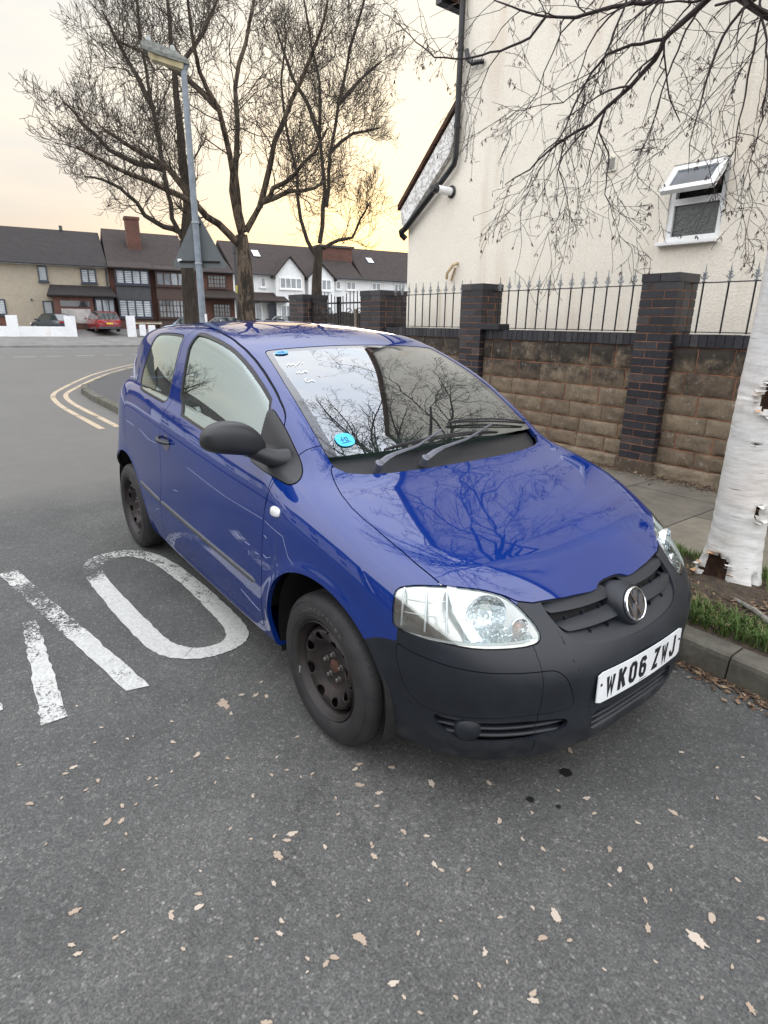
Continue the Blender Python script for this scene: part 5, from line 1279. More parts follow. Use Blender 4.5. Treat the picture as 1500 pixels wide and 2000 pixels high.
def lower(x,a,z):
    th=np.arctan2(a,np.maximum(x-XF,1e-6)); dF=np.hypot(x-XF,a)-rF(th)
    th2=np.arctan2(a,np.maximum(XR-x,1e-6)); dR=np.hypot(x-XR,a)-rR(th2)
    dS=a-Wx(x)
    d=np.where(x>XF,dF,np.where(x<XR,dR,dS))
    w=np.where(x>XF,sst(np.radians(18),np.radians(62),th),1.); w2=np.where(x<XR,sst(np.radians(25),np.radians(75),th2),1.)
    side=insL(z)+insU(z-zb(x))
    o=side*w*w2+np.where(x>XF,insF(z)*(1-w),0)+np.where(x<XR,insR(z)*(1-w2),0)
    # wheel arch flares
    for (cx,cz,R) in (ARF,ARR):
        r=np.hypot(x-cx,z-cz); o=o-.010*np.exp(-((r-R)/.035)**2)*sst(.15,.4,z)
    o=o-.035*np.exp(-((z-.60)/.17)**2)*sst(-2.45,-2.8,x)*w2
    f=d+o
    H=hc(x)-hd(x)*(np.abs(a)/.64)**2.5
    top=np.where(x>-.6,(z-H)*.93,0); 
    tb=z-(zb(x)+.012); wt=sst(-.75,-.35,x)
    t=(z-H)*.94*wt+tb*(1-wt)
    f=smax(f,t,.09*sst(-.6,-.2,x)+.035)
    return smax(f,.17+.03*sst(.25,-.3,x)-z,.03)
def wsx(z,a): return -.88+(1.39-z)*1.72-.18*a*a+.05*np.clip(1-((z-1.18)/.22)**2,-1,1)
def green(x,a,z):
    h=z-zb(x)
    s=(a-(gb(x)-.27*h-.22*h*h))*.95
    w=(x-wsx(z,a))*.5
    r=(z-(hr(x)-.04*(np.abs(a)/.55)**2.2))*.98
    q=(rxx(z)+.35*a*a-x)*.93
    f=smax(s,w,.07)
    f=smax(f,r,.085)
    f=smax(f,q,.10)
    return smax(f,zb(x)-.12-z,.02)
def car(x,a,z):
    return smin(lower(x,a,z),green(x,a,z),.035)
def th_(x, a): return np.arctan2(a, x-XF)
class Pool:
    """shared vertices of the body surface; faces are cut along smooth outlines into panels"""
    def __init__(s, fn, lo, hi, h):
        s.fn = fn
        nx, ny, nz = [int(math.ceil((hi[i]-lo[i])/h/4))*4+1 for i in range(3)]
        X = lo[0]+h*np.arange(nx); Y = lo[1]+h*np.arange(ny); Z = lo[2]+h*np.arange(nz)
        cx, cy, cz = X[::4], Y[::4], Z[::4]
        G = np.meshgrid(cx, cy, cz, indexing='ij'); Fc = fn(*G)
        near = np.abs(Fc) < h*9
        act = np.zeros((nx, ny, nz), bool)
        ii = np.argwhere(near)
        F = np.full((nx, ny, nz), 9.0)
        # coarse sign everywhere
        rep = np.repeat(np.repeat(np.repeat(Fc, 4, 0), 4, 1), 4, 2)[2:2+nx, 2:2+ny, 2:2+nz]
        pad = [(0, nx-rep.shape[0]), (0, ny-rep.shape[1]), (0, nz-rep.shape[2])]
        F = np.pad(rep, pad, mode='edge')
        for i, j, k in ii:
            act[max(0, i*4-4):i*4+5, max(0, j*4-4):j*4+5, max(0, k*4-4):k*4+5] = True
        I = np.argwhere(act)
        F[act] = fn(X[I[:, 0]], Y[I[:, 1]], Z[I[:, 2]])
        sgn = F < 0
        # surface nets
        c = sgn[:-1, :-1, :-1].astype(np.int8)
        tot = np.zeros_like(c)
        for dx in (0, 1):
            for dy in (0, 1):
                for dz in (0, 1):
                    tot += sgn[dx:nx-1+dx, dy:ny-1+dy, dz:nz-1+dz]
        cell = (tot > 0) & (tot < 8)
        idx = -np.ones(cell.shape, np.int64); CI = np.argwhere(cell); idx[cell] = np.arange(len(CI))
        P = np.stack([X[CI[:, 0]], Y[CI[:, 1]], Z[CI[:, 2]]], 1)+h/2
        quads = []
        def sl(a, ax): return a
        for ax in range(3):
            d = [0, 0, 0]; d[ax] = 1
            A = sgn[:nx-d[0], :ny-d[1], :nz-d[2]]; B = sgn[d[0]:, d[1]:, d[2]:]
            E = np.argwhere(A != B); u, v = (ax+1) % 3, (ax+2) % 3
            ok = (E[:, u] > 0) & (E[:, v] > 0) & (E[:, u] < cell.shape[u]) & (E[:, v] < cell.shape[v]) & (E[:, ax] < cell.shape[ax])
            E = E[ok]; flip = A[E[:, 0], E[:, 1], E[:, 2]]
            def at(du, dv):
                K = E.copy(); K[:, u] -= du; K[:, v] -= dv
                return idx[K[:, 0], K[:, 1], K[:, 2]]
            q = np.stack([at(1, 1), at(0, 1), at(0, 0), at(1, 0)], 1)
            q[~flip] = q[~flip][:, ::-1]
            quads.append(q)
        Q = np.concatenate(quads); Q = Q[(Q >= 0).all(1)]
        s.P = P; s.project(slice(0, len(P)), 4)
        s.Q = Q; s.cache = {}
    def grad(s, P, e=2e-4):
        f = s.fn; x, a, z = P.T
        g = np.stack([f(x+e, a, z)-f(x-e, a, z), f(x, a+e, z)-f(x, a-e, z), f(x, a, z+e)-f(x, a, z-e)], -1)/(2*e)
        return g
    def project(s, sl, it=2):
        for _ in range(it):
            p = s.P[sl]; g = s.grad(p); f = s.fn(*p.T)
            s.P[sl] = p-g*(np.clip(f, -.02, .02)/np.maximum((g*g).sum(1), .2))[:, None]
    def cut(s, part, field):
        """part = (quads array, polygon list); returns (inside, outside) of field<0"""
        Q, L = part
        used = np.unique(np.concatenate([Q.ravel()]+[np.array(p) for p in L])) if len(L) or len(Q) else np.zeros(0, int)
        fv = np.full(len(s.P), np.nan); fv[used] = field(*s.P[used].T)
        fv[used] = np.where(np.abs(fv[used]) < 1e-7, 1e-7, fv[used])
        fq = fv[Q]; ins = (fq < 0).all(1); outs = (fq > 0).all(1)
        Qi, Qo, Qb = Q[ins], Q[outs], Q[~ins & ~outs]
        Li, Lo = [], []; cache = {}; new = []
        base = len(s.P)
        for p in [tuple(q) for q in Qb]+list(L):
            vals = [fv[i] for i in p]
            if all(v < 0 for v in vals): Li.append(p); continue
            if all(v > 0 for v in vals): Lo.append(p); continue
            a, b = [], []
            n = len(p)
            for k in range(n):
                i, j = p[k], p[(k+1) % n]; fi, fj = vals[k], vals[(k+1) % n]
                (a if fi < 0 else b).append(i)
                if (fi < 0) != (fj < 0):
                    key = (i, j) if i < j else (j, i)
                    if key not in cache:
                        t = fi/(fi-fj); new.append(s.P[i]+(s.P[j]-s.P[i])*t); cache[key] = base+len(new)-1
                    a.append(cache[key]); b.append(cache[key])
            if len(a) >= 3: Li.append(tuple(a))
            if len(b) >= 3: Lo.append(tuple(b))
        if new:
            s.P = np.concatenate([s.P, np.array(new)]); s.last = (base, len(s.P))
        return (Qi, Li), (Qo, Lo)
    def finish(s):
        s.Nn = s.grad(s.P); s.Nn /= np.linalg.norm(s.Nn, axis=1)[:, None]
    def area_ok(s): pass
def poly_sdf(poly, closed=True):
    A = np.array(poly, float); B = np.roll(A, -1, 0)
    if not closed: A, B = A[:-1], B[:-1]
    def f(u, v):
        u = np.asarray(u); d2 = np.full(u.shape, 1e9); ins = np.zeros(u.shape, bool)
        for (ax, ay), (bx, by) in zip(A, B):
            ex, ey = bx-ax, by-ay; wx, wy = u-ax, v-ay
            t = np.clip((wx*ex+wy*ey)/max(ex*ex+ey*ey, 1e-12), 0, 1)
            d2 = np.minimum(d2, (wx-ex*t)**2+(wy-ey*t)**2)
            if closed:
                c = ((ay > v) != (by > v))
                with np.errstate(divide='ignore', invalid='ignore'):
                    xx = ax+(v-ay)*ex/(ey if abs(ey) > 1e-12 else 1e-12)
                ins ^= c & (u < xx)
        d = np.sqrt(d2)
        return np.where(ins, -d, d) if closed else d
    return f
def smooth_poly(pts, n=3, closed=True):
    """corner cutting"""
    P = np.array(pts, float)
    for _ in range(n):
        if closed:
            Q = np.roll(P, -1, 0); P = np.stack([.8*P+.2*Q, .2*P+.8*Q], 1).reshape(-1, 2)
        else:
            Q = P[1:]; R = P[:-1]; M = np.stack([.8*R+.2*Q, .2*R+.8*Q], 1).reshape(-1, 2); P = np.concatenate([P[:1], M[1:-1], P[-1:]])
    return P

CARX = -1.2
def build_car():
    root = thing('blue_hatchback', 'blue three-door hatchback with black plastic bumper parked by the kerb, filling the picture', 'car', (CARX, 0, 0))
    W0 = np.array([CARX, 0, 0])
    # ---- materials
    def paint(t):
        v = t.coord('Object'); n = t.noise(v, 3, 4); fine = t.noise(v, 900, 2)
        c = t.mix(1, (.0035, .0225, .155), t.ramp(n, [(.3, .90), (.7, 1.06)]), 'MULTIPLY')
        # dust on the lower panels and light scuffs
        g = t.n('ShaderNodeNewGeometry'); sp = t.n('ShaderNodeSeparateXYZ'); t.L.new(g.outputs['Position'], sp.inputs[0])
        low = t.ramp(sp.outputs['Z'], [(.22, 1.0), (.62, 0.0)])
        d = t.math('MULTIPLY', low, t.ramp(t.noise(v, 9, 8, .65), [(.45, 0.0), (.8, .12)]))
        sc = t.noise(t.coord('Object', (1.2, 6, 9)), 6, 8, .7)
        d2 = t.math('MULTIPLY', t.ramp(sc, [(.66, 0.0), (.70, .25)]), t.ramp(sp.outputs['Z'], [(.30, 1), (.85, 0)]))
        c = t.mix(d, c, (.12, .115, .115)); c = t.mix(d2, c, (.22, .26, .38))
        sp_ = t.noise(v, 60, 3)
        t.set(t.b, 'Coat Normal', t.n('ShaderNodeNewGeometry').outputs['Normal'])
        t.b.inputs['Coat IOR'].default_value = 1.72
        return t.p(col=c, rough=t.ramp(n, [(.3, .34), (.7, .44)]), metal=0.0, coat=1.0, coatr=t.ramp(t.math('ADD', d, t.ramp(n, [(.3, .012), (.75, .04)])), [(0, 0.01), (.5, .4)]), spec=.0)
    PAINT = mat('car_paint_blue', paint)
    def plas(t):
        v = t.coord('Object'); n = t.noise(v, 7, 6, .6); f = t.noise(v, 700, 2)
        c = t.mix(1, (.0085, .011, .0155), t.ramp(n, [(.3, .8), (.75, 1.35)]), 'MULTIPLY')
        g = t.n('ShaderNodeNewGeometry'); sp = t.n('ShaderNodeSeparateXYZ'); t.L.new(g.outputs['Position'], sp.inputs[0])
        c = t.mix(t.math('MULTIPLY', t.ramp(sp.outputs['Z'], [(.2, .40), (.30, 0)]), t.ramp(t.noise(v, 14, 6), [(.4, 0), (.7, 1)])), c, (.075, .07, .06))
        t.bump(f, .25, .0006)
        return t.p(col=c, rough=t.ramp(n, [(.3, .40), (.7, .52)]), spec=.5)
    BLACK = mat('black_bumper_plastic', plas)
    TRIM = plain('black_trim_plastic', (.016, .017, .019), .42, scale=60)
    RUB = plain('black_rubber_seal', (.010, .010, .011), .55, scale=50)
    FRIT = plain('black_glass_border', (.030, .032, .036), .16, scale=2, coat=1.0, coatr=.02)
    GAP = plain('panel_gap_black', (.004, .004, .005), .8)
    STRIP = plain('grey_rubbing_strip', (.055, .060, .070), .38, scale=40, var=.25)
    LINING = plain('pale_grey_headlining', (.34, .35, .33), .85, scale=20)
    def glass(name, tint, boost=1.0, gt=(.84, .97, .95)):
        def f(t):
            t.N.remove(t.b); out = t.N['Material Output']
            tr = t.n('ShaderNodeBsdfTransparent'); tr.inputs[0].default_value = (*tint, 1)
            gl = t.n('ShaderNodeBsdfGlossy'); gl.inputs['Roughness'].default_value = .0
            gl.inputs['Color'].default_value = (*gt, 1)
            fr = t.n('ShaderNodeFresnel'); fr.inputs['IOR'].default_value = 1.62
            m2 = t.math('MULTIPLY_ADD', fr.outputs[0], 1.6, boost, clamp=True)
            df = t.n('ShaderNodeBsdfDiffuse'); df.inputs[0].default_value = (.5, .52, .5, 1)
            d0 = t.ramp(t.noise(t.coord('Object'), 5, 8, .7), [(.35, .015), (.75, .055)])
            a = t.n('ShaderNodeMixShader'); t.L.new(d0, a.inputs[0]); t.L.new(tr.outputs[0], a.inputs[1]); t.L.new(df.outputs[0], a.inputs[2])
            b = t.n('ShaderNodeMixShader'); t.L.new(m2, b.inputs[0]); t.L.new(a.outputs[0], b.inputs[1]); t.L.new(gl.outputs[0], b.inputs[2])
            t.L.new(b.outputs[0], out.inputs[0]); return t.m
        return mat(name, f)
    GLASS = glass('tinted_window_glass', (.52, .82, .77), .19)
    WGLASS = glass('windscreen_glass', (.46, .70, .60), .13, (.93, .97, 1.0))
    LENS = glass('clear_lamp_lens', (.95, .97, .97), .02)
    # ---- surface
    pool = Pool(car, (-3.16, -.016, .14), (.80, .86, 1.54), .009)
    whole = (pool.Q, [])
    _, whole = pool.cut(whole, lambda x, a, z: a-1e-6)      # keep a > 0
    b0, b1 = pool.last
    pool.P[b0:b1, 1] = 0.0
    centre = set(range(b0, b1))
    # ---- outlines
    hoodP = [(-.113, -.05), (-.113, 0), (-.115, .10), (-.122, .25), (-.140, .40), (-.163, .50), (-.190, .562), (-.222, .590), (-.236, .600), (-.228, .612), (-.205, .624), (-.163, .638), (-.08, .662), (.0, .674), (.06, .673), (.198, .659), (.309, .641), (.407, .614), (.445, .562), (.484, .501), (.520, .453), (.548, .425), (.572, .376), (.601, .247), (.618, .13), (.618, .095), (.604, .065), (.600, .03), (.600, -.05)]
    openP = [(-.113, -.05), (-.113, 0), (-.115, .10), (-.122, .25), (-.140, .40), (-.163, .50), (-.190, .562), (-.222, .590), (-.25, .598), (-.29, .598), (-.40, .590), (-.54, .578), (-.67, .562), (-.89, .522), (-.935, .512), (-.950, .495), (-.948, .45), (-.938, .30), (-.934, .15), (-.932, 0), (-.932, -.05)]
    doorP = smooth_poly([(-1.611, 1.054), (-1.602, 1.075), (-1.622, 1.18), (-1.638, 1.35), (-1.648, 1.42), (-1.640, 1.452), (-1.60, 1.465), (-1.50, 1.462), (-1.386, 1.450), (-1.185, 1.421), (-1.018, 1.380), (-.888, 1.337), (-.766, 1.288), (-.639, 1.227), (-.546, 1.171), (-.505, 1.140), (-.482, 1.105), (-.43, 1.03), (-.385, .94), (-.379, .883), (-.384, .782), (-.392, .675), (-.408, .538), (-.440, .408), (-.465, .297), (-.472, .262), (-.52, .256), (-1.1, .256), (-1.70, .258), (-1.755, .275), (-1.772, .365), (-1.732, .507), (-1.676, .614), (-1.643, .766), (-1.646, .90), (-1.645, .987), (-1.63, 1.03)], 2)
    glassP = smooth_poly([(-1.557, 1.431), (-1.446, 1.426), (-1.259, 1.402), (-1.098, 1.373), (-.961, 1.334), (-.836, 1.289), (-.705, 1.231), (-.609, 1.178), (-.613, 1.08), (-.612, .978), (-.70, .985), (-1.087, 1.017), (-1.476, 1.058)], 1)
    sailP = smooth_poly([(-.607, 1.178), (-.467, 1.098), (-.385, 1.04), (-.303, .978), (-.267, .948), (-.262, .932), (-.280, .922), (-.32, .926), (-.372, .934), (-.50, .950), (-.612, .966), (-.612, 1.08)], 2)
    qP = smooth_poly([(-2.10, 1.428), (-2.145, 1.405), (-2.165, 1.36), (-2.195, 1.279), (-2.225, 1.192), (-2.215, 1.13), (-2.16, 1.10), (-2.05, 1.093), (-1.80, 1.078), (-1.655, 1.068), (-1.650, 1.20), (-1.663, 1.35), (-1.672, 1.425), (-1.80, 1.432), (-1.95, 1.433)], 2)
    hlP = smooth_poly([(.871, .664), (.869, .712), (.850, .726), (.794, .734), (.716, .733), (.646, .728), (.569, .716), (.503, .697), (.464, .671), (.426, .631), (.413, .600), (.428, .584), (.478, .580), (.613, .585), (.705, .594), (.784, .600), (.852, .605), (.868, .612)], 1)
    bumP = [(1.75, .30), (1.30, .44), (1.10, .500), (.991, .523), (.927, .552), (.881, .561), (.860, .563), (.852, .566), (.852, .64), (.60, .65), (.48, .66), (.46, .685), (.40, .78), (-.1, .78), (-.1, .10), (1.75, .10)]
    xz = lambda f: (lambda x, a, z: f(x, z))
    xa = lambda f, z0: (lambda x, a, z: np.where(z > z0, f(x, a), .5))
    tz = lambda f, x0=.05: (lambda x, a, z: np.where(x > x0, f(th_(x, a), z), .5))
    parts = {}
    rest = whole
    def groove(part, field, g=.0022):
        """splits part into inside / gap / outside"""
        a, b = pool.cut(part, lambda x, y, z: field(x, y, z)+g)
        gp, c = pool.cut(b, lambda x, y, z: field(x, y, z)-g)
        return a, gp, c
    gaps = []
    def take(name, field, g=.0022):
        nonlocal rest
        a, gp, rest = groove(rest, field, g); parts[name] = a
        if g > 0: gaps.append(gp)
    # wheel arches and underside away
    for cx, cz, R, sx in ((ARF[0], ARF[1], ARF[2], 1), (ARR[0]+.02, ARR[1]+.01, ARR[2]+.015, -1)):
        _, rest = pool.cut(rest, lambda x, a, z, cx=cx, cz=cz, R=R: np.where(a > .45, np.where(z < cz, np.maximum(np.abs(x-cx)-R*np.sqrt(np.clip(1-((z-cz)/.55)**2, .3, 1)), z-cz), np.hypot(x-cx, z-cz)-R), .5))
    take('windscreen_opening', xa(poly_sdf(openP), .85), .0022)
    take('hood', xa(poly_sdf(hoodP), .55))
    take('headlight', tz(poly_sdf(hlP)), .002)
    # mirror triangle, door, quarter glass
    take('mirror_triangle', xz(poly_sdf(sailP)), .0012)
    take('door', xz(poly_sdf(doorP)))
    take('quarter', xz(poly_sdf(qP)), .0015)
    fj = poly_sdf([(-.60, 1.02), (-.36, 1.02), (-.352, 1.010), (-.338, 1.033), (-.320, 1.050), (-.28, 1.045), (-.2, .99), (.9, .95), (.9, -.1), (-.42, -.1), (-.465, .262), (-.36, .95)])
    take('front_wing', lambda x, a, z: np.where((x > -.5) & (a > .5), fj(x, z), .5) if False else np.where(a > .45, np.maximum(fj(x, z), -.55-x), .5), .0022)
    wing = parts['front_wing']
    bum_f = poly_sdf(bumP)
    # bumper (from wing and from what is left in front)
    b1_, wing2 = pool.cut(wing, tz(bum_f)); parts['front_wing'] = wing2
    b2_, rest = pool.cut(rest, tz(bum_f))
    def join(*ps): return (np.concatenate([p[0] for p in ps]), sum([list(p[1]) for p in ps], []))
    bumper = join(b1_, b2_)
    gg, bumper = pool.cut(bumper, tz(lambda u, v: np.abs(bum_f(u, v))-.0022)) if False else ((np.zeros((0, 4), int), []), bumper)
    # door pieces
    door = parts.pop('door')
    gl, seal_door = pool.cut(door, xz(poly_sdf(glassP)))
    sd_ = poly_sdf(glassP)
    seal, door = pool.cut(seal_door, xz(lambda u, v: sd_(u, v)-.013))
    parts['door'] = door; parts['door_glass'] = gl; parts['door_seal'] = seal
    q = parts.pop('quarter'); sq = poly_sdf(qP)
    qs, qg = pool.cut(q, xz(lambda u, v: -sq(u, v)-.011))
    parts['quarter_glass'] = qg; parts['quarter_seal'] = qs
    # windscreen pieces
    wo = parts.pop('windscreen_opening')
    cowl, ws = pool.cut(wo, lambda x, a, z: -(x-(-.215-.16*a*a)))
    so_ = poly_sdf(openP)
    frit, ws = pool.cut(ws, lambda x, a, z: -so_(x, a)-.020-.022*sst(.48, .56, a)*1.0-.010*sst(-.80, -.90, x))
    parts['windscreen'] = ws; parts['windscreen_border'] = frit; parts['cowl'] = cowl
    # bumper openings
    gr = smooth_poly([(.383, .80), (.378, .668), (.358, .628), (.335, .600), (.308, .577), (.255, .553), (.18, .540), (.04, .527), (-.05, .527), (-.05, .80)], 1)
    grille_hole, bumper = pool.cut(bumper, tz(poly_sdf(gr)))
    _, bumper = pool.cut(bumper, lambda x, a, z: np.hypot(a, (z-.600))-.082 if False else np.full(x.shape, .5))
    fog = smooth_poly([(.735, .352), (.715, .300), (.66, .268), (.56, .262), (.42, .272), (.328, .290), (.326, .330), (.50, .345), (.64, .347)], 2)
    fog_hole, bumper = pool.cut(bumper, tz(poly_sdf(fog)))
    low = smooth_poly([(.235, .318), (.225, .240), (.19, .228), (-.05, .226), (-.05, .303), (.1, .304)], 1)
    low_hole, bumper = pool.cut(bumper, tz(poly_sdf(low)))
    ins = smooth_poly([(.855, .562), (.808, .545), (.686, .528), (.576, .519), (.459, .513), (.386, .510), (.352, .482), (.326, .424), (.306, .358), (.447, .364), (.579, .360), (.709, .356), (.785, .372), (.825, .425), (.848, .500)], 2)
    a_, g_, bumper = groove(bumper, tz(poly_sdf(ins)), .0014); parts['bumper_insert'] = a_; gaps.append(g_)
    # mask seam from the headlight corner down to the lower intake
    v1 = poly_sdf([(.376, .672), (.354, .611), (.323, .525), (.272, .411), (.241, .312), (.225, .215)], False)
    g_, bumper = pool.cut(bumper, tz(lambda u, v: v1(u, v)-.0014)); gaps.append(g_)
    v2 = poly_sdf([(1.2, .345), (.927, .360), (.873, .369), (.803, .361), (.766, .351)], False)
    g_, bumper = pool.cut(bumper, tz(lambda u, v: v2(u, v)-.0013)); gaps.append(g_)
    parts['bumper'] = bumper
    # rear: light, rear screen, rear bumper
    tl = smooth_poly([(-2.78, 1.07), (-2.66, 1.03), (-2.64, .86), (-2.72, .76), (-3.2, .74), (-3.2, 1.07)], 2)
    take('tail_light', lambda x, a, z: np.where(a > .48, poly_sdf(tl)(x, z), .5), .002)
    take('rear_window', lambda x, a, z: np.where(x < -2.4, np.maximum(np.maximum(a-.52, np.abs(z-1.25)-.15), x+2.62), .5), .002)
    take('rear_bumper', lambda x, a, z: np.where(x < -2.3, z-.60-.06*sst(-2.9, -2.6, x)*0, .5), .002)
    parts['body_shell'] = rest
    pool.finish()
    P, Nn = pool.P, pool.Nn
    Nn[list(centre), 1] = 0; 
    # ---- making meshes of the panels
    def mesh(name, ps, m, parent, off=0.0, flange=.012, sides=(-1, 1), flat=False, flip=False, offf=None):
        """panel mesh: sides -1 right, +1 left of the car; flange turns the edges inward"""
        V = []; NV = []; Fc = []
        w = np.array(wloc(parent))
        for sg in sides:
            faces = [tuple(q) for p in ps for q in p[0]]+[tuple(q) for p in ps for q in p[1]]
            if not faces: continue
            used = sorted({i for f in faces for i in f}); mp = {g: k for k, g in enumerate(used)}
            ua = np.array(used)
            pos = P[ua]+Nn[ua]*(off if offf is None else offf(P[ua])[:, None]); nrm = Nn[ua]
            base = len(V)
            def put(pp, nn):
                pp = pp.copy(); nn = nn.copy(); pp[:, 1] *= sg; nn[:, 1] *= sg
                V.extend((pp-w).tolist()); NV.extend((nn*(-1 if flip else 1)).tolist())
            put(pos, nrm)
            def addf(f): Fc.append(tuple(f) if (sg > 0) != flip else tuple(f)[::-1])
            for f in faces: addf([base+mp[i] for i in f])
            if flange:
                cnt = {}
                for f in faces:
                    for k in range(len(f)):
                        i, j = f[k], f[(k+1) % len(f)]
                        key = (min(i, j), max(i, j)); cnt.setdefault(key, []).append((i, j))
                be = [v[0] for k, v in cnt.items() if len(v) == 1 and not (k[0] in centre and k[1] in centre)]
                be = [e for e in be if not (P[e[0], 1] < 1e-4 and P[e[1], 1] < 1e-4)]
                if be:
                    ev = sorted({i for e in be for i in e}); em = {g: k for k, g in enumerate(ev)}; ea = np.array(ev)
                    # outward edge direction for the shading normal
                    on = np.zeros((len(ev), 3))
                    for i, j in be:
                        d = P[j]-P[i]; c = np.cross(d, (Nn[i]+Nn[j])/2); on[em[i]] += c; on[em[j]] += c
                    on /= np.maximum(np.linalg.norm(on, axis=1), 1e-9)[:, None]
                    top = P[ea]+Nn[ea]*(off if offf is None else offf(P[ea])[:, None]); bot = top-Nn[ea]*flange
                    b2 = len(V); put(top, on); put(bot, on)
                    for i, j in be:
                        a, b = b2+em[i], b2+em[j]; addf((b, a, a+len(ev), b+len(ev)))
        me = bpy.data.meshes.new(name); me.from_pydata(V, [], Fc); me.update()
        me.materials.append(m)
        for p in me.polygons: p.use_smooth = True
        nv = np.array(NV); me.normals_split_custom_set_from_vertices(nv.tolist())
        return link_mesh(name, me, parent)
    body = mesh('body', [parts['body_shell']], PAINT, root)
    rear_b = mesh('rear_bumper', [parts['rear_bumper']], BLACK, root)
    bon = mesh('bonnet', [parts['hood']], PAINT, root)
    wings = {}; doors = {}
    for sg in (-1, 1):
        wings[sg] = mesh('front_wing', [parts['front_wing']], PAINT, root, sides=(sg,), flange=.02)
        d = doors[sg] = mesh('door', [parts['door']], PAINT, root, sides=(sg,))
        mesh('window_seal', [parts['door_seal']], RUB, d, off=-.001, sides=(sg,), flange=.008)
        mesh('window_glass', [parts['door_glass']], GLASS, d, off=-.007, sides=(sg,), flange=0)
        mesh('mirror_triangle', [parts['mirror_triangle']], TRIM, d, off=.004, sides=(sg,), flange=.012)
        qg_ = mesh('quarter_window', [parts['quarter_glass']], GLASS, root, off=-.003, sides=(sg,), flange=0)
        mesh('seal', [parts['quarter_seal']], RUB, qg_, off=-.001, sides=(sg,), flange=.006)
    fbum = mesh('front_bumper', [parts['bumper']], BLACK, root, flange=.016)
    for sg in (-1, 1): mesh('bumper_insert', [parts['bumper_insert']], BLACK, fbum, off=.0015, flange=.012, sides=(sg,))
    wsn = mesh('windscreen', [parts['windscreen']], WGLASS, root, off=-.002, flange=0)
    mesh('windscreen_border', [parts['windscreen_border']], FRIT, wsn, off=-.002, flange=.004)
    mesh('cowl', [parts['cowl']], TRIM, root, off=-.012, flange=.02, offf=lambda p: -.006-.022*sst(-.12, -.17, p[:, 0]-.12*p[:, 1]**2))
    rw = mesh('rear_window', [parts['rear_window']], GLASS, root, off=-.002, flange=.003)
    for sg in (-1, 1):
        mesh('tail_light', [parts['tail_light']], plain('red_tail_lamp', (.35, .008, .012), .12, coat=1.0), root, sides=(sg,), flange=.006)
    mesh('panel_gap', gaps, GAP, body, off=-.010, flange=0)
    # cabin lining behind the painted pillars and roof
    top, _ = pool.cut(parts['body_shell'], lambda x, a, z: np.where(x < -.2, -(z-zb(x)+.02), .5))
    dtop, _ = pool.cut(parts['door'], lambda x, a, z: -(z-zb(x)+.02))
    pool.finish(); P, Nn = pool.P, pool.Nn; Nn[list(centre), 1] = 0
    mesh('headlining', [top, dtop], LINING, root, off=-.022, flange=0, flip=True)

    # ---- helpers on the surface
    def root1(f, lo, hi):
        a, b = f(lo), f(hi)
        for _ in range(14):
            m = (lo*b-hi*a)/(b-a); v = f(m)
            if abs(v) < 2e-5: return m
            if v < 0:
                lo, a = m, v; b *= .5
            else:
                hi, b = m, v; a *= .5
        return (lo*b-hi*a)/(b-a) if b != a else lo
    def shell(th, z, off=0.0):
        """point of the front surface at polar angle th (about XF, 0; negative = right side) and height z"""
        r = root1(lambda r: car(np.array([XF+r*math.cos(th)]), np.array([abs(r*math.sin(th))]), np.array([z]))[0], .6, 1.2)+off
        return Vector((XF+r*math.cos(th), r*math.sin(th), z))
    def sidept(x, z, sg, off=0.0):
        lo = root1(lambda a: car(np.array([x]), np.array([a]), np.array([z]))[0], .5, 1.0)
        return Vector((x, sg*(lo+off), z))
    def toppt(x, y, off=0.0):
        lo = root1(lambda z: car(np.array([x]), np.array([abs(y)]), np.array([z]))[0], .6, 1.6)
        n = pool.grad(np.array([[x, abs(y), lo]]))[0]; n = Vector((n[0], n[1]*(1 if y >= 0 else -1), n[2])).normalized()
        return Vector((x, y, lo))+n*off, n
    def ribbon(mb, pts_top, pts_bot, nrm_off=.01):
        pass
    # ---- grille: dark back wall and rounded bars
    def strip_surface(mb, ths, zf, off, zn=6):
        """closed sheet following the nose between heights zf(th)=(z0,z1)"""
        vs = []; fs = []
        for t_ in ths:
            z0, z1 = zf(t_)
            for k in range(zn): vs.append(shell(t_, z0+(z1-z0)*k/(zn-1), off))
        for i in range(len(ths)-1):
            for k in range(zn-1):
                a = i*zn+k; fs.append((a, a+zn, a+zn+1, a+1))
        mb.add(vs, fs)
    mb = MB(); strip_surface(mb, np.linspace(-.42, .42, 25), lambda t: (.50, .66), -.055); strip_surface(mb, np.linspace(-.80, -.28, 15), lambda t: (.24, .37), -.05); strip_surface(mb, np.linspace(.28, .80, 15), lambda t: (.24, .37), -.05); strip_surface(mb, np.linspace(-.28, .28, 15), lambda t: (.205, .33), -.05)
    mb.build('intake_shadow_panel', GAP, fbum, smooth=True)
    def bar(name, t0, t1, zc, hh, depth, parent, off=-.012, n=24, tilt=0.0):
        mb = MB(); vs = []; fs = []; k = 10
        for i in range(n+1):
            t_ = t0+(t1-t0)*i/n
            z = zc(t_) if callable(zc) else zc
            e = min(1, 6*min(i, n-i)/n+.25)
            c = shell(t_, z, off); out = Vector((math.cos(t_), math.sin(t_), 0))
            for j in range(k):
                a = 2*PI*j/k; ca, sa = math.cos(a), math.sin(a)
                vs.append(c+out*(abs(ca)**.55*math.copysign(1, ca)*depth-depth)+Vector((0, 0, 1))*(abs(sa)**.75*math.copysign(1, sa)*hh*e)+out*(-.55*sa*hh))
        for i in range(n):
            for j in range(k):
                a = i*k+j; b = i*k+(j+1) % k; fs.append((a, b, b+k, a+k))
        fs.append(tuple(range(k))); fs.append(tuple(range(n*k, n*k+k)))
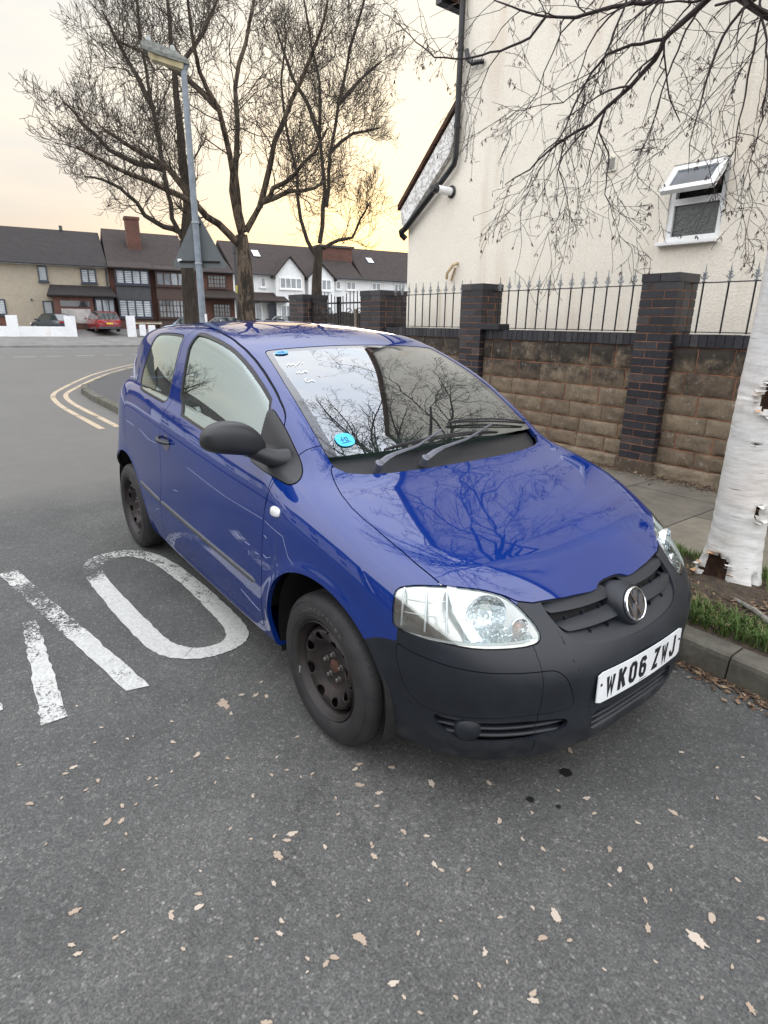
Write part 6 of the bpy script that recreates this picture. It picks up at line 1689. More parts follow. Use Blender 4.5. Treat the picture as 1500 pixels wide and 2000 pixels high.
        mb.add(vs, fs); return mb.build(name, BLACK, parent, smooth=True, angle=60)
    gri = thing('grille', None, None); gri.parent = root; gri.location = (-CARX, 0, 0)
    del_later = gri
    g_of = lambda t: float(np.interp(abs(t), [0, .04, .18, .255, .308, .335, .358, .378, .40], [.527, .527, .540, .553, .577, .600, .628, .668, .72]))
    for sg in (-1, 1):
        for zt_, zb_2, e_ in ((.659, .6235, .376), (.6135, .5775, .352)):
            mb = MB(); vs = []; fs = []; n = 26; K = 8
            for i in range(n+1):
                t_ = .055+(e_-.055)*i/n; top_ = zt_-.035*max(0, t_-.30)**1.0*(1 if zt_ > .64 else .3); bot_ = max(zb_2+.012*(t_/.35)**3, g_of(t_)+.005); bot_ = min(bot_, top_-.002)
                for k in range(K):
                    w = k/(K-1); z = top_+(bot_-top_)*min(1, w*1.02)
                    o = -.016+.013*math.sin(PI*min(1, .18+w*.62))-.030*max(0, w-.80)/.2*1.0
                    if k == 0: o -= .012
                    vs.append(shell(t_*sg, z, o))
            for i in range(n):
                for k in range(K-1): a = i*K+k; fs.append((a, a+K, a+K+1, a+1))
            mb.add(vs, fs); mb.build('bar', BLACK, gri, smooth=True)
        for t_ in (.13, .22, .30):
            for z_ in (.6185, .573):
                if z_ < g_of(t_)+.01: continue
                p_ = shell(t_*sg, z_, -.018); MB().box(p_-Vector((.006, .0022, .007)), p_+Vector((.006, .0022, .007))).build('clip', BLACK, gri)
    mb = MB(); vs = []; fs = []
    for i in range(31):
        t_ = -.345+.69*i/30; zb0 = .5275+.046*(abs(t_)/.345)**2.2
        for z_, o_ in ((zb0-.004, -.004), (zb0+.006, -.006), (zb0+.020, -.012), (zb0+.034, -.022), (zb0+.040, -.040)): vs.append(shell(t_, z_, o_))
    for i in range(30):
        for k in range(4): a = i*5+k; fs.append((a, a+5, a+6, a+1))
    mb.add(vs, fs); mb.build('lower_lip', BLACK, gri, smooth=True)
    # badge boss and badge
    cb = Vector((.700, 0, .611)); nb = Vector((.93, 0, .37)).normalized()
    mb = MB(); mb.lathe([(0, .002), (.061, .002), (.065, .003), (.070, -.002), (.076, -.014), (.080, -.035), (.082, -.08)], cb, nb, 40); mb.build('badge_boss', BLACK, gri, smooth=True, angle=50)
    CHROME = plain('chrome', (.80, .82, .84), .16, 1.0, var=.05)
    DCH = plain('dark_chrome', (.030, .030, .034), .35, .3, var=.15)
    bu = Vector((0, 1, 0)); bw = nb.cross(bu)*1.0   # bu: to the viewer's right, bw: up
    if bw.z < 0: bw = -bw
    bc = cb+nb*.004
    bad = MB().lathe([(0, .001), (.054, .001), (.054, .004), (0, .004)], bc, nb, 40).build('badge', DCH, gri, smooth=True, angle=30)
    MB().lathe([(.0515, .004), (.0515, .009), (.0545, .011), (.0580, .009), (.0585, .000)], bc, nb, 48).build('ring', CHROME, bad, smooth=True, angle=50)
    def stroke(mb, pts, w, o, h, org, ex, ey, ez):
        """mitred thick polyline, raised from o to o+h"""
        p = [Vector((a, b)) for a, b in pts]; n = len(p); closed = (p[0]-p[-1]).length < 1e-6
        if closed: p = p[:-1]; n -= 1
        L_, R_ = [], []
        for i in range(n):
            a = p[i-1] if (i > 0 or closed) else None; c = p[(i+1) % n] if (i < n-1 or closed) else None
            d1 = (p[i]-a).normalized() if a is not None else None; d2 = (c-p[i]).normalized() if c is not None else None
            if d1 is None: d1 = d2
            if d2 is None: d2 = d1
            n1 = Vector((-d1.y, d1.x)); n2 = Vector((-d2.y, d2.x)); m = (n1+n2)
            m = m/max(m.length_squared, .25)*2/1.0 if m.length > 1e-6 else n1
            m = m*(1/1.0); k = w/2
            q = m*k if m.length*k < w*1.6 else m.normalized()*w*1.2
            L_.append(p[i]+q); R_.append(p[i]-q)
        vs = []
        for hh in (o, o+h):
            for q in L_+R_: vs.append(org+ex*q.x+ey*q.y+ez*hh)
        fs = []; m = n
        rng = range(n if closed else n-1)
        for i in rng:
            j = (i+1) % n
            fs += [(2*m+i, 2*m+j, 3*m+j, 3*m+i), (i, m+i, m+j, j), (i, j, 2*m+j, 2*m+i), (m+i, 3*m+i, 3*m+j, m+j)]
        if not closed: fs += [(0, 2*m, 3*m, m), (n-1, m+n-1, 3*m+n-1, 2*m+n-1)]
        mb.add(vs, fs)
    mb = MB()
    R_ = .0505
    stroke(mb, [(-.020, .0465), (0, .006), (.020, .0465)], .0075, .004, .005, bc, bu, bw, nb)
    stroke(mb, [(-.044, .024), (-.0215, -.0455), (0, -.004), (.0215, -.0455), (.044, .024)], .0075, .004, .0055, bc, bu, bw, nb)
    mb.build('letters', CHROME, bad)
    gri_loc = gri
    # fog grille and lower intake bars, round blanking cap
    for sg in (-1, 1):
        for z in (.336, .312, .286):
            bar('slat', .73*sg, .335*sg, z, .0055, .016, fbum, -.012, 16)
        c = shell(.625*sg, .303, -.006); out = Vector((math.cos(.625*sg), math.sin(.625*sg), 0))
        MB().lathe([(0, .004), (.034, .003), (.040, -.004), (.043, -.012), (.046, -.03)], c, out, 28).build('fog_lamp_cover', BLACK, fbum, smooth=True, angle=50)
    for z in (.283, .258): bar('slat', -.235, .235, z, .006, .016, fbum, -.010, 20)
    for z in (.312, .235): bar('slat', -.238, .238, z, .008, .018, fbum, -.006, 20)
    # ---- number plate
    PLW = plain('white_reflective_plate', (.74, .76, .76), .30, scale=12, var=.08); PLB = plain('plate_black', (.012, .013, .016), .35)
    px0 = .776; pz0 = .412; tilt = rad(1.5)
    def plate_pt(y, z, o=0.0): return Vector((px0-.18*y*y+o-math.sin(tilt)*(z-pz0), y, z))
    mb = MB(); vs = []; fs = []; N_ = 26
    def outline(i):
        y = -.26+.52*i/N_; r = .008; e = max(0, r-min(y+.26, .26-y)); dz = r-math.sqrt(max(r*r-e*e, 0)); return y, dz
    for i in range(N_+1):
        y, dz = outline(i)
        vs += [plate_pt(y, pz0-.0555+dz), plate_pt(y, pz0+.0555-dz), plate_pt(y, pz0-.0555+dz, -.003), plate_pt(y, pz0+.0555-dz, -.003)]
    for i in range(N_):
        a = 4*i; b = a+4; fs += [(a, b, b+1, a+1), (a+2, a+3, b+3, b+2), (a+1, b+1, b+3, a+3), (a, a+2, b+2, b)]
    fs += [(0, 1, 3, 2), (4*N_, 4*N_+2, 4*N_+3, 4*N_+1)]
    mb.add(vs, fs); plate = mb.build('number_plate', PLW, fbum)
    H_ = .079; Wc = .044; g_ = .011
    SW = .0152
    def letters():
        hw = Wc/2-SW/2; hh = H_/2-SW/2
        return {'W': ([[(-hw, hh), (-hw*.55, -hh), (0, hh*.45), (hw*.55, -hh), (hw, hh)]], 1.12),
                'K': ([[(-hw, hh+SW/2), (-hw, -hh-SW/2)], [(hw*.95, hh+.004), (-hw+.004, -.004)], [(-hw+.012, .006), (hw*.95, -hh-.004)]], 1),
                '0': ([[(-hw, hh-.010), (-hw+.008, hh), (hw-.008, hh), (hw, hh-.010), (hw, -hh+.010), (hw-.008, -hh), (-hw+.008, -hh), (-hw, -hh+.010), (-hw, hh-.010)]], 1),
                '6': ([[(hw, hh-.012), (hw-.008, hh), (-hw+.008, hh), (-hw, hh-.010), (-hw, -hh+.010), (-hw+.008, -hh), (hw-.008, -hh), (hw, -hh+.010), (hw, -.004), (hw-.007, .005), (-hw+.003, .005)]], 1),
                'Z': ([[(-hw, hh), (hw, hh), (-hw, -hh), (hw, -hh)]], 1),
                'J': ([[(hw-.002, hh+SW/2), (hw-.002, -hh+.010), (hw-.010, -hh), (-hw+.008, -hh), (-hw, -hh+.010), (-hw, -hh+.020)]], 1)}
    LT = letters(); mb = MB(); y = -.26+.036
    for ch in 'WK06 ZWJ':
        if ch == ' ': y += .026; continue
        st, k = LT[ch]; w = .050*(1.10 if ch == 'W' else 1.0)
        yc = y+w/2
        for n_, s_ in enumerate(st):
            m2 = MB(); stroke(m2, [(a*(1.12 if ch == 'W' else 1), b) for a, b in s_], SW if ch != 'W' else .0126, 0, 1, Vector((0, 0, 0)), Vector((1, 0, 0)), Vector((0, 1, 0)), Vector((0, 0, 1)))
            # subdivide onto the bent plate
            mb.add([plate_pt(yc+v[0], pz0+v[1], .0006+.0002*n_+v[2]*.0006) for v in m2.v], m2.f)
        y += w+.0095
    mb.build('lettering', PLB, plate)
    for yy, zz in ((-.243, .012), (.246, .010)):
        mb = MB(); mb.lathe([(0, .0025), (.004, .002), (.0055, 0)], plate_pt(yy, pz0+zz, .0003), (1, 0, 0), 12)
        mb.build('fixing_screw', plain('rust_brown', (.06, .028, .018), .8, scale=80, var=.5), plate)
    mb = MB(); f5 = [(-.012+.006*i) for i in range(9)]
    for i in range(9): mb.box(plate_pt(-.03+.0055*i, pz0-.0505, .0006), plate_pt(-.03+.0055*i+.0036, pz0-.0480, .0009))
    mb.build('maker_line', PLB, plate)
    # ---- headlights
    SAT = plain('lamp_satin_silver', (.50, .49, .45), .20, .9, var=.12)
    REF = mat('lamp_reflector', lambda t: (t.bump(t.noise(t.coord('Object'), 38, 3), .9, .012), t.p(col=(.82, .85, .87), rough=.10, metal=1.0))[1])
    AMB = plain('amber_bulb', (.42, .17, .08), .2, coat=1.0)
    hsd = poly_sdf(hlP)
    for sg in (-1, 1):
        lens = mesh('headlight', [parts['headlight']], LENS, root, off=.001, sides=(sg,), flange=0)
        mesh('lamp_rim', [pool.cut(parts['headlight'], tz(lambda u, v: -hsd(u, v)-.007))[0]], SAT, lens, off=-.004, sides=(sg,), flange=.01) if False else None
        def depth(p):
            d = -hsd(th_(p[:, 0], p[:, 1]), p[:, 2]); u = th_(p[:, 0], p[:, 1])
            k = np.where(u < .74, .075, .030)
            return -np.minimum(.004+d*2.2, k*1.0)
        hs = mesh('lamp_housing', [parts['headlight']], SAT, lens, sides=(sg,), flange=0, offf=depth)
        # main reflector bowl
        t_ = .575*sg; c = shell(t_, .655, -.016); ax = Vector((.94, .30*sg, .12)).normalized()
        bowl = MB()
        prof = [(.012, -.058), (.026, -.056), (.040, -.049), (.053, -.036), (.062, -.020), (.066, -.004), (.067, .002)]
        bowl.lathe(prof, c, ax, 36); bowl.build('reflector_bowl', REF, lens, smooth=True, angle=80)
        MB().lathe([(0, .006), (.010, .004), (.013, -.006), (.013, -.035)], c-ax*.004, ax, 20).build('bulb_shield', CHROME, lens, smooth=True, angle=50)
        # white divider between the side section and the main lamp, fluted floor under the bowl
        mb = MB(); dv = [shell((.700-.075*((.735-z)/.145)**1.5)*sg, z, -.010) for z in np.linspace(.592, .730, 12)]; d2_ = [shell((.668-.085*((.735-z)/.145)**1.5)*sg, z, -.016) for z in np.linspace(.592, .730, 12)]
        n_ = len(dv); mb.add(dv+d2_, [(i, i+1, n_+i+1, n_+i) for i in range(n_-1)]); mb.build('lamp_divider', plain('lamp_white_trim', (.80, .81, .80), .2, .2), lens, smooth=True)
        mb = MB(); vs = []; fs = []
        for i in range(25):
            u_ = .44+.21*i/24
            for k in range(4): vs.append(shell(u_*sg, .594+.008*k, -.008-.014*k+(.002 if i % 2 else 0)))
        for i in range(24):
            for k in range(3): a = i*4+k; fs.append((a, a+4, a+5, a+1))
        mb.add(vs, fs); mb.build('lamp_floor', REF, lens)
        # indicator at the inner end
        c2 = shell(.475*sg, .622, -.012)
        MB().lathe([(.006, -.032), (.018, -.026), (.026, -.012), (.029, .002), (.031, .0)], c2, ax, 28).build('reflector_bowl', REF, lens, smooth=True, angle=80)
        MB().lathe([(0, .002), (.010, -.001), (.014, -.010), (.013, -.026)], c2, ax, 20).build('indicator_bulb', AMB, lens, smooth=True, angle=60)
        # side section ribs
        mb = MB()
        for u in (.700, .765, .840):
            pts = [shell(u*sg, z, -.012) for z in np.linspace(.612, .722, 9)]
            mb.tube(pts, .0035, 6)
        for z in (.655, .692):
            mb.tube([shell(u*sg, z-.02*(u-.7), -.020) for u in np.linspace(.700, .835, 7)], .0016, 5)
        mb.tube([shell(u*sg, .590+.02*(u-.5), -.010) for u in np.linspace(.45, .85, 14)], .0040, 6)
        mb.tube([shell(u*sg, .733-.3*max(0, .60-u)**1.5, -.012) for u in np.linspace(.52, .84, 10)], .0040, 6)
        mb.build('lamp_trim', plain('lamp_white_trim', (.80, .81, .80), .2, .2), lens, smooth=True)
    # ---- rubbing strips, repeater, handle
    def side_bar(name, x0, x1, zf, hh, proud, m, parent, sg, n=40):
        vs = []; fs = []; k = 7
        for i in range(n+1):
            x = x0+(x1-x0)*i/n; e = math.sqrt(max(0, 1-((abs(2*i/n-1)-.93)/.07)**2)) if abs(2*i/n-1) > .93 else 1; e = max(e, .25)
            z = zf(x)
            for j in range(k):
                a = -PI/2+PI*j/(k-1)
                zz = z+math.sin(a)*hh*e
                vs.append(sidept(x, zz, sg, -.002+(.002+proud*e)*math.cos(a)**.6 if abs(math.cos(a)) > 1e-6 else -.002))
        for i in range(n):
            for j in range(k-1):
                a = i*k+j; fs.append((a, a+1, a+k+1, a+k))
        fs.append(tuple(range(k))); fs.append(tuple(range(n*k, n*k+k)))
        return MB().add(vs, fs).build(name, m, parent, smooth=True, angle=50)
    zs = lambda x: .475+(.512-.475)*(x+.47)/(-1.74+.47) if x > -1.74 else .512+(.536-.512)*(x+1.74)/(-.41)
    for sg in (-1, 1):
        side_bar('rubbing_strip', -1.722, -.475, zs, .0135, .009, STRIP, doors[sg], sg)
        side_bar('rubbing_strip', -2.150, -1.735, zs, .0135, .009, STRIP, body, sg, 16)
        # side repeater
        vs = []; fs = []; n = 28
        c = (-.297, .826)
        for ring, (s_, o) in enumerate(((1.0, .0), (.96, .006), (.78, .011), (.4, .0135), (.0, .014))):
            for k in range(n):
                a = 2*PI*k/n; dx = math.copysign(abs(math.cos(a))**.7, math.cos(a))*.034*s_; dz = math.copysign(abs(math.sin(a))**.7, math.sin(a))*.0185*s_
                vs.append(sidept(c[0]+dx, c[1]+dz-.25*dx*0, sg, o))
        for r in range(4):
            for k in range(n): fs.append((r*n+k, r*n+(k+1) % n, (r+1)*n+(k+1) % n, (r+1)*n+k))
        MB().add(vs, fs).build('side_repeater', plain('clear_white_lens', (.72, .73, .72), .12, coat=1.0, var=.3, scale=160), wings[sg], smooth=True)
        # handle
        hx, hz = -1.535, .893
        vs = []; fs = []; n = 28
        for s_, o in ((1.0, .0012), (.95, .0016), (.6, .0008), (.0, .0006)):
            for k in range(n):
                a = 2*PI*k/n; vs.append(sidept(hx+math.cos(a)*.058*s_, hz-.012+math.sin(a)*.040*s_, sg, o))
        for r in range(3):
            for k in range(n): fs.append((r*n+k, r*n+(k+1) % n, (r+1)*n+(k+1) % n, (r+1)*n+k))
        cup = MB().add(vs, fs).build('handle_recess', plain('handle_recess_shade', (.008, .012, .075), .3, coat=1.0), doors[sg], smooth=True)  # almost flat patch; the recess shade is painted as a darker body blue
        mb = MB(); pts = []; rr = []
        for i in range(13):
            t = i/12; x = hx-.085+.145*t; o = .004+.034*math.sin(PI*min(1, t*1.02))**.55
            pts.append(sidept(x, hz+.010-.016*t, sg, o)); rr.append(.011*(.55+.45*math.sin(PI*min(1, t+.06))**.5))
        mb.tube(pts, rr, 12); mb.build('door_handle', TRIM, doors[sg], smooth=True, angle=60)
    # ---- scratches along the offside
    SCR = plain('paint_scratch', (.30, .34, .46), .6)
    for i_, s_ in enumerate([[(-1.223,0.814),(-0.981,0.794),(-0.747,0.777),(-0.448,0.773),(-0.391,0.772)],
 [(-2.371,0.891),(-2.167,0.881)],
 [(-2.048,0.880),(-1.855,0.850),(-1.707,0.851)],
 [(-0.374,0.770),(-0.318,0.759),(-0.226,0.750),(-0.208,0.722),(-0.183,0.684),(-0.139,0.668)],
 [(-0.666,0.646),(-0.595,0.631)],
 [(-0.554,0.629),(-0.505,0.629)],
 [(-0.523,0.601),(-0.516,0.580)],
 [(-0.464,0.613),(-0.427,0.614)],
 [(-0.666,0.469),(-0.574,0.459)],
 [(-0.378,0.711),(-0.352,0.704)],
 [(-0.385,0.628),(-0.359,0.621),(-0.324,0.637)],
 [(-1.459,0.644),(-1.383,0.651)],
 [(-0.654,0.373),(-0.512,0.342),(-0.470,0.338)],
 [(-1.888,0.408),(-1.839,0.434),(-1.779,0.451)]]):
        par = wings[-1] if s_[0][0] > -.385 else (body if s_[0][0] < -1.65 else doors[-1])
        P_ = []
        for a_, b_ in zip(s_, s_[1:]):
            for k in range(5): P_.append(sidept(a_[0]+(b_[0]-a_[0])*k/5, a_[1]+(b_[1]-a_[1])*k/5, -1, .0004))
        P_.append(sidept(s_[-1][0], s_[-1][1], -1, .0004))
        MB().tube(P_, [.0004]+[.0011 if len(s_) < 4 else .0006]*(len(P_)-2)+[.0003], 5).build('scratch', SCR, par)
    # ---- door mirrors
    for sg in (-1, 1):
        mb = MB(); vs = []; fs = []; nu, nv = 20, 22
        # head: swept sections from inner to outer end
        secs = [(.765, 1.035, .022, .030), (.785, 1.050, .048, .042), (.82, 1.066, .064, .058), (.86, 1.078, .070, .066), (.91, 1.086, .069, .069), (.95, 1.088, .064, .066), (.985, 1.086, .050, .056), (1.005, 1.083, .030, .038), (1.012, 1.081, .004, .006)]
        for (a, zc, hh, dd) in secs:
            for j in range(nv):
                t = 2*PI*j/nv; c_, s_ = math.cos(t), math.sin(t)
                xx = math.copysign(abs(c_)**.75, c_)*dd*(1.0 if c_ > 0 else .35); zz = math.copysign(abs(s_)**.62, s_)*hh*(1.0 if s_ > 0 else .86)
                vs.append((-.475-.10*(a-.77)+xx-(.05 if sg > 0 else 0), sg*(a if sg < 0 else .755+(a-.765)*.72), zc+zz*(1 if sg < 0 else .8)-(.004 if sg < 0 else .035)))
        m = len(secs)
        for i in range(m-1):
            for j in range(nv): fs.append((i*nv+j, i*nv+(j+1) % nv, (i+1)*nv+(j+1) % nv, (i+1)*nv+j))
        fs.append(tuple(range(nv))); fs.append(tuple(range((m-1)*nv, m*nv)))
        if sg > 0: vs = [(-.50-(y-.755)*1.0, .775+(x+.52)*.55, z-.02) for x, y, z in vs]   # folded in against the window
        mb.add(vs, fs); mir = mb.build('door_mirror', TRIM, root, smooth=True, angle=70)
        s2 = mir.modifiers.new('s', 'SUBSURF'); s2.levels = 1; s2.render_levels = 2
        if sg > 0: continue
        mb = MB(); mb.tube([(-.42, sg*.69, .985), (-.435, sg*.74, .992), (-.455, sg*.785, 1.012), (-.465, sg*.83, 1.035)], [.050, .040, .032, .030], 14); mb.build('mirror_arm', TRIM, mir, smooth=True, angle=60)
        mb = MB(); mb.lathe([(0, 0), (1, 0)], (0, 0, 0), (1, 0, 0), 28)
        mb.v = [(-.502-.10*(abs(.888)-.77)-.002, sg*.888+v[1]*.098, 1.078+v[2]*.056) for v in mb.v]
        mb.build('mirror_glass', CHROME, mir, smooth=True)
        bpy.context.view_layer.update()
    # ---- wipers
    ARM = plain('wiper_arm_sky_sheen', (.12, .125, .15), .32, .3)  # bluish grey puts the reflected sky into the arm colour
    def wiper(piv, end, b0_, b1_, sh=.020):
        w = thing('wiper', None, None); w.parent = root; w.location = Vector((-.2, 0, .95))-wloc(root)
        p0, n0 = toppt(*piv, .018); p2, n2 = toppt(*end, sh); mid, nm = toppt(piv[0]+(end[0]-piv[0])*.22, piv[1]+(end[1]-piv[1])*.22, .034)
        mb = MB(); mb.tube([p0-n0*.03, p0+n0*.010, p0+n0*.014], [.017, .017, .010], 16); mb.build('pivot_cap', ARM, w, smooth=True)
        mb = MB(); pts = [p0+n0*.004, p0*.5+mid*.5+n0*.010, mid, mid*.6+p2*.4, p2]
        pts[3] = toppt(pts[3].x, pts[3].y, .030)[0]
        vs = []; fs = []
        for i, (p, r) in enumerate(zip(pts, (.013, .012, .009, .0065, .005))):
            t = (pts[min(i+1, 4)]-pts[max(i-1, 0)]).normalized(); sd_ = t.cross(n0).normalized()
            for k in range(8):
                a = 2*PI*k/8; vs.append(p+sd_*math.cos(a)*r+n0*math.sin(a)*.0045)
        for i in range(4):
            for k in range(8): fs.append((i*8+k, i*8+(k+1) % 8, (i+1)*8+(k+1) % 8, (i+1)*8+k))
        fs += [tuple(range(8)), tuple(range(32, 40))]
        mb.add(vs, fs); mb.build('arm', ARM, w, smooth=True, angle=60)
        mb = MB(); n = 16
        bl = [toppt(b0_[0]+(b1_[0]-b0_[0])*i/n, b0_[1]+(b1_[1]-b0_[1])*i/n, .010)[0] for i in range(n+1)]
        up = [toppt(b0_[0]+(b1_[0]-b0_[0])*i/n, b0_[1]+(b1_[1]-b0_[1])*i/n, .010+.012*math.sin(PI*i/n)**.5+.003)[0] for i in range(n+1)]
        mb.tube(bl, .0045, 6); mb.tube(up, .0042, 6); mb.build('blade', RUB, w, smooth=True)
        for f_ in (.25, .75): pass
    wiper((-.175, -.43), (-.262, -.03), (-.232, -.36), (-.232, .30))
    wiper((-.150, -.215), (-.272, .30), (-.300, .05), (-.290, .565))
    # ---- stickers and chalk writing on the windscreen
    BLUE = plain('sticker_blue', (.10, .36, .78), .5, var=.05); CY = plain('sticker_cyan', (.06, .48, .80), .5, var=.05)
    INK = plain('sticker_ink', (.01, .015, .05), .6)
    def ws_frame(x, y, off):
        p, n = toppt(x, y, off); ex = Vector((0, 1, 0)); ex = (ex-n*ex.dot(n)).normalized(); ey = n.cross(ex)
        if ey.z < 0: ey = -ey
        return p, n, ex, ey
    def oval(mb, x, y, rx, ry, off, pw=1.0):
        p, n, ex, ey = ws_frame(x, y, off); n_ = 36
        vs = []
        for k in range(n_):
            a = 2*PI*k/n_; c_, s_ = math.cos(a), math.sin(a)
            vs.append(p+ex*math.copysign(abs(c_)**pw, c_)*rx+ey*math.copysign(abs(s_)**pw, s_)*ry)
        mb.add(vs+[v+n*.0008 for v in vs], [tuple(range(n_))[::-1], tuple(range(n_, 2*n_))]+[(k, (k+1) % n_, n_+(k+1) % n_, n_+k) for k in range(n_)])
    def scribble(mb, x, y, off, strokes, sc, w):
        p, n, ex, ey = ws_frame(x, y, off)
        for s_ in strokes: stroke(mb, [(a*sc, b*sc) for a, b in s_], w, 0, .0006, p, ex, ey, n)
    mb = MB(); oval(mb, -.905, -.445, .034, .018, .003); s1 = mb.build('permit_sticker', BLUE, wsn)
    mb = MB(); scribble(mb, -.905, -.445, .0042, [[(-2, -1), (-2, 1), (-.8, -1), (-.8, 1)], [(.2, -1), (.2, 1), (1.4, 1), (1.4, .1), (.3, 0), (1.6, -1)]], .0075, .0018); mb.build('ink', INK, s1)
    mb = MB(); oval(mb, -.318, -.490, .040, .036, .003, .8); s2_ = mb.build('permit_sticker', CY, wsn)
    mb = MB(); scribble(mb, -.318, -.490, .0042, [[(-1.2, -1), (-1.2, 1), (-.5, 1.2)], [(-2, 0), (-.4, 0)], [(.2, 1), (1.2, 1), (1.2, -1), (.2, -1), (.2, 1)], [(-2, -1.6), (2, -1.7)]], .010, .0028); mb.build('ink', INK, s2_)
    mb = MB()
    scribble(mb, -.79, -.435, .001, [[(-3.5, -.5), (-2.2, 1), (-2.2, -.3), (-.8, .3), (-.4, -.4)], [(0, -.6), (2, 1.2)], [(-1, -1), (-.6, -1.2)], [(2.3, .5), (2.6, 0)]], .014, .0028)
    scribble(mb, -.725, -.45, .001, [[(-1.5, .5), (-1.4, -.5)], [(-.6, .4), (-.2, -.8), (.8, -.6), (1.0, .3)], [(1.6, -.8), (1.7, .5), (2.4, .5), (2.3, -.1), (1.7, -.2), (2.6, -.8)]], .013, .0028)
    scribble(mb, -.660, -.455, .001, [[(.6, 1), (-.6, .6), (-.8, -.6), (.2, -1.0), (1.2, -.3)], [(1.0, -.4), (1.9, -.4), (2.0, -1.4)]], .013, .0028)
    mb.build('chalk_writing', plain('white_chalk', (.85, .85, .82), .8), wsn)
    # ---- rear: quarter lamp reflector, aerial etc are hidden; inside
    SEAT = plain('grey_seat_cloth', (.16, .17, .17), .9, scale=120, var=.3)
    DASH = plain('dark_dash_plastic', (.045, .050, .050), .6, scale=100)
    def soft(name, lo, hi, m, parent, bev=.05, rot=None, piv=None):
        mb = MB(); mb.box(lo, hi); o = mb.build(name, m, parent, bevel=0)
        bm = bmesh.new(); bm.from_mesh(o.data); bmesh.ops.bevel(bm, geom=list(bm.edges), offset=bev, segments=4, profile=.5, affect='EDGES')
        for f in bm.faces: f.smooth = True
        if rot:
            pv = Vector(piv)-wloc(parent); bmesh.ops.rotate(bm, verts=bm.verts, cent=pv, matrix=Matrix.Rotation(rot, 3, 'Y'))
        bm.to_mesh(o.data); bm.free(); return o
    for sg in (-1, 1):
        st = thing('seat', None, None); st.parent = root; st.location = Vector((-1.35, sg*.36, .35))-wloc(root)
        soft('seat_cushion', (-1.60, sg*.36-.25, .42), (-1.05, sg*.36+.25, .58), SEAT, st, .05)
        soft('backrest', (-1.72, sg*.36-.25, .50), (-1.58, sg*.36+.25, 1.12), SEAT, st, .06, rad(-14), (-1.6, 0, .5))
        soft('headrest', (-1.70, sg*.36-.14, 1.10), (-1.60, sg*.36+.14, 1.36), SEAT, st, .048, rad(-14), (-1.6, 0, .5))
    soft('rear_seat', (-2.62, -.58, .70), (-2.45, .58, 1.10), SEAT, root, .06, rad(-12), (-2.5, 0, .7))
    # dashboard following the windscreen foot
    vs = []; fs = []; n = 20
    for i in range(n+1):
        y = -.62+1.24*i/n
        for (x, z) in ((-.27-.16*y*y, .95), (-.40-.12*y*y, .985), (-.58, .985), (-.70, .93), (-.72, .80), (-.70, .55)): vs.append((x, y, z))
    for i in range(n):
        for k in range(5): a = i*6+k; fs.append((a, a+1, a+7, a+6))
    MB().add(vs, fs).build('dashboard', DASH, root, smooth=True, angle=60)
    mb = MB(); ring = []
    sc = Vector((-.90, -.36, .90)); ax = Vector((-.9, 0, .42)).normalized(); e1 = Vector((0, 1, 0)); e2 = ax.cross(e1)
    mb.tube([sc+(e1*math.cos(2*PI*k/32)+e2*math.sin(2*PI*k/32))*.185 for k in range(33)], .015, 8, False)
    for a in (0, PI, -PI/2 if e2.z > 0 else PI/2): mb.tube([sc, sc+(e1*math.cos(a)+e2*math.sin(a))*.18], [.03, .013], 8)
    mb.lathe([(0, .03), (.05, .025), (.06, 0), (0, -.02)], sc, ax, 20)
    mb.build('steering_wheel', DASH, root, smooth=True)
    soft('interior_mirror', (-.985, -.10, 1.325), (-.960, .10, 1.375), DASH, root, .010)
    # floor tub, firewall and boot so that no daylight shows through the bottom
    vs = [(-.30, -.72, .95), (-.30, .72, .95), (-.30, -.72, .25), (-.30, .72, .25), (-2.85, -.68, .25), (-2.85, .68, .25), (-2.85, -.68, .90), (-2.85, .68, .90)]
    mb = MB(); mb.add([(-.62, -.66, .93), (-.62, .66, .93), (-.62, -.72, .26), (-.62, .72, .26), (-2.85, -.62, .26), (-2.85, .62, .26), (-2.85, -.62, .85), (-2.85, .62, .85)], [(0, 1, 3, 2), (2, 3, 5, 4), (4, 5, 7, 6)])
    for sg in (-1, 1):
        mb.add([(-.62, sg*.72, .26), (-1.9, sg*.74, .26), (-1.9, sg*.735, 1.04), (-.62, sg*.72, .96)], [(0, 1, 2, 3)])
        mb.add([(-1.9, sg*.55, .26), (-2.9, sg*.50, .26), (-2.9, sg*.50, 1.02), (-1.9, sg*.70, 1.05)], [(0, 1, 2, 3)])
    mb.build('cabin_floor', DASH, root)
    # under tray and bonnet inner so nothing is see-through from low down
    mb = MB(); mb.box((-2.95, -.55, .20), (.62, .55, .24)); mb.box((-.28, -.55, .24), (.55, .55, .50)); mb.build('underbody', GAP, root)
    # England pennant on the far side of the cabin
    pn = MB().prism([(-.055, .07), (.055, .07), (.055, .0), (0, -.085), (-.055, .0)], 0, -1.86, -1.857)
    pn.v = [(x, y-.10, z+1.205) for x, y, z in pn.v]
    po = pn.build('pennant', plain('pennant_white', (.85, .87, .85), .7), root)
    mb = MB()
    for k, s_ in enumerate(([[(1, 1), (-1, 1), (-1, -1), (1, -1)], [(-1, 0), (.7, 0)]], [[(-1, -1), (-1, 1), (1, -1), (1, 1)]], [[(1, 1), (-1, 1), (-1, -1), (1, -1), (1, 0), (0, 0)]])):
        for q_ in s_: stroke(mb, [(a*.011+(-.032+.032*k), b*.016) for a, b in q_], .0035, 0, .001, Vector((-1.8565, -.10, 1.225)), Vector((0, 1, 0)), Vector((0, 0, 1)), Vector((1, 0, 0)))
    mb.build('lettering', INK, po)
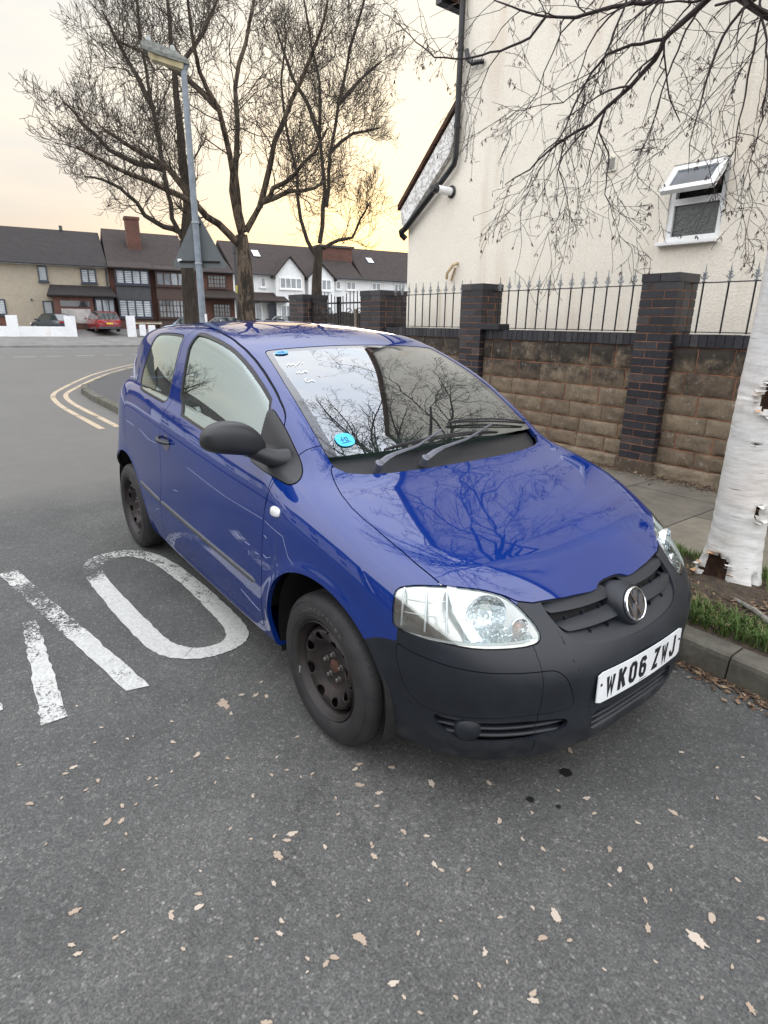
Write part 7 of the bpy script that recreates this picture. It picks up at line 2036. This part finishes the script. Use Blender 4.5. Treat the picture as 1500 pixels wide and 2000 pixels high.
    # ---- wheels
    TY = mat('tyre_rubber', lambda t: (t.bump(t.noise(t.coord('Object'), 220, 4), .3, .002), t.p(col=t.ramp(t.noise(t.coord('Object'), 14, 6), [(.3, (.011, .011, .012)), (.75, (.026, .025, .025))]), rough=.70))[1])
    def steel(t):
        v = t.coord('Object'); n = t.noise(v, 16, 6, .6); c = t.ramp(n, [(.3, (.016, .014, .014)), (.6, (.032, .026, .024)), (.8, (.065, .036, .026))])
        t.bump(n, .15, .003); return t.p(col=c, rough=.5, metal=.35)
    ST = mat('rusty_black_steel', steel)
    RUST = plain('rusty_hub', (.085, .035, .020), .85, scale=120, var=.8)
    BOLT = plain('wheel_bolt', (.16, .15, .14), .45, .6, scale=200, var=.4)
    def wheel(cx, sg, steer=0.0):
        w = thing('wheel', None, None); w.parent = root; w.location = Vector((cx, sg*.80, .287))-wloc(root)
        c = Vector((cx, sg*.80, .287)); ax = Vector((0, sg, 0))
        R = .290
        tp = [(.186, -.012), (.192, -.001), (.200, .006), (.225, .012), (.250, .011), (.268, .005), (.279, -.004), (.286, -.014), (.2895, -.026)]
        w_in = .165
        prof = list(tp)
        for g0 in (-.052, -.080, -.108):
            prof += [(.290, g0+.006), (.283, g0+.004), (.283, g0-.004), (.290, g0-.006)]
        prof += [(.2895, -w_in+.026), (.286, -w_in+.014), (.279, -w_in+.004), (.25, -w_in-.006), (.2, -w_in), (.186, -w_in+.012)]
        t = MB(); t.lathe(prof, c, ax, 72, closed=True); ty = t.build('tyre', TY, w, smooth=True, angle=50)
        # shoulder sipes and raised sidewall ring
        mb = MB(); ex = Vector((1, 0, 0)); ez = Vector((0, 0, 1))
        for k in range(64):
            a = 2*PI*k/64; d = ex*math.cos(a)+ez*math.sin(a); tn = ex*-math.sin(a)+ez*math.cos(a)
            for (r0, h0, r1, h1) in ((.2865, -.012, .2905, -.044),):
                p0 = c+d*r0+ax*h0; p1 = c+d*(r1)+ax*h1; 
                mb.add([p0-tn*.0012, p0+tn*.0012, p1+tn*.0012+tn*.004, p1-tn*.0012+tn*.004, p0-tn*.0012-d*.01, p0+tn*.0012-d*.01], [(0, 1, 2, 3), (0, 4, 5, 1)])
        mb.build('tread_sipes', GAP, ty)
        mb = MB(); mb.lathe([(.2115, .0085), (.2125, .0102), (.2140, .0090)], c, ax, 72); mb.lathe([(.262, .0078), (.263, .0092), (.2645, .0072)], c, ax, 72); mb.build('sidewall_rings', TY, ty, smooth=True)
        # raised word on the sidewall
        mb = MB(); word = {'C': [[(1, .7), (.5, 1), (-.6, 1), (-1, .5), (-1, -.5), (-.6, -1), (.5, -1), (1, -.7)]], 'o': [[(-1, .3), (-.5, .6), (.5, .6), (1, .3), (1, -.6), (.5, -1), (-.5, -1), (-1, -.6), (-1, .3)]], 'm': [[(-1, -1), (-1, .6), (0, .3), (1, .6), (1, -1)], [(0, .3), (0, -1)]], 'f': [[(.8, 1), (0, 1), (-.2, .6), (-.2, -1)], [(-.9, .3), (.6, .3)]], 'r': [[(-.6, -1), (-.6, .6), (.6, .6)]], 't': [[(-.1, 1), (-.1, -.7), (.5, -1)], [(-.8, .5), (.7, .5)]], 'M': [[(-1, -1), (-1, 1), (0, -.3), (1, 1), (1, -1)]], 'a': [[(-.8, .6), (.8, .6), (.8, -1), (-.8, -1), (-.8, -.1), (.8, -.1)]], 'x': [[(-1, .6), (1, -1)], [(1, .6), (-1, -1)]]}
        txt = 'ComfortMax'; a0 = rad(122) if sg < 0 else rad(122)
        for k, ch in enumerate(txt):
            for s_ in word[ch]:
                for (p_, q_) in zip(s_[:-1], s_[1:]):
                    def W(u, v):
                        aa = rad(118)-(k*rad(6.6))-u*rad(2.3); rr_ = .238+v*.0075
                        return c+(ex*(-math.cos(aa) if sg < 0 else math.cos(aa))*-1+ez*math.sin(aa))*rr_+ax*.0122
                    A_, B_ = W(*p_), W(*q_)
                    mb.tube([A_, B_], .0011, 4)
        mb.build('sidewall_lettering', plain('tyre_lettering', (.09, .09, .088), .6), ty)
        # rim
        def disc(prof, m, name, holes=None, seg=96, parent=w):
            mb = MB(); mb.lathe(prof, c, ax, seg); return mb.build(name, m, parent, smooth=True, angle=60)
        rim = disc([(.186, -.022), (.1895, -.006), (.1905, .001), (.1875, .0035), (.1840, .000), (.1825, -.010), (.175, -.018), (.168, -.034), (.163, -.060), (.160, -.110), (.160, -.15)], ST, 'rim')
        # dish with vent holes: polar grid, faces removed by hole outlines
        rs = np.linspace(.028, .1625, 46); nA = 224
        def hgt(r):
            return float(np.interp(r, [.028, .040, .060, .072, .085, .105, .122, .135, .148, .156, .1625], [-.052, -.050, -.047, -.046, -.042, -.028, -.016, -.012, -.016, -.030, -.060]))
        vs = []; fs = []
        for r in rs:
            for k in range(nA):
                a = 2*PI*k/nA; sc_ = 1.0
                hh = hgt(r)+.004*math.exp(-((r-.135)/.012)**2)*math.cos(8*a)*-1
                vs.append(c+(ex*math.cos(a)+ez*math.sin(a))*r+ax*hh)
        def hole(r, a):
            m_ = 1e9
            for k in range(8):
                ak = 2*PI*(k+.5)/8; da = (a-ak+PI) % (2*PI)-PI
                m_ = min(m_, math.hypot(da*r/1.15, (r-.127)/.85)-.0195)
                ak2 = 2*PI*k/8; da = (a-ak2+PI) % (2*PI)-PI
                m_ = min(m_, math.hypot(da*r, r-.148)-.0050)
            return m_
        # snap ring points to hole edges
        sd = [[hole(r, 2*PI*k/nA) for k in range(nA)] for r in rs]
        dr = rs[1]-rs[0]
        for i, r in enumerate(rs):
            for k in range(nA):
                if abs(sd[i][k]) < dr*.75:
                    a = 2*PI*k/nA; e = 1e-4
                    gr_ = (hole(r+e, a)-hole(r-e, a))/(2*e); ga = (hole(r, a+e)-hole(r, a-e))/(2*e)/r; g2 = max(gr_*gr_+ga*ga, .3)
                    r2 = r-sd[i][k]*gr_/g2; a2 = a-sd[i][k]*ga/g2/r
                    vs[i*nA+k] = c+(ex*math.cos(a2)+ez*math.sin(a2))*r2+ax*hgt(r2); sd[i][k] = 0
        for i in range(len(rs)-1):
            for k in range(nA):
                q = (sd[i][k], sd[i][(k+1) % nA], sd[i+1][(k+1) % nA], sd[i+1][k])
                if sum(q)/4 > -1e-5 and max(q) > 0: fs.append((i*nA+k, i*nA+(k+1) % nA, (i+1)*nA+(k+1) % nA, (i+1)*nA+k))
        o = MB().add(vs, fs).build('wheel_disc', ST, rim, smooth=True, angle=70)
        so_m = o.modifiers.new('thickness', 'SOLIDIFY'); so_m.thickness = .003; so_m.offset = 0
        disc([(.0, -.042), (.020, -.041), (.026, -.046), (.030, -.056)], RUST, 'hub', seg=32)
        for k in range(5):
            mb = MB(); a = 2*PI*(k+.3)/5; p = c+(ex*math.cos(a)+ez*math.sin(a))*.050
            mb.lathe([(0, -.032), (.0065, -.032), (.0085, -.035), (.0085, -.044), (.013, -.046), (.013, -.052)], p, ax, 6)
            mb.build('wheel_bolt', BOLT, rim)
        MB().lathe([(0, -.08), (.13, -.08), (.13, -.12), (0, -.12)], c, ax, 32).build('brake_disc', GAP, w, smooth=True, angle=40)
        if cx > -1:
            q = c+(ex*math.cos(rad(205))*(1)+ez*math.sin(rad(205)))*.1875+ax*.003
            MB().box(q-Vector((.003, .003, .014)), q+Vector((.003, .003, .014))).build('balance_weight', plain('lead_grey', (.22, .22, .22), .5), rim)
        if steer:
            w.rotation_euler = (0, 0, steer)
        return w
    for cx in (0.0, -2.465):
        for sg in (-1, 1): wheel(cx, sg, rad(1.0) if cx == 0 else 0)
    # arch liners
    for (cx, cz, R, _s) in ((ARF[0], ARF[1], ARF[2], 0), (ARR[0]+.02, ARR[1]+.01, ARR[2]+.015, 0)):
        for sg in (-1, 1):
            mb = MB(); vs = []; fs = []; n = 28
            for i in range(n+1):
                a = rad(-20)+rad(220)*i/n
                for yy, rr_ in ((.802, .012), (.76, .020), (.50, .016), (.50, -.30)):
                    if yy == .802: yy = .775
                    vs.append((cx+(R+rr_)*math.cos(a), sg*yy, cz+(R+rr_)*math.sin(a)))
            for i in range(n):
                for k in range(3): q = i*4+k; fs.append((q, q+1, q+5, q+4))
            mb.add(vs, fs)
            mb.build('arch_liner', plain('arch_liner_black', (.010, .010, .010), .9, scale=30, var=.4), root, smooth=True, angle=50)
    return root
build_car()
